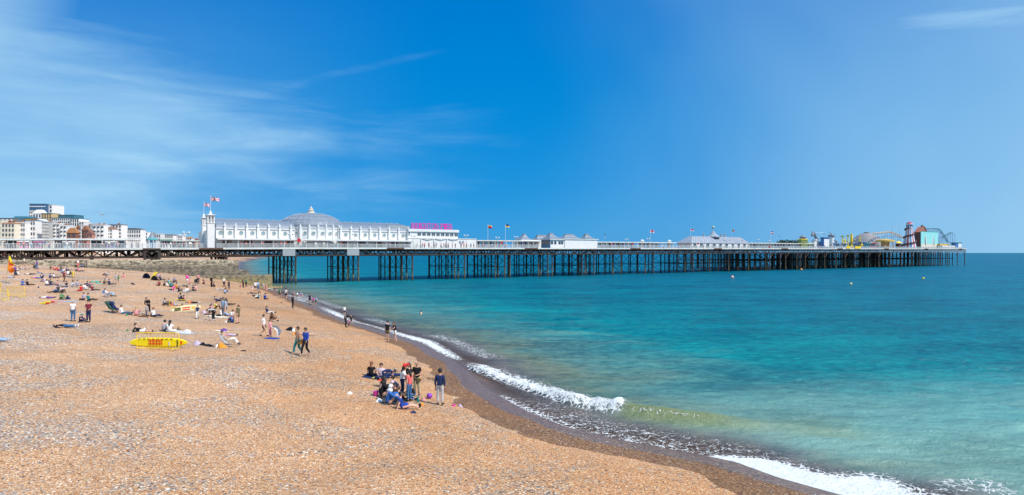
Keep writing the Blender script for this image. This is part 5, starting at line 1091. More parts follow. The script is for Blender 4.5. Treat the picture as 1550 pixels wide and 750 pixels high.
def make_body(kind):
    d = POSE(kind); up = d['up'].normalized(); d['cr'] = d['hd'] + up * .07
    nodes, ed = bone(d, BN, BRD, EDG); me = skin_mesh(nodes, ed, 1)
    b = MB(); b.v = [tuple(v.co) for v in me.vertices]; b.f = [tuple(p.vertices) for p in me.polygons]; b.m = [0] * len(b.f); b.mats = []
    fc = (d['face'] - up * d['face'].dot(up)).normalized() if abs(d['face'].normalized().dot(up)) < .98 else d['face'].normalized(); sd = fc.cross(up).normalized()
    fc2 = (fc * 1 + d['face'].normalized() * .3).normalized(); c = d['hd']; SK = 'SK'
    b.m = [b._mi(SK)] * len(b.f)
    b.tube(c + fc * .07 + up * .015, c + fc * .118 - up * .012, .012, .017, n=5, m=SK)                 # nose
    for s_ in (-1, 1):
        b.ball(tuple(c + fc * .083 + sd * .034 * s_ + up * .02), .013, m=BLACK, n=6, k=4)               # eyes
        b.ball(tuple(c + sd * .09 * s_ + up * .0), .024, m=SK, n=6, k=4)                                 # ears
    b.tube(c + fc * .086 - up * .045 - sd * .025, c + fc * .086 - up * .045 + sd * .025, .006, n=4, m=mat('lips', (.35, .1, .09)))
    for s_, q in ((1, 'R'), (-1, 'L')):                                                                 # five fingers on each hand
        w, p = d['wr' + q], d['pm' + q]; a = (p - w).normalized(); n0 = a.orthogonal().normalized(); e = a.cross(n0).normalized()
        for k, (o_, ln) in enumerate([(-.027, .062), (-.010, .075), (.009, .08), (.027, .07)]):
            r0 = p + a * .015 + e * o_; r1 = r0 + a * ln * .55 + n0 * .006; r2 = r1 + a * ln * .4 + n0 * .02; b.tube(r0, r1, .0095, .0085, n=5, m=SK); b.tube(r1, r2, .0085, .0065, n=5, m=SK)
        r0 = p - a * .02 - e * .03; r1 = r0 - e * .025 + a * .03 + n0 * .01; b.tube(r0, r1, .012, .010, n=5, m=SK); b.tube(r1, r1 + a * .028 + e * .006 + n0 * .012, .010, .007, n=5, m=SK)
    return b, d, fc, up, sd
SKINS = [mat('skin_fair', (.62, .36, .26), .6, var=.04), mat('skin_tan', (.45, .24, .15), .6, var=.04), mat('skin_brown', (.20, .09, .05), .6, var=.04)]
def mesh_from(b, name, mats, smooth=True):
    me = bpy.data.meshes.new(name); me.from_pydata(b.v, [], b.f)
    for m in mats: me.materials.append(m)
    if b.mats: me.polygons.foreach_set('material_index', b.m)
    if smooth: me.polygons.foreach_set('use_smooth', [True] * len(me.polygons))
    me.update(); return me
PROTO = {}
def lerp(a, b, f): return a + (b - a) * f
def proto(kind):
    if kind in PROTO: return PROTO[kind]
    b, d, fc, up, sd = make_body(kind); P_ = {'d': d}
    P_['body'] = mesh_from(b, 'person', [SKINS[0] if m == 'SK' else m for m in b.mats])
    def top(long, vest=False):
        n = ['pel', 'wai', 'che', 'nb'] + [a + s for s in 'RL' for a in ('sh', 'el', 'wr')]; r = [.135, .125, .14, .07] + [.068, .056, .042] * 2; dd = dict(d)
        dd['pel'] = lerp(d['pel'], (d['hpR'] + d['hpL']) / 2, 1.) - (d['wai'] - d['pel']) * .45; dd['nb'] = lerp(d['che'], d['nb'], .8)
        ed = [('pel', 'wai'), ('wai', 'che'), ('che', 'nb')]
        dd['pel'] = lerp(d['pel'], d['wai'], .2)
        for s in 'RL': n.append('hp' + s); ed.append(('pel', 'hp' + s)); dd['hp' + s] = lerp(d['hp' + s], d['kn' + s], .06)
        for s in 'RL':
            if not long: dd['el' + s] = lerp(d['sh' + s], d['el' + s], .62); n.remove('wr' + s)
            else: dd['wr' + s] = lerp(d['el' + s], d['wr' + s], .9)
            ed += [('che', 'sh' + s), ('sh' + s, 'el' + s)] + ([('el' + s, 'wr' + s)] if long else [])
        rr = [dict(hpR=.118, hpL=.118, pel=.14, wai=.130, che=.14, nb=.072, shR=.07, shL=.07, elR=.058, elL=.058, wrR=.042, wrL=.042)[k] for k in n]
        nd, e = bone(dd, n, rr, ed); return skin_mesh(nd, e, 1)
    def legs(long, shortf=.75):
        n = ['pel', 'hpR', 'knR', 'hpL', 'knL']; dd = dict(d); dd['pel'] = lerp(d['pel'], d['wai'], .7); ed = [('pel', 'hpR'), ('hpR', 'knR'), ('pel', 'hpL'), ('hpL', 'knL')]
        rad = dict(pel=.125, hpR=.105, hpL=.105, knR=.075, knL=.075, anR=.058, anL=.058)
        if long:
            for s in 'RL': dd['an' + s] = lerp(d['kn' + s], d['an' + s], .92); n.append('an' + s); ed.append(('kn' + s, 'an' + s))
        else:
            for s in 'RL': dd['kn' + s] = lerp(d['hp' + s], d['kn' + s], shortf); rad['kn' + s] = .088
        nd, e = bone(dd, n, [rad[k] for k in n], ed); return skin_mesh(nd, e, 1)
    def skirt(f):
        k = (d['knR'] + d['knL']) / 2; a = (d['anR'] + d['anL']) / 2
        pts = [(lerp(d['pel'], d['wai'], .4), .12), (lerp(d['pel'], k, .25), .17), (k, .19)]
        if f > 1: pts.append((lerp(k, a, .85), .20))
        else: pts[-1] = (lerp(d['pel'], k, .85), .18)
        return skin_mesh([(tuple(p), r) for p, r in pts], [(i, i + 1) for i in range(len(pts) - 1)], 1)
    P_['tee'] = top(False); P_['long'] = top(True); P_['trousers'] = legs(True); P_['shorts'] = legs(False); P_['brief'] = legs(False, .3); P_['skirt'] = skirt(1); P_['robe'] = skirt(2)
    for s in 'RL':
        a, t_ = d['an' + s], d['to' + s]; h = a - (t_ - a) * .25; P_['shoe' + s] = skin_mesh([(tuple(h), .045), (tuple(lerp(a, t_, .5)), .05), (tuple(t_ + (t_ - a) * .15), .04)], [(0, 1), (1, 2)], 1)
    c = d['hd']
    def hair(long, hat=None):
        b = MB(); N, K = 12, 7; C = c + up * .022 - fc * .014; r = .108
        vs = []; 
        for j in range(K + 1):
            th = math.pi * j / K
            for i in range(N): ph = 2 * math.pi * i / N; vs.append(C + up * r * math.cos(th) * 1.08 + (fc * math.cos(ph) + sd * math.sin(ph)) * r * math.sin(th))
        fs = []
        for j in range(K):
            for i in range(N):
                a, e = j * N + i, j * N + (i + 1) % N; q = [a, e, e + N, a + N]; m = sum((vs[k] for k in q), Vector()) / 4 - c
                fr, hh = m.dot(fc), m.dot(up)
                if hat == 'scarf': keep = not (fr > .05 and -.06 < hh < .06)
                else: keep = hh > .045 if fr > .035 else hh > -.035 if fr > -.03 else hh > -.09
                if keep: fs.append(tuple(q))
        b.add(vs, fs)
        if hat == 'cap': b.tube(c + up * .075 + fc * .06, c + up * .06 + fc * .19, .06, .05, n=6)
        if long: b.tube(C - fc * .05 - up * .02, d['nb'] - fc * .12 - up * .08, .085, .045, n=8)
        if hat == 'scarf': b.tube(c - up * .06, d['nb'] - up * .03, .09, .15, n=10)
        return mesh_from(b, 'hair', [BLACK])
    P_['hair'] = hair(False); P_['hairlong'] = hair(True); P_['scarf'] = hair(False, 'scarf'); P_['cap'] = hair(False, 'cap')
    PROTO[kind] = P_; return P_
HC_ = {'k': ('black', (.015, .012, .012)), 'b': ('brown', (.10, .05, .025)), 'f': ('fair', (.42, .28, .12)), 'r': ('auburn', (.17, .06, .025)), 'g': ('grey', (.4, .4, .4)), 'W': ('white', (.75, .75, .75)), 'R': ('red', (.65, .02, .02)), 'p': ('pale pink', (.6, .45, .5)), 'n': ('navy', (.02, .03, .12)), 't': ('teal', (.02, .3, .28)), 'bb': ('dark brown', (.06, .04, .03)), 'l': ('light', (.6, .6, .6))}
CC = dict(white=(.78, .78, .78), black=(.014, .014, .018), navy=(.015, .03, .10), blue=(.03, .13, .42), jeans=(.05, .14, .30), lightblue=(.28, .42, .62), red=(.60, .03, .03), pink=(.70, .28, .32), magenta=(.65, .05, .32), coral=(.70, .14, .14), green=(.03, .22, .10), teal=(.015, .20, .20), grey=(.30, .31, .34),
          lightgrey=(.50, .50, .52), khaki=(.40, .34, .22), olive=(.14, .12, .06), maroon=(.20, .03, .05), purple=(.16, .06, .30), lilac=(.50, .42, .60), yellow=(.75, .60, .08), orange=(.75, .28, .03), brown=(.12, .06, .035), cream=(.70, .62, .5), turquoise=(.02, .50, .45), royal=(.02, .06, .34), charcoal=(.06, .06, .07), stripe=(.35, .35, .42), floral=(.55, .45, .5), skin=None)
def cm(c): return mat('cloth_' + c, CC[c], .85, var=.15, vs=6, spec=.2)
NPC = 0
def put(me, name, par, m, slot=0):
    o = bpy.data.objects.new(name, me); COL.objects.link(o); o.parent = par
    if len(me.materials) == 0: me.materials.append(BLACK)
    o.material_slots[slot].link = 'OBJECT'; o.material_slots[slot].material = m; return o
def person(loc, kind, rz, top, bot, hair='k', label=None, group=None, h=1.0, sk=0, th='tee', bh='trousers', hs='hair', shoes='black', cat='person', tilt=0.):
    global NPC; NPC += 1; P_ = proto(kind)
    o = bpy.data.objects.new('person', P_['body']); COL.objects.link(o); o.location = loc; o.rotation_euler = (tilt, 0, rz); o.scale = (h, h, h)
    o.material_slots[0].link = 'OBJECT'; o.material_slots[0].material = SKINS[sk]; tag(o, label, cat, group)
    if top: put(P_[th], 'robe_top' if bh == 'robe' else 'shirt' if th == 'tee' else 'jacket', o, cm(top))
    if bot: put(P_[bh], bh if bh != 'brief' else 'swim_shorts', o, cm(bot))
    hm = mat('hair_' + HC_[hair][0].replace(' ', '_'), HC_[hair][1], .7)
    if hair != 'x': put(P_[hs if hs in P_ else 'hair'], 'headscarf' if hs == 'scarf' else 'cap' if hs == 'cap' else 'hair', o, hm)
    if shoes:
        for s in 'RL': put(P_['shoe' + s], 'shoe', o, cm(shoes))
    return o
HC_['x'] = ('none', (.1, .1, .1))
def D(deg): return R(deg)          # facing: 0 away from camera, 90 left, 180 towards camera, -90 right (sea)

# ---- individually described people: (x, y of feet or seat in the photo, pose, facing, top, bottom, hair, label, extras)
AT = []
def pp(px, py, kind, rz, top, bot, hair, label, **kw):
    if len(label.split()) > 16: print('LONG', label)
    AT.append(label); g = ground(px, py); return person(g, kind, D(rz), top, bot, hair, label, **kw)
# the group nearest the camera
pp(666, 614, 'stand', -10, 'navy', 'lightgrey', 'k', 'man in navy jacket and pale grey trousers standing alone right of the picnic group', th='long', h=1.06, sk=1)
pp(631, 600, 'hold', 165, 'black', 'khaki', 'x', 'bald man in black shirt and khaki trousers holding a bag behind the picnic group', h=1.06, sk=1)
q_ = pp(609, 604, 'lean', -75, 'white', 'navy', 'k', 'person in white top, navy jeans and red cap leaning over the picnic', h=1.04, hs='hairlong')
put(proto('lean')['cap'], 'cap', q_, mat('hair_red', (.65, .02, .02), .7)).scale = (1.06, 1.06, 1.04)
pp(619.5, 608.5, 'stand', 60, 'coral', 'jeans', 'k', 'girl in coral top and blue jeans standing in the picnic group', hs='hairlong', h=.93)
pp(619, 600, 'stand', 140, 'black', 'charcoal', 'k', 'dark haired person in black standing behind the girl in coral', hs='hairlong', h=1.0)
pp(623, 606, 'kneel', 80, 'black', 'jeans', 'k', 'person in dark top and jeans crouching behind the girl in coral', h=.95)
pp(609, 620, 'sit', -75, 'royal', 'royal', 'k', 'girl in royal blue dress sitting at the front of the picnic group', bh='skirt', shoes='black', h=.95)
pp(588, 613, 'knees', -70, 'blue', 'blue', 'W', 'woman in blue robe and white headscarf sitting low in the picnic group', th='long', bh='robe', hs='scarf', h=1.12)
pp(578, 602, 'knees', -60, 'black', 'black', 'k', 'woman in black robe and headscarf sitting at the left of the picnic group', th='long', bh='robe', hs='scarf', h=1.22)
pp(591, 604, 'knees', -80, 'pink', 'lilac', 'p', 'person in pink with a pale floral headscarf between the two robed women', th='long', bh='robe', hs='scarf', h=1.05)
pp(583, 588, 'bend', -70, 'navy', 'navy', 'k', 'person in navy bending down at the back of the picnic group', h=.95)
pp(600, 598, 'kneel', 90, 'navy', 'charcoal', 'k', 'person in navy kneeling with back to the bald man', h=.95)
pp(598, 606, 'cross', 150, 'brown', 'brown', 'k', 'person in brown sitting in the middle of the picnic group', h=.98)
pp(604, 609, 'cross', 100, 'olive', 'black', 'b', 'person in olive sitting behind the leaning person with red cap', h=.9)
pp(562, 571, 'cross', -5, 'black', 'navy', 'r', 'person in black with long auburn hair sitting on a navy blanket', hs='hairlong', h=1.0)
pp(577, 573, 'cross', 190, 'floral', 'navy', 'k', 'person in white floral shirt sitting beside the auburn haired person', h=1.0)
pp(590, 571, 'back', -80, 'navy', 'navy', 'k', 'person in navy trousers lying with white shoes beside the floral shirt', shoes='white', th='long', h=1.0)
# along the water
pp(586.5, 517, 'stand', 165, 'black', 'olive', 'k', 'man in black shirt and olive shorts standing at the water edge with a woman', bh='shorts', shoes=None, h=1.04)
pp(598, 517, 'lean', 120, 'black', 'white', 'b', 'woman in black shirt and white shorts leaning on the man by the water', bh='shorts', shoes=None, hs='hairlong', h=1.02)
pp(524, 496, 'bend', -80, 'black', 'black', 'k', 'person in black bending over a small child at the water edge', th='long', h=1.15)
pp(528, 495, 'stand', 90, 'magenta', 'black', 'b', 'small child in pink under the bending person', h=.5)
pp(521.5, 479, 'stand', -160, 'white', 'navy', 'b', 'child in white shirt standing in the shallow foam', bh='shorts', shoes=None, h=.82)
pp(443, 467, 'hold', -90, 'black', 'black', 'k', 'figure in black wetsuit standing on the slope above the children', th='long', h=1.08, bh='trousers')
pp(469, 462, 'walk', -120, 'navy', 'black', 'k', 'adult in navy wading with two children at the right of the shoreline group', bh='shorts', h=1.08)
pp(474.5, 463, 'stand', 170, 'magenta', 'green', 'k', 'child in pink top and green bottoms beside the wading adult in navy', bh='shorts', h=.8, shoes=None)
pp(478.5, 462, 'stand', 160, 'lightblue', 'black', 'b', 'child in pale blue at the right end of the wading group', bh='shorts', h=.8, shoes=None)
pp(423.5, 453, 'walk', -20, 'green', 'charcoal', 'b', 'man in green shirt and dark shorts strolling down to the water', bh='shorts', h=1.1)
pp(433, 454, 'stand', -30, 'white', 'black', 'k', 'broad man in white shirt and black shorts by the shallow water', bh='shorts', h=1.12)
pp(445, 451, 'stand', 150, 'pink', 'black', 'b', 'child in pink at the water edge right of the man in white', bh='shorts', h=.72, shoes=None)
pp(450, 453, 'walk', -90, 'white', 'charcoal', 'b', 'child in white and dark paddling between two children in pink', bh='shorts', h=.78, shoes=None)
pp(455.5, 452, 'bend', -90, 'lightblue', 'magenta', 'k', 'child in blue and pink bending to the water', bh='shorts', h=.92, shoes=None)
pp(416, 444, 'stand', -20, 'navy', 'coral', 'b', 'small child in navy and red at the far end of the shallows', bh='shorts', h=.72, shoes=None)
pp(403, 445, 'stand', -30, 'pink', 'pink', 'f', 'woman in pale pink dress standing by the end of the groyne', bh='skirt', h=1.0, hs='hairlong')
pp(399, 439, 'stand', 0, 'floral', 'floral', 'f', 'paler small figure in front of the groyne tip', bh='skirt', h=.9)
pp(390.5, 441, 'stand', 20, 'lightblue', 'jeans', 'b', 'person in light blue top and jeans near the green end of the groyne', h=1.1)
pp(386.5, 442, 'stand', -160, 'white', 'charcoal', 'k', 'person in white and dark shorts beside the one in light blue', bh='shorts', h=1.1)
pp(381.5, 443, 'stand', 100, 'lilac', 'white', 'f', 'girl in lilac and white standing left of the pair by the groyne', h=.85, bh='skirt')
pp(372.5, 435, 'stand', 0, 'green', 'black', 'k', 'person in dark green standing against the green groyne wall', h=1.05)
pp(368, 436, 'stand', -30, 'black', 'black', 'k', 'person in black with bare arms standing against the green groyne wall', h=1.0)
pp(364, 435, 'cross', 170, 'magenta', 'black', 'b', 'child in magenta sitting at the foot of the green groyne wall', h=.6)
swim = person(Vector((*W0(637.5, 475.5, .0), -1.22)), 'stand', D(70), None, 'navy', 'k', 'dark haired swimmer with head and shoulders above the sea', bh='shorts', shoes=None, h=1.0)
# right-centre of the beach
pp(451, 537, 'walk', 150, None, 'teal', 'k', 'shirtless walker in teal trousers carrying an orange cloth', h=1.06, sk=1, shoes=None)
pp(462.5, 539, 'walk', 160, 'royal', 'black', 'k', 'walker in royal blue long sleeved top and black leggings', th='long', h=1.06, sk=1, shoes=None)
pp(461, 508, 'prone', -90, None, 'blue', 'b', 'sunbather in blue shorts lying face down behind the two walkers', bh='shorts', shoes=None)
pp(399, 510, 'walk', -80, 'white', 'charcoal', 'k', 'woman in white top and long dark skirt holding a bag by the white sheet', bh='skirt', h=1.02)
pp(409, 511, 'stand', -100, 'pink', 'pink', 'b', 'girl in pink standing behind the billowing white sheet', h=.80, shoes=None)
pp(405, 475, 'sit', -90, 'navy', 'white', 'b', 'person in navy with white trousers sitting alone above the brown robed woman', hs='hairlong')
pp(410, 487, 'knees', -70, 'brown', 'brown', 'bb', 'woman in brown robe and headscarf sitting alone on the shingle', th='long', bh='robe', hs='scarf', h=1.1)
pp(401, 454, 'cross', -20, 'royal', 'charcoal', 'b', 'person in royal blue sitting right of the pair near the groyne', h=1.1)
pp(391.5, 452.5, 'cross', 100, 'teal', 'black', 'k', 'person in dark teal sitting in the middle of a trio near the groyne', h=1.05)
pp(387, 450.5, 'recline', -90, 'black', 'white', 'k', 'person in black and white reclining at the left of a trio near the groyne')
pp(381, 445, 'back', -95, 'navy', 'black', 'b', 'person in dark clothes lying flat above the trio near the groyne')
pp(394.5, 443.5, 'knees', 90, 'pink', 'black', 'b', 'small child sitting between the groyne visitors and the royal blue sitter', h=.7)
pp(346.5, 438.5, 'stand', 0, 'charcoal', 'charcoal', 'k', 'person in charcoal with rucksack standing in front of the lower groyne', h=.95)
pp(340.5, 445, 'kneel', 30, 'lightblue', 'jeans', 'b', 'child in light blue kneeling below the standing rucksack wearer', h=.75)
pp(339, 434.5, 'stand', 0, 'white', 'black', 'f', 'fair haired person in white shirt standing in front of the groyne', h=1.02)
pp(341.5, 441.5, 'cross', -90, 'brown', 'jeans', 'k', 'person in brown sitting beside the standing rucksack wearer')
pp(332, 439.5, 'back', -90, 'lightgrey', 'grey', 'b', 'person in light grey lying flat left of the kneeling child')
pp(320, 435, 'stand', -100, 'black', 'black', 'k', 'tall person in black standing alone in front of the groyne', th='long', h=1.15)
pp(324.5, 435, 'knees', 80, 'black', 'charcoal', 'k', 'person in black sitting at the feet of the tall person in black')
pp(308.5, 430.5, 'kneel', 170, 'maroon', 'black', 'k', 'person in maroon kneeling by the wall between two standing people', h=.95)
pp(300, 430.5, 'stand', 0, 'pink', 'black', 'k', 'person in pale pink top and black trousers walking along the groyne', h=1.1)
pp(283.5, 432, 'stand', 20, 'magenta', 'white', 'r', 'woman in magenta top and white skirt standing by the groyne', bh='skirt', h=1.15)
pp(287, 430, 'stand', 90, 'grey', 'pink', 'b', 'person in grey beside the woman in magenta', h=.9)
# the long row below the groyne
row = [(236, 424, 'pink', 'black', 'b', 'person in pink sitting right of the dark beach tents'), (240, 420.5, 'lilac', 'navy', 'b', 'person in lilac sitting behind the dark beach tents'), (243, 424.5, 'navy', 'black', 'k', 'person in navy sitting at the right end of the beach tents'),
 (241, 433, 'maroon', 'brown', 'b', 'person in maroon sitting alone left of the white shirted back'), (248.5, 433.5, 'black', 'black', 'k', 'person in black beside the white shirted back'), (253, 434, 'white', 'lightgrey', 'k', 'person in white shirt with back turned in the long row of sunbathers'),
 (259, 435, 'teal', 'navy', 'k', 'person in teal in the long row of sunbathers'), (263, 428, 'blue', 'black', 'b', 'person in blue sitting behind the long row of sunbathers'), (262, 440, 'magenta', 'navy', 'k', 'person in bright magenta in the long row of sunbathers'),
 (266.5, 437.5, 'orange', 'black', 'b', 'person in orange in the long row of sunbathers'), (270.5, 442, 'navy', 'navy', 'b', 'person in navy hunched over in the long row of sunbathers'), (283.5, 443, 'white', 'jeans', 'k', 'person in white shirt and jeans at the lower end of the row'),
 (292, 440.5, 'black', 'black', 'k', 'person in black left of the one in pink at the end of the row'), (296.5, 440, 'pink', 'white', 'b', 'person in pale pink at the right end of the row'), (256, 430, 'turquoise', 'grey', 'b', 'person in turquoise sitting behind the white shirted back')]
KS = ['cross', 'knees', 'sit']
for i, (x, y, a, b_, h_, l) in enumerate(row): pp(x, y, KS[i % 3], [-70, 10, -100, 60, -20][i % 5], a, b_, h_, l, h=1.02)
pp(276, 442.5, 'recline', -100, 'yellow', 'white', 'f', 'person in yellow reclining in the long row of sunbathers')
# upper centre
pp(163.5, 449.5, 'chair', -80, 'white', 'lightblue', 'k', 'person in white shirt and pale jeans sitting on a folding chair')
pp(175.5, 428.5, 'stand', 170, 'lightgrey', 'lightgrey', 'b', 'child in pale grey shirt and shorts standing beside the green towel', bh='shorts', h=.88, shoes=None)
pp(179.3, 429.5, 'stand', 150, 'green', 'green', 'b', 'child wrapped in a bright green towel', bh='skirt', h=.78, th='long', shoes=None)
pp(187.5, 421, 'cross', 100, 'pink', 'pink', 'k', 'person in pink sitting right of the children with the green towel', h=.95)
pp(161.5, 417.5, 'recline', 95, 'lightblue', 'navy', 'f', 'person in light blue reclining alone below the groyne')
pp(157.5, 430.5, 'knees', -60, 'olive', 'olive', 'b', 'person in olive sitting left of the navy and white shirt')
pp(161, 427.5, 'cross', 170, 'floral', 'grey', 'k', 'person in pale floral shirt sitting behind the one in olive')
pp(166, 431.5, 'sit', -90, 'navy', 'charcoal', 'k', 'person in navy with legs stretched right below the green towel')
pp(145, 428, 'prone', 85, 'turquoise', 'turquoise', 'k', 'person lying under a turquoise towel', th='long', bh='robe', shoes=None)
pp(134, 488, 'akimbo', 178, 'maroon', 'navy', 'k', 'man in maroon shirt and dark jeans standing with hands on hips', h=1.04, sk=0)
pp(110.5, 487, 'stand', 10, 'white', 'jeans', 'g', 'man in white shirt and blue jeans standing with back turned and a cap', h=1.0, hs='cap')
pp(122, 488.5, 'knees', -90, 'navy', 'navy', 't', 'small child in navy with a teal cap sitting between two standing men', h=.8, hs='cap')
pp(98, 496, 'back', -92, 'black', 'jeans', 'n', 'man in jeans lying flat on his back with white shoes', shoes='white', h=1.05)
pp(-6, 517, 'back', -92, 'grey', 'lightblue', 'b', 'reclining person at the left edge of the view with only jeans and shoes showing', shoes='lightgrey')
pp(185, 476, 'sit', -80, 'white', 'jeans', 'b', 'person in white shirt and jeans reading beside the pushchairs')
pp(206, 478.5, 'knees', 20, 'pink', 'blue', 'f', 'fair haired person in pale pink top and blue skirt with back turned', hs='hairlong', bh='skirt')
pp(224.5, 477, 'lean', -160, 'black', 'black', 'b', 'person in black leaning over a toddler beside the reclining one in white', th='long', h=1.0)
pp(222, 478, 'stand', 160, 'lightgrey', 'grey', 'b', 'toddler in pale grey held by the leaning person in black', h=.62)
pp(233, 480, 'sit', -100, 'white', 'navy', 'r', 'person in white top and navy trousers stretched out to the right', h=1.0)
pp(226, 479.5, 'back', 80, 'brown', 'black', 'b', 'person in brown lying at the feet of the leaning person in black', h=.7)
pp(248, 463, 'knees', -80, 'grey', 'charcoal', 'b', 'person in grey crouching left of the yellow frame with black rucksack')
pp(248, 502, 'knees', -20, 'stripe', 'black', 'k', 'person in grey shirt sitting close to the one in white')
pp(257, 504, 'cross', 10, 'white', 'white', 'k', 'person in white shirt with dark ponytail and back turned', hs='hairlong', h=1.05)
pp(214, 504, 'recline', -85, 'black', 'white', 'k', 'person in black jacket and white shorts reclining behind the yellow board', th='long', bh='shorts')
pp(272, 456, 'knees', -20, 'navy', 'black', 'k', 'person in navy sitting just above the yellow frame', h=1.15)
pp(278.5, 455.5, 'cross', 90, 'pink', 'white', 'k', 'small person in pale pink next to the one in navy above the frame', h=.8)
pp(291, 459.5, 'back', -95, 'red', 'black', 'b', 'person in red top and black trousers lying above the rescue board', shoes='white')
pp(264, 463, 'back', -88, 'red', 'lightblue', 'k', 'person in red lying inside the yellow frame', bh='shorts')
pp(299, 483, 'walk', -160, 'navy', 'white', 'b', 'boy in navy shirt and white trousers walking below the rescue board', h=.78)
pp(322.5, 486, 'bend', 80, 'lightgrey', 'black', 'k', 'person in pale grey shirt and black leggings bending with white shoes', shoes='white', h=1.08, )
pp(330, 456.5, 'recline', -90, 'navy', 'navy', 'k', 'person in navy reclining above the large family group')
pp(337, 461, 'knees', -110, 'teal', 'black', 'b', 'person in teal top sitting above the large family group', h=1.05)
pp(345, 462, 'back', -92, 'blue', 'black', 'k', 'person in blue lying right of the one in teal')
pp(326, 468, 'knees', -70, 'yellow', 'black', 'b', 'person in bright yellow top at the back of the large family group')
pp(337.5, 477, 'stand', 150, 'lightblue', 'grey', 'b', 'left of two people in pale blue standing in the large family group')
pp(341.8, 478, 'stand', 100, 'lightblue', 'jeans', 'k', 'person in pale blue dress standing right in the large family group', bh='skirt', hs='hairlong', h=1.05)
pp(334, 479, 'cross', 120, 'white', 'black', 'b', 'person in white sitting at the front of the large family group')
pp(346.5, 479, 'recline', 85, 'white', 'lightblue', 'b', 'person in white and pale jeans reclining right in the family group')
pp(351.5, 489, 'knees', 60, 'blue', 'navy', 'l', 'child in blue with a white cap sitting at the lower right of the family group', hs='cap', h=.95)
pp(360.5, 490, 'lean', 70, 'olive', 'olive', 'b', 'person in dark striped dress leaning over the child in the white cap', bh='skirt', h=1.02)
pp(317, 474, 'knees', -50, 'black', 'black', 'b', 'person in black sitting at the left of the large family group')
pp(320, 472, 'cross', -80, 'pink', 'grey', 'b', 'person in pink leaning in at the left of the family group')
pp(344, 523, 'chair', -75, 'stripe', 'white', 'k', 'person in grey shirt and white trousers lying back in a deckchair', bh='trousers', sk=0, shoes='charcoal', h=1.0)
pp(346, 509, 'back', -95, 'pink', 'lilac', 'b', 'person in pink lying just behind the deckchair', h=.8)
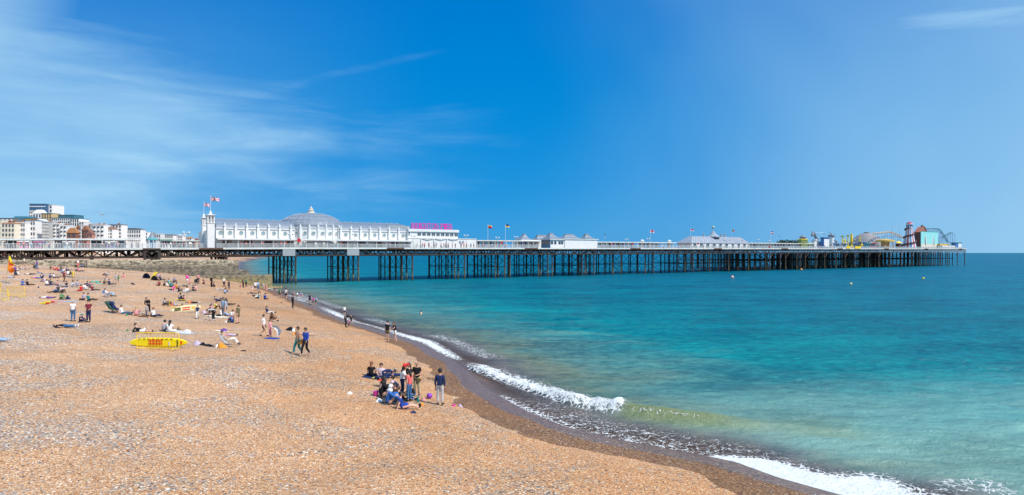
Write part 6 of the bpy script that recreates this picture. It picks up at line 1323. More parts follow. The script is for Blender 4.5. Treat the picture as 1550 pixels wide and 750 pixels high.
# upper left crowd
ul = [(33, 397, 'knees', 'lightblue', 'navy', 'b', 'person in light blue crouching near the pier legs at the upper left'), (36.5, 403, 'stand', 'white', 'black', 'k', 'person in white top and black skirt standing at the upper left'), (49, 401, 'cross', 'blue', 'white', 'b', 'person in blue sitting alone at the start of the groyne'),
 (55.5, 408, 'stand', 'purple', 'jeans', 'k', 'person in purple top and jeans standing at the start of the groyne'), (51.5, 406, 'knees', 'black', 'black', 'k', 'person in black crouching beside the one in purple and jeans'), (29.5, 411, 'knees', 'black', 'white', 'k', 'person in black top sitting above the orange flag'),
 (37, 408, 'back', 'lightblue', 'jeans', 'b', 'person in pale blue lying under the standing black skirt'), (23, 418, 'stand', 'purple', 'navy', 'b', 'person in purple standing right of the flags'), (27.5, 417, 'knees', 'white', 'black', 'k', 'person in white and black sitting right of the flags'),
 (12, 421, 'back', 'pink', 'lightblue', 'f', 'person in pale swimwear lying behind the flag pole'), (45, 416, 'back', 'white', 'navy', 'b', 'person in white lying in the middle of the upper left beach'), (58, 414, 'cross', 'pink', 'lightblue', 'b', 'person in pink sitting behind the one in magenta'),
 (63, 422, 'knees', 'navy', 'navy', 'k', 'person in long navy clothes sitting beside the one in magenta'), (55.5, 422, 'back', 'magenta', 'blue', 'k', 'person in magenta lying on a blue towel'), (34, 432, 'cross', 'blue', 'blue', 'b', 'person in bright blue sitting above the yellow barrier'),
 (42, 432.5, 'sit', 'black', 'black', 'k', 'person in black top with legs stretched right above the yellow barrier'), (76, 408, 'knees', 'green', 'red', 'k', 'person in green at the left end of a row in front of the groyne'), (83, 409.5, 'knees', 'coral', 'black', 'k', 'person in coral sitting in front of the groyne'),
 (88, 411, 'sit', 'red', 'blue', 'k', 'person in red sitting in front of the groyne'), (92, 408.5, 'cross', 'charcoal', 'black', 'k', 'person in charcoal sitting close to the groyne wall'), (96, 413, 'cross', 'white', 'blue', 'k', 'person in white shirt sitting left of the bright blue back'),
 (100.5, 411, 'knees', 'blue', 'navy', 'b', 'person in bright blue seen from behind in front of the groyne'), (103, 416.5, 'cross', 'white', 'black', 'k', 'person in white shirt with a dark rug below the bright blue back'), (109, 415.5, 'knees', 'khaki', 'black', 'b', 'person in khaki sitting right of the dark rug'),
 (118, 405, 'stand', 'white', 'coral', 'k', 'person in white top with dark hair standing by the groyne wall'), (124, 404.5, 'cross', 'blue', 'navy', 'b', 'person in blue sitting right against the groyne wall'), (131, 405.5, 'stand', 'navy', 'navy', 'b', 'person in navy standing right of the blue sitter by the groyne'),
 (115.5, 411.5, 'knees', 'navy', 'navy', 'b', 'person in navy sitting below the white top by the groyne'), (120, 411.5, 'sit', 'pink', 'navy', 'b', 'person in pink and navy sitting below the white top by the groyne'), (97, 427, 'walk', 'maroon', 'brown', 'b', 'person in maroon top walking among the sunbathers'),
 (111, 425, 'stand', 'yellow', 'yellow', 'f', 'girl in a pale yellow dress standing among the sunbathers'), (75.5, 421.5, 'knees', 'blue', 'navy', 'k', 'person in blue in the middle of a packed group'), (81.5, 421.5, 'sit', 'white', 'navy', 'k', 'person in white shirt with dark trousers stretched right in the packed group'),
 (67.5, 427, 'knees', 'floral', 'lilac', 'f', 'person in floral shirt at the left of the packed group'), (70.5, 432.5, 'cross', 'white', 'navy', 'k', 'person in white sitting lowest in the packed group'), (77, 432, 'sit', 'navy', 'navy', 'k', 'person in navy with a yellow bag in the packed group'),
 (87, 433.5, 'cross', 'pink', 'lightblue', 'b', 'person in pale pink at the right end of the packed group'), (82, 443.5, 'back', 'black', 'black', 'k', 'person in black lying below the packed group'), (88, 441, 'cross', 'charcoal', 'blue', 'k', 'person in charcoal sitting behind the one lying in black'),
 (93.5, 443.5, 'knees', 'floral', 'black', 'b', 'person in floral print right of the one lying in black'), (101, 435, 'cross', 'black', 'jeans', 'k', 'person in black striped top sitting alone in the upper left crowd'), (109, 434.5, 'knees', 'white', 'lightblue', 'k', 'person in white shirt left of the striped pair'),
 (117, 433, 'cross', 'stripe', 'lilac', 'b', 'person in patterned grey right of the white shirt in the crowd'), (123, 441, 'cross', 'red', 'red', 'k', 'person in red shorts sitting beside the white backs'), (127.5, 439, 'knees', 'white', 'white', 'k', 'person in white shirt with broad back turned in the crowd'),
 (133, 434.5, 'knees', 'navy', 'navy', 'k', 'person in navy pattern right of the broad white back'), (136.5, 436, 'cross', 'purple', 'black', 'b', 'person in purple right of the broad white back'), (140, 440.5, 'sit', 'maroon', 'charcoal', 'b', 'person in maroon with bare legs at the right of the crowd'),
 (71, 452, 'back', 'white', 'purple', 'k', 'person in white lying above the two yellow rescue tubes'), (92.5, 454, 'knees', 'green', 'green', 'k', 'person in dark green sitting on a blue towel'), (127, 454.5, 'cross', 'lilac', 'black', 'b', 'person in pale lilac sitting left of the one in green'),
 (134.5, 455.5, 'sit', 'teal', 'black', 'k', 'person in teal green sitting above the man in maroon')]
for i, (x, y, k, a, b_, h_, l) in enumerate(ul): pp(x, y, k, -85 if k in ('sit', 'back') else [170, -60, 20, 80, -110][i % 5], a, b_, h_, l, bh='skirt' if 'skirt' in l or 'dress' in l else 'trousers', h=.98)
# ---- more sunbathers in the gaps, described by clothes only where alone
rr = random.Random(21); names = [k for k in CC if k not in ('skin', 'stripe', 'floral')]
def combined(kind, top, bot, hair, th='tee', bh='trousers'):
    """one small mesh: body, clothes and hair with their own slots"""
    P_ = proto(kind); b = MB(); mats = []
    for part, m in (('body', SKINS[0]), (th, cm(top)), (bh, cm(bot)), ('hair', mat('hair_' + HC_[hair][0].replace(' ', '_'), HC_[hair][1], .7))):
        me = P_[part]; b.add([v.co for v in me.vertices], [tuple(p.vertices) for p in me.polygons], m)
    return b
CM = []
for kind in ('stand', 'walk', 'hold', 'stand', 'akimbo'):
    for q in range(6):
        t_, b_ = rr.choice(['white', 'navy', 'red', 'lightblue', 'black', 'white', 'coral', 'grey', 'blue', 'cream', 'pink']), rr.choice(['black', 'jeans', 'navy', 'khaki', 'black', 'charcoal'])
        b = combined(kind, t_, b_, rr.choice('kbf')); CM.append(mesh_from(b, 'person', b.mats))
SM = []
for kind in ('cross', 'knees', 'sit', 'back', 'stand'):
    for q in range(5):
        t_, b_ = rr.choice(['white', 'navy', 'red', 'lightblue', 'black', 'magenta', 'teal', 'grey', 'blue', 'yellow']), rr.choice(['black', 'jeans', 'navy', 'white']); b = combined(kind, t_, b_, rr.choice('kbf')); SM.append(mesh_from(b, 'person', b.mats))
def tiny(me, loc, rz, label, group, h=1.):
    o = bpy.data.objects.new('person', me); COL.objects.link(o); o.location = loc; o.rotation_euler = (0, 0, rz); o.scale = (h, h, h); tag(o, label, 'person', group)
# deck crowd
def crowd(px0, px1, n, t0, t1, label, group):
    for i in range(n):
        px = px0 + (px1 - px0) * (i + rr.random()) / n; t_ = rr.uniform(t0, t1); s = sp(px, t_); tiny(rr.choice(CM), pw(s, t_, zd(s)), rr.uniform(0, 6.28), label, group, rr.uniform(.92, 1.08))
crowd(0, 212, 24, 1.0, 6, 'tiny distant visitor on the left approach deck behind the railing', 'visitors on the approach deck')
crowd(243, 305, 14, 1.0, 4, 'tiny distant visitor on deck between conical kiosk and tower', 'visitors between kiosk and tower')
crowd(345, 440, 13, .7, 2.5, 'tiny distant visitor walking under the left colonnade of the hall', 'visitors by the left hall colonnade')
crowd(445, 512, 8, .7, 2, 'tiny distant visitor on deck in front of the domed bay', 'visitors in front of the dome')
crowd(515, 636, 9, .7, 2.5, 'tiny distant visitor by the right colonnade of the hall', 'visitors by the right hall colonnade')
crowd(637, 720, 16, .5, 1.9, 'tiny dark visitor against the white wall below the sign', 'visitors below the sign')
crowd(724, 816, 16, .7, 6, 'tiny distant visitor on deck between the sign building and the white block', 'visitors left of the white block')
crowd(906, 1022, 18, .7, 6, 'tiny distant visitor on deck between the white block and palm court', 'visitors right of the white block')
crowd(1024, 1133, 15, .7, 3.5, 'tiny distant visitor on deck in front of the palm court', 'visitors at the palm court')
crowd(1136, 1290, 14, .7, 6, 'tiny distant visitor on deck beside the rides', 'visitors beside the rides')
# far beach under and beyond the pier
def farb(px0, px1, n, y0, y1, label, group):
    for i in range(n):
        px = px0 + (px1 - px0) * (i + rr.random()) / n; g = ground(px, rr.uniform(y0, y1)); me = rr.choice(SM) 
        tiny(me, g, rr.uniform(0, 6.28), label, group, 1.0 if g.y < 200 else 1.15)
farb(0, 60, 14, 388.5, 395, 'tiny sunbather under the left end of the pier deck', 'far sunbathers left under the pier')
farb(60, 300, 20, 388.6, 391.8, 'tiny far sunbather on the sand seen above the groyne', 'far sunbathers beyond the groyne')
farb(300, 360, 4, 389, 393, 'tiny far figure on the distant beach right of the tower foot', 'far sunbathers right of the tower foot')

# ------------------------------------------------------------------ things on the beach
def gth(px, py, name, label, cat, rz=0., group=None, dz=0.): return thing(name, label, cat, ground(px, py, dz), R(rz), group)
YB = mat('board_yellow', (.85, .68, .0), .3, var=.05); OB = mat('board_orange', (.8, .12, .01), .4)
def board(T, Lb, wb, th, zc, tilt, deck=YB, nose=None):
    """long rescue board lying on its edge, facing the camera: x along, z across, y thickness"""
    N = 24; b = MB(); v = []
    prof = [(-1, 0), (-.7, .9), (.7, .9), (1, 0), (.7, -.9), (-.7, -.9)]
    for i in range(N + 1):
        f = i / N * 2 - 1; k = max(.02, (1 - abs(f) ** 3.2)) ** .6
        for a, c in prof: v.append((f * Lb / 2, c * th / 2 * (k ** .4), zc + a * wb / 2 * k))
    n = len(prof); fs = [(i * n + j, i * n + (j + 1) % n, (i + 1) * n + (j + 1) % n, (i + 1) * n + j) for i in range(N) for j in range(n)] + [tuple(range(n - 1, -1, -1)), tuple(N * n + j for j in range(n))]
    b.add(v, fs); o = b.build('board', deck, T); return o
T = gth(240, 526.5, 'rescue_board', 'long yellow rescue board with red orange blocks leaning in a yellow frame', 'rescue board', -2)
bo = board(T, 3.85, .62, .14, .33, 0)
for r_ in (0, 1):
    for k in range(4):
        b = MB(); x = -.62 + k * .24; z = .40 - r_ * .20; b.box(x, x + .2, -.092, -.068, z, z + .13); b.build('red_panel', mat('panel_red', (.7, .04, .01), .5), bo)
b = MB(); [b.box(-1.3 + k * .3, -1.12 + k * .3, -.093, -.068, .555, .585) for k in range(8)]; b.build('black_lettering_bar', BLACK, bo)
b = MB(); b.box(.72, .79, -.095, -.068, .12, .38); b.build('white_handle', WHITE, bo); b = MB(); b.path([(1.25, -.09, .08), (1.33, -.09, .3), (1.27, -.09, .55)], .025); b.path([(1.2, -.1, .1), (1.45, -.1, .08)], .02); b.build('leash', BLACK, bo); b = MB(); b.box(1.48, 1.6, -.08, -.055, .25, .45); b.build('orange_mark', OB, bo)
def barrier(px, py, w, h, label, rz, bars=14, sign=None, lean=0., yoff=-.25, dz=0.):
    T = gth(px, py, 'barrier', label, 'barrier', rz, 'yellow steel barriers on the beach', dz); T.location.y += yoff; T.rotation_euler.x = R(lean)
    b = MB(); r = .028; c = .1
    b.path([(-w / 2, 0, .12), (-w / 2, 0, h - c), (-w / 2 + c, 0, h), (w / 2 - c, 0, h), (w / 2, 0, h - c), (w / 2, 0, .12), (-w / 2, 0, .12)], r, 6); b.build('frame', YEL, T)
    b = MB(); [b.tube((-w / 2 + w * (k + 1) / (bars + 1), 0, .12), (-w / 2 + w * (k + 1) / (bars + 1), 0, h), .011, n=4) for k in range(bars)]; b.build('bars', YEL, T)
    for x in (-w * .38, w * .38): b = MB(); b.path([(x, -.3, .02), (x, 0, .12), (x, .3, .02)], .022, 5); b.build('foot', YEL, T)
    return T
barrier(237, 531, 2.75, 1.1, 'yellow barred barrier holding the long yellow rescue board', -3, 13, yoff=.14)
barrier(272, 467, 2.6, 1.0, 'yellow barrier around the person in red, above the pale rescue board', -12, 6, yoff=0)
T1_ = barrier(24, 450, 3.1, 1.15, 'right one of two yellow barriers at the left edge below the flags', -22, 10, yoff=0)
T2_ = barrier(4, 455, 2.6, 1.1, 'left one of two yellow barriers with a lettered board at the left edge', -20, 8, yoff=-.3)
sg_ = thing('warning_sign', 'yellow board with black letters cut off by the left edge of the view', 'sign', ground(3.0, 443), R(-20)); sg_.location.z += .75; sg_.location.y -= .4
b = MB(); b.box(-1.6, .30, -.02, .02, -.05, .42); b.build('panel', YEL, sg_); text_mesh('IVE.', .44, .004, .012, BLACK, 'lettering', sg_, (-.62, -.028, .03), width=.86)
b = MB(); b.path([(-1.4, .02, -.8), (-1.4, .02, 0)], .03); b.path([(.2, .02, -.8), (.2, .02, 0)], .03); b.build('legs', YEL, sg_)
T = gth(14, 437, 'tube_rack', 'black and white lettered strip hung between the two left barriers', 'banner', -20, dz=.65); T.location.y -= .2; b = MB(); b.box(-.75, .75, -.02, .02, 0, .16); b.build('strip', WHITE, T); b = MB(); [b.box(-.6 + k * .3, -.45 + k * .3, -.03, -.021, .03, .13) for k in range(4)]; b.build('marks', BLACK, T)
T = gth(282, 473, 'rescue_board', 'pale cream and yellow rescue board with red panels propped on the shingle', 'rescue board', 14); bo = board(T, 2.9, .7, .14, .40, 0, mat('board_cream', (.75, .68, .4), .3)); bo.rotation_euler = (R(-20), R(-7), 0)
for r_ in (0, 1): b = MB(); b.box(-.35, .4, -.095, -.068, .44 - r_ * .22, .55 - r_ * .22); b.build('red_panel', mat('panel_red', (.7, .04, .01)), bo)
b = MB(); b.box(-1.1, -.5, -.094, -.068, .25, .6); b.build('dark_end', mat('board_shade_brown', (.12, .09, .02)), bo); b = MB(); b.box(.55, .9, -.094, -.068, .28, .52); b.build('orange_mark', mat('board_amber', (.75, .4, .05)), bo)
# flag pole with two flags
p0 = ground(8.5, 429); T = thing('flag_pole', 'leaning beach pole with a yellow and red flag above an orange flag', 'flagpole', p0); top = Vector((.75, .0, 5.6))
kk = p0.y / F; top = Vector((5.2 * kk, 0, 42 * kk)); b = MB(); b.tube((0, 0, -.2), top, .05, .035, n=6); b.build('pole', mat('weathered_timber', (.42, .33, .15), .8), T)
def rag(pts, m, name, nx=10):
    b = MB(); 
    (a, c), (d_, e) = pts; a, c, d_, e = map(Vector, (a, c, d_, e))
    for i in range(nx):
        for j in range(8):
            P = []
            for u, v in ((i / nx, j / 8), ((i + 1) / nx, j / 8), ((i + 1) / nx, (j + 1) / 8), (i / nx, (j + 1) / 8)):
                p = lerp(lerp(a, c, u), lerp(d_, e, u), v); p = p + Vector((0, .22 * math.sin(u * 6 + v * 4) * u, .05 * math.sin(u * 9))); P.append(p)
            b.add(P, [(0, 1, 2, 3)], m((j + .5) / 8))
    o = b.build(name, None, T)
k = kk
rag((((5.4 * k, 0, 42 * k), (11 * k, .1, 31 * k)), ((4.2 * k, 0, 30 * k), (9.5 * k, .1, 24 * k))), lambda v: YB if v < .55 else mat('flag_red2', (.7, .09, .02)), 'yellow_red_flag')
rag((((4.0 * k, 0, 29 * k), (13.0 * k, .1, 21.5 * k)), ((3.2 * k, 0, 19.5 * k), (7.5 * k, .1, 13.5 * k))), lambda v: mat('flag_orange', (.85, .22, .01)), 'orange_flag')
for px, py, lb in [(66, 460.5, 'upper right one of two yellow and red rescue tubes lying on the shingle'), (74, 459, '')][:0]: pass
for px, py, lb in [(75, 458.8, 'upper of two yellow rescue tubes with red ends on the shingle'), (67, 461, 'lower left of two yellow rescue tubes with red ends on the shingle')]:
    T = gth(px, py, 'rescue_tube', lb, 'rescue tube', -12, 'rescue tubes'); b = MB(); b.tube((-.6, 0, .1), (.25, 0, .1), .08, .09, n=8); b.build('yellow_float', YB, T); b = MB(); b.tube((.253, 0, .1), (.65, 0, .1), .09, .07, n=8); b.build('red_end', RED, T)
# pushchairs
def pram(px, py, m, label, rz):
    T = gth(px, py, 'pushchair', label, 'pushchair', rz, 'pushchairs'); T.scale = (.8, .8, .8); b = MB()
    for y in (-.25, .25): b.path([(.45, y, .18), (-.1, y, .6), (-.55, y, 1.05)], .018, 5); b.path([(-.35, y, .18), (.2, y, .65)], .018, 5)
    b.tube((-.55, -.25, 1.05), (-.55, .25, 1.05), .02, n=5); b.build('frame', BLACK, T)
    b = MB(); b.prism([(-.35, .55), (.15, .38), (.28, .42), (.25, .52), (-.1, .62), (-.55, 1.15), (-.75, 1.08)], -.22, .22, m); b.build('seat', m, T)
    b = MB(); b.prism([(-.75, 1.1), (-.95, 1.3), (-.85, 1.42), (-.55, 1.38), (-.35, 1.15), (-.5, 1.1)], -.24, .24, m); b.build('hood', m, T)
    for x in (.45, -.35):
        for y in (-.28, .28):
            b = MB(); prev = None
            for q in range(11): a_ = q * math.pi / 5; p = (x + .13 * math.cos(a_), y, .15 + .13 * math.sin(a_)); (b.tube(prev, p, .022, n=4) if prev else None); prev = p
            b.tube((x, y - .02, .15), (x, y + .02, .15), .03, n=6); b.build('wheel', BLACK, T)
pram(176, 474.5, cm('navy'), 'right navy pushchair of two with tilted hood', -6); pram(170.5, 474.5, mat('cloth_bottle_green', (.03, .10, .07), .8), 'left dark green pushchair of two beside the reader', -12)
T = gth(297, 430.5, 'pushchair', 'small dark pushchair beside the pale pink walker at the groyne', 'pushchair', 20); b = MB(); b.prism([(-.3, .3), (.2, .25), (.3, .5), (0, .95), (-.3, .8)], -.2, .2); b.build('seat', BLACK, T); b = MB(); b.path([(-.3, 0, .1), (.5, 0, .9)], .03); b.path([(.3, 0, .1), (-.2, 0, .6)], .03); b.build('frame', GREY, T)
# folding chair and deckchair
T = gth(162.5, 450.5, 'folding_chair', 'small folding camp chair under the person in pale jeans', 'chair', -80)
b = MB(); [b.path([(x, -.3, 0), (x, .3, .36)], .015, 5) for x in (-.25, .25)]; [b.path([(x, .3, 0), (x, -.3, .36)], .015, 5) for x in (-.22, .22)]; [b.path([(x, -.25, .34), (x, -.42, .85)], .015, 5) for x in (-.24, .24)]; b.build('frame', GREY, T)
b = MB(); b.box(-.24, .24, -.28, .3, .29, .31); b.build('seat', cm('blue'), T); b = MB(); b.prism([(-.24, .5), (.24, .5), (.24, .85), (-.24, .85)], -.42, -.39); b.build('backrest', cm('blue'), T)
T = gth(345, 525.5, 'deckchair', 'wooden deckchair with striped canvas below the family group', 'deckchair', -75)
for x in (-.3, .3): b = MB(); b.path([(x, -.62, 1.05), (x, .55, .02)], .022, 5); b.build('rail', WOOD, T); b = MB(); b.path([(x * .9, -.6, .02), (x * .9, .5, .5)], .022, 5); b.build('rail', WOOD, T)
b = MB(); b.tube((-.3, -.62, 1.05), (.3, -.62, 1.05), .022, n=5); b.tube((-.3, .5, .5), (.3, .5, .5), .022, n=5); b.tube((-.3, -.6, .03), (.3, -.6, .03), .02, n=5); b.build('crossbar', WOOD, T)
b = MB(); pts = [(-.62, 1.05), (-.42, .68), (-.2, .38), (.0, .26), (.25, .33), (.5, .5)]
for (y, z), (y2, z2) in zip(pts[:-1], pts[1:]):
    for k in range(6): x = -.26 + k * .52 / 6; b.add([(x, y, z - .03), (x + .52 / 6, y, z - .03), (x + .52 / 6, y2, z2 - .03), (x, y2, z2 - .03)], [(0, 1, 2, 3)], cm('navy') if k % 2 else cm('white'))
b.build('canvas', None, T)
# soft things: bags, towels, blankets
def blob(px, py, sx, sy, sz, m, name, label, cat, rz=0., seed=1, group=None):
    if sx > .3: sx *= .72; sy *= .75; sz *= .62
    T = gth(px, py, name, label, cat, rz, group); rb = random.Random(seed); b = MB(); n, k = 12, 6; v = []
    for j in range(k + 1):
        th_ = math.pi / 2 * j / k
        for i in range(n):
            a_ = 2 * math.pi * i / n; f = 1 + .30 * math.sin(a_ * 2 + seed * 1.7) + .2 * math.sin(a_ * 5 + seed) + rb.uniform(-.12, .12); v.append((sx / 2 * math.cos(a_) * math.cos(th_) * f, sy / 2 * math.sin(a_) * math.cos(th_) * f, sz * math.sin(th_) * (1 + rb.uniform(-.3, .3)) * (1 + .4 * math.sin(a_ + seed * 2.)) - (.03 if j == 0 else 0)))
    b.add(v, [(j * n + i, j * n + (i + 1) % n, (j + 1) * n + (i + 1) % n, (j + 1) * n + i) for j in range(k) for i in range(n)])
    b.build('body', m, T, True); return T
def towel(px, py, w, l, m, label, rz=0., name='towel', cat='towel', m2=None):
    w *= .8; l *= .8
    T = gth(px, py, name, label, cat, rz); c = T.location; b = MB(); nx, ny = 8, 10; ca, sa = math.cos(R(rz)), math.sin(R(rz)); rb = random.Random(int(px)); P = []
    Q = np.array([(c.x + ca * (i / nx - .5) * l - sa * (j / ny - .5) * w, c.y + sa * (i / nx - .5) * l + ca * (j / ny - .5) * w) for j in range(ny + 1) for i in range(nx + 1)]); Z = beach_z(Q)
    for q, z in zip(range(len(Q)), Z): i, j = q % (nx + 1), q // (nx + 1); P.append(((i / nx - .5) * l, (j / ny - .5) * w, z - c.z + .012 + rb.uniform(0, .018)))
    for j in range(ny):
        for i in range(nx): b.add([P[j * (nx + 1) + i], P[j * (nx + 1) + i + 1], P[(j + 1) * (nx + 1) + i + 1], P[(j + 1) * (nx + 1) + i]], [(0, 1, 2, 3)], m2 if m2 and j % 4 == 1 else m)
    b.build('cloth', None, T); return T
towel(570, 572, 1.4, 1.8, cm('navy'), 'dark navy picnic blanket under the auburn haired person', -8, 'blanket', 'blanket')
towel(594, 608, 1.5, 1.7, cm('charcoal'), 'dark picnic rug under the seated group with robes', 5, 'blanket', 'blanket')
blob(565, 573.5, .55, .25, .1, cm('yellow'), 'bag', 'flat yellow bag beside the auburn haired person', 'bag'); blob(575, 576.5, .4, .25, .1, cm('red'), 'bag', 'small red bag at the edge of the navy blanket', 'bag')
T = gth(569, 600, 'bucket', 'magenta toy bucket left of the woman in black robe', 'bucket'); b = MB(); b.lathe((0, 0, 0), [(.10, 0), (.15, .24), (.16, .25), (.13, .25)], 12); b.build('bucket_body', cm('magenta'), T); b = MB(); b.path([(-.15, 0, .24), (-.1, 0, .36), (.1, 0, .36), (.15, 0, .24)], .01, 4); b.build('handle', WHITE, T)
blob(573.5, 609, .5, .35, .2, cm('white'), 'bag', 'white bag with black top left of the woman in blue robe', 'bag', 0, 3); blob(574, 605, .4, .3, .18, cm('black'), 'bag', 'black bag just behind the white bag', 'bag', 0, 4)
T = gth(650, 604, 'ball', 'small purple ball between the picnic group and the lone man', 'ball'); b = MB(); b.ball((0, 0, .14), .15, n=14, k=10); b.build('ball_body', mat('ball_purple', (.25, .04, .45), .4), T, True)
T = gth(632.5, 609.5, 'bottle', 'green blue drink bottle on the shingle', 'bottle'); b = MB(); b.lathe((0, 0, 0), [(.05, 0), (.055, .02), (.055, .22), (.02, .29), (.02, .32)], 10); b.build('bottle_body', cm('teal'), T); b = MB(); b.lathe((0, 0, .32), [(.024, 0), (.024, .03)], 8); b.build('cap', WHITE, T)
for px, py, m, lb in [(641, 607, 'pink', 'pale pink toy left of the purple ball'), (639, 613.5, 'orange', 'tiny orange toy below the bottle'), (625.5, 626, 'navy', 'small navy pouch below the girl in the royal blue dress'), (686, 615, 'magenta', 'tiny pink scrap right of the lone man'), (697, 616, 'lilac', 'tiny lilac scrap farthest right of the lone man'), (529, 597, 'white', 'crumpled white paper on the shingle left of the picnic')]: blob(px, py, .22, .16, .09, cm(m), 'litter', lb, 'litter', 0, int(px))
T = gth(636, 574, 'coat', 'olive and orange coat held by the bald man', 'coat'); T.location = ground(631, 600) + Vector((.2, -.38, .95)); T.rotation_euler = (0, R(35), 0); T.scale = (.65, .65, .65); b = MB(); b.lathe((0, 0, -.3), [(.08, -.12), (.15, .05), (.16, .3), (.1, .42)], 8, sy=.5); b.build('body', cm('olive'), T); b = MB(); b.ball((0, -.04, .1), .075, n=8, k=6); b.build('lining', cm('orange'), T)
blob(455, 512, .42, .3, .3, cm('orange'), 'cloth', 'orange cloth carried by the shirtless walker', 'cloth').location = ground(451, 537) + Vector((.26, -.2, .78))
blob(441, 501, 1.0, .5, .4, cm('black'), 'bag', 'black bag with white end above the two walkers', 'bag', 0, 5); blob(444.5, 501.5, .5, .4, .3, cm('white'), 'bag', 'white bundle leaning on the black bag', 'bag', 0, 6)
blob(445, 507, .6, .4, .25, cm('orange'), 'bag', 'orange bag at the head of the prone sunbather', 'bag', 0, 7); blob(426, 459, .35, .2, .16, cm('black'), 'bag', 'small black bag alone above the wetsuit figure', 'bag', 0, 8)
blob(201, 431, .9, .35, .3, cm('black'), 'rucksack', 'black rucksack lying alone between the green towel and the long row', 'rucksack', 0, 9)
towel(412, 513, .9, 1.3, cm('royal'), 'royal blue towel under the billowing white sheet', 5)
# billowing white sheet
T = gth(415, 512, 'sheet', 'white sheet held up in the wind like a sail', 'sheet'); b = MB(); k = T.location.y / F
OU = [(-4.5, 18.5), (-2, 19.3), (1, 19.5), (4, 18.8), (7, 17), (9.6, 14.6), (11, 11.5), (10.8, 8.5), (9.5, 6), (6.5, 2.5)]; IN_ = [(-4.3, 17.4), (-2.2, 16.6), (0, 15.5), (2, 14.2), (3.5, 12.5), (4.7, 10.8), (5.1, 9), (5.1, 7), (4.8, 5), (4.3, 2.6)]
V_ = []
for q, (o1, o2) in enumerate(zip(OU, IN_)):
    for v in range(5): f = v / 4; V_.append(((o1[0] + (o2[0] - o1[0]) * f) * k, .28 * math.sin(f * math.pi) + .05 * math.sin(q * 2.2 + v) - .1, (o1[1] + (o2[1] - o1[1]) * f) * k))
b.add(V_, [(q * 5 + v, q * 5 + v + 1, q * 5 + 6 + v, q * 5 + 5 + v) for q in range(len(OU) - 1) for v in range(4)]); b.build('cloth', cm('white'), T, True)
blob(300, 522.5, .75, .5, .32, cm('lilac'), 'bag', 'lilac bundle at the left of a black jacket', 'bag', 0, 11); blob(309, 523.5, 1.3, .55, .22, cm('black'), 'jacket', 'black jacket heaped on the shingle right of the long yellow board', 'jacket', -5, 12)
towel(336, 502, .7, 1.5, cm('cream'), 'cream mat with a purple bag above the deckchair', -5, 'mat', 'mat'); blob(338, 501, .9, .4, .25, cm('purple'), 'bag', 'purple bag on the cream mat above the deckchair', 'bag', 0, 13)
blob(329, 526, .4, .35, .25, cm('white'), 'bag', 'white bag beside the orange one under the deckchair', 'bag', 0, 14); blob(337, 526.5, .75, .4, .32, cm('orange'), 'bag', 'orange bag under the deckchair', 'bag', 0, 15); blob(368, 532, .5, .2, .1, cm('black'), 'sandals', 'pair of black sandals right of the deckchair', 'sandals', 0, 16)
blob(308, 474, .9, .5, .3, cm('lilac'), 'bag', 'lilac bundle left of the family group', 'bag', 0, 17); blob(315, 477, 1.2, .6, .2, cm('charcoal'), 'blanket', 'charcoal rug heaped left of the family group', 'blanket', 0, 18); blob(343, 488, .5, .4, .15, cm('white'), 'bag', 'white bag beside the child in the white cap', 'bag', 0, 19)
towel(330, 480, 1.6, 3.0, cm('cream'), 'pale rug under the large family group', -4, 'blanket', 'blanket'); towel(273, 503.5, 1.2, 2.4, cm('lightgrey'), 'pale grey rug with plastic bags right of the white shirted couple', -3, 'blanket', 'blanket')
blob(282, 502.5, .8, .5, .22, cm('white'), 'carrier_bag', 'white carrier bag at the right end of the grey rug', 'bag', 0, 20); blob(271, 500, .4, .3, .25, cm('olive'), 'bag', 'olive bag on the grey rug', 'bag', 0, 21)
blob(193, 501.5, .12, .12, .11, cm('green'), 'ball', 'tiny bright green ball on the shingle left of the reclining person', 'ball', 0, 22)
blob(255.5, 462, .9, .5, .5, cm('black'), 'rucksack', 'black and yellow rucksack inside the yellow frame', 'rucksack', 0, 23); blob(196, 477, .8, .4, .3, cm('charcoal'), 'bag', 'dark bags between the reader and the one in pale pink', 'bag', 0, 24); blob(192, 478, .4, .3, .2, cm('green'), 'bag', 'small green bag beside the reader', 'bag', 0, 25)
blob(215, 480, 1.3, .5, .2, cm('brown'), 'bag', 'brown heap of bags left of the toddler', 'bag', 0, 26); towel(104, 457, 1.0, 2.6, cm('lightblue'), 'light blue towel under the person in dark green', -6); towel(88, 456, .7, 2.0, cm('pink'), 'pink striped towel left of the light blue towel', -6)
blob(103, 453.5, .6, .4, .5, cm('navy'), 'rucksack', 'navy rucksack beside the person in dark green', 'rucksack', 0, 27); blob(86, 496.5, .6, .4, .25, cm('black'), 'bag', 'black bag under the head of the man lying in jeans', 'bag', 0, 28)
towel(100, 419, 1.0, 3.2, cm('charcoal'), 'charcoal rug under the white shirt in front of the groyne', 0, 'blanket', 'blanket'); blob(58, 436, .2, .2, .15, cm('navy'), 'bag', 'tiny navy bag right of the barrier', 'bag', 0, 29); towel(151, 429.8, .8, 1.2, cm('turquoise'), 'turquoise mat at the feet of the towel covered sleeper', -6); blob(76, 427.5, 1.0, .5, .4, cm('charcoal'), 'rucksack', 'dark rucksack in the packed group', 'rucksack', 0, 30)
blob(78.5, 427, .7, .4, .25, cm('yellow'), 'bag', 'yellow bag in the packed group', 'bag', 0, 31); blob(66, 418, .5, .4, .25, cm('blue'), 'bag', 'blue bag above the packed group', 'bag', 0, 32); blob(61.5, 393.5, 1.6, 1., .9, cm('green'), 'pop_up_tent', 'small green pop up tent beside the start of the groyne', 'tent', 0, 33)
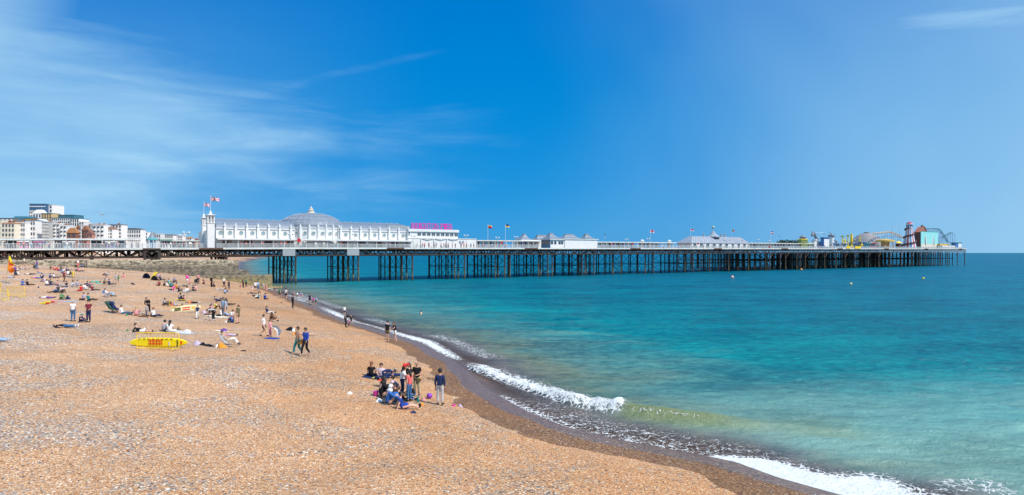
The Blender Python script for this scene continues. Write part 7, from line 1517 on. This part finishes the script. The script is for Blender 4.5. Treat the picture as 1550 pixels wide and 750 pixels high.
blob(172, 449, 1.0, .5, .35, cm('olive'), 'bag', 'dark olive bag right of the folding chair', 'bag', 0, 34); blob(157, 449.2, .7, .4, .12, cm('black'), 'bag', 'flat black bag left of the folding chair', 'bag', 0, 35)
# beach tents at the foot of the groyne
for px, py, w, h_, m, lb in [(221.5, 422, 1.25, .95, 'navy', 'left navy beach tent at the foot of the groyne'), (233.5, 425, 1.1, .85, 'charcoal', 'right charcoal beach tent at the foot of the groyne')]:
    T = gth(px, py, 'beach_tent', lb, 'beach tent', 10, 'beach tents'); b = MB(); n = 10; V_ = []
    for j in range(7):
        e_ = math.pi * j / 6
        for i in range(n + 1): a_ = math.pi * .0 + math.pi * i / n; V_.append((w / 2 * math.cos(a_) * math.sin(e_ * .5 + .0) if False else w / 2 * math.cos(a_), .7 * math.sin(a_) * math.cos(e_ / 2), h_ * math.sin(a_) * math.sin(e_ / 2)))
    b.add(V_, [(j * (n + 1) + i, j * (n + 1) + i + 1, (j + 1) * (n + 1) + i + 1, (j + 1) * (n + 1) + i) for j in range(6) for i in range(n)]); b.build('canopy', cm(m), T, True)
    b = MB(); b.path([(w / 2 * math.cos(a_), -.02, h_ * math.sin(a_)) for a_ in np.linspace(0, math.pi, 11)], .02, 4); b.build('hoop', BLACK, T)
T = gth(229, 422.5, 'windbreak', 'yellow and green windbreak tilted between two dark tents', 'windbreak', 20); b = MB(); b.add([(-.2, 0, 0), (.5, 0, 0), (1.1, 0, 1.2), (.5, 0, 1.25), (-.2, .03, 0), (.5, .03, 0), (1.1, .03, 1.2), (.5, .03, 1.25)], [(0, 1, 2, 3), (7, 6, 5, 4), (0, 4, 5, 1), (1, 5, 6, 2), (2, 6, 7, 3), (3, 7, 4, 0)]); b.build('panel', cm('yellow'), T); b = MB(); b.tube((.5, -.02, 0), (1.12, -.02, 1.3), .025, n=5); b.build('stick', cm('green'), T)
blob(225.5, 421.5, .8, .5, .5, cm('lightgrey'), 'bag', 'grey white bag between the tents', 'bag', 0, 36); blob(257, 428.5, 1.6, .6, .3, cm('charcoal'), 'bag', 'dark bags behind the long row', 'bag', 0, 37); blob(278, 434, 1.4, .5, .25, cm('black'), 'bag', 'black bag right of the orange sitter', 'bag', 0, 38)
# buoys
for px, py, m, lb, r in [(1108.5, 421.5, mat('buoy_pink', (.7, .42, .36), .5), 'pale pink mooring buoy in front of the palm court', .52), (1213, 409.5, mat('buoy_orange', (.75, .32, .12), .5), 'orange mooring buoy close to the pier head', .55), (1288, 431.5, mat('buoy_cream', (.75, .6, .3), .5), 'small cream buoy nearest the camera', .32), (1397.5, 423, mat('buoy_yellow', (.8, .6, .05), .5), 'yellow buoy farthest right on the sea', .36)]:
    x, y = W0(px, py); T = thing('buoy', lb, 'buoy', (x, y, .12), 0, 'mooring buoys on the sea'); b = MB(); b.ball((0, 0, r * .45), r, n=16, k=10); b.build('float', m, T, True); b = MB(); b.lathe((0, 0, r * 1.4), [(.09, 0), (.09, .12), (.03, .16)], 8); b.build('ring', GREY, T)
# gulls
def gull(px, py, Y, span, label, rz, bank=0., m=WHITE):
    T = thing('seagull', label, 'bird', ((px - 775) / F * Y, Y, HC - (py - HY) / F * Y), R(rz), 'gulls in the air'); T.rotation_euler = (0, R(bank), R(rz)); s = span / 2
    b = MB(); b.lathe((0, 0, 0), [(.02, -.30), (.07, -.2), (.10, 0), (.07, .18), (.055, .26), (.02, .33)], 8); o = b.build('body', mat('gull_body', (.45, .38, .4)), T, True); o.rotation_euler = (R(-90), 0, 0)
    for k in (-1, 1):
        b = MB(); b.add([(k * .05, .12, .02), (k * .05, -.12, .02), (k * s * .45, -.06, .22 * s), (k * s * .45, .14, .22 * s), (k * s, -.14, .12 * s), (k * s * .97, -.05, .12 * s)] + [(k * .05, .12, .0), (k * .05, -.12, .0), (k * s * .45, -.06, .2 * s), (k * s * .45, .14, .2 * s), (k * s, -.14, .1 * s), (k * s * .97, -.05, .1 * s)],
                        [(0, 1, 2, 3), (3, 2, 4, 5), (9, 8, 7, 6), (11, 10, 8, 9), (0, 3, 9, 6), (1, 7, 8, 2), (3, 5, 11, 9), (2, 8, 10, 4), (4, 10, 11, 5)]); b.build('wing', mat('gull_wing_grey', (.25, .25, .28)), T)
gull(154, 325, 70, 1.35, 'seagull gliding with spread wings above the white hotels', 15, 18)
gull(741.5, 359, 150, 1.1, 'tiny gull flying between the two middle flagpoles', 60, 10); gull(916, 355.5, 150, 1.2, 'upper small gull flying above the shelter right of the white block', 30, 30); gull(915.5, 360.5, 150, 1.1, 'lower small gull above the shelter right of the white block', -50, 20); gull(1180, 358, 220, 1.2, 'gull gliding left of the onion domed booth', 40, 10)
for px, py, lb in [(424.5, 450, ''),][:0]: pass
for i, (px, py) in enumerate([(1180, 407.6), (1192, 407), (1206, 406.5), (1216, 406.3), (1168, 408.3), (1243, 405.8), (1249, 405.9), (1298, 405.5)]):
    x, y = W0(px, py); T = thing('seagull', 'white gull resting on the water at the foot of the outer piles', 'bird', (x, y, .1), rr.uniform(0, 6), 'gulls on the water'); b = MB(); b.lathe((0, 0, .1), [(.05, -.1), (.2, 0), (.18, .12), (.05, .2)], 8, sx=1.6); b.build('body', WHITE, T, True); b = MB(); b.ball((.25, 0, .35), .08, n=6, k=4); b.build('head', WHITE, T)
bpy.context.view_layer.update()
print('PEOPLE', NPC, 'DUP', [a for a in set(AT) if AT.count(a) > 1])
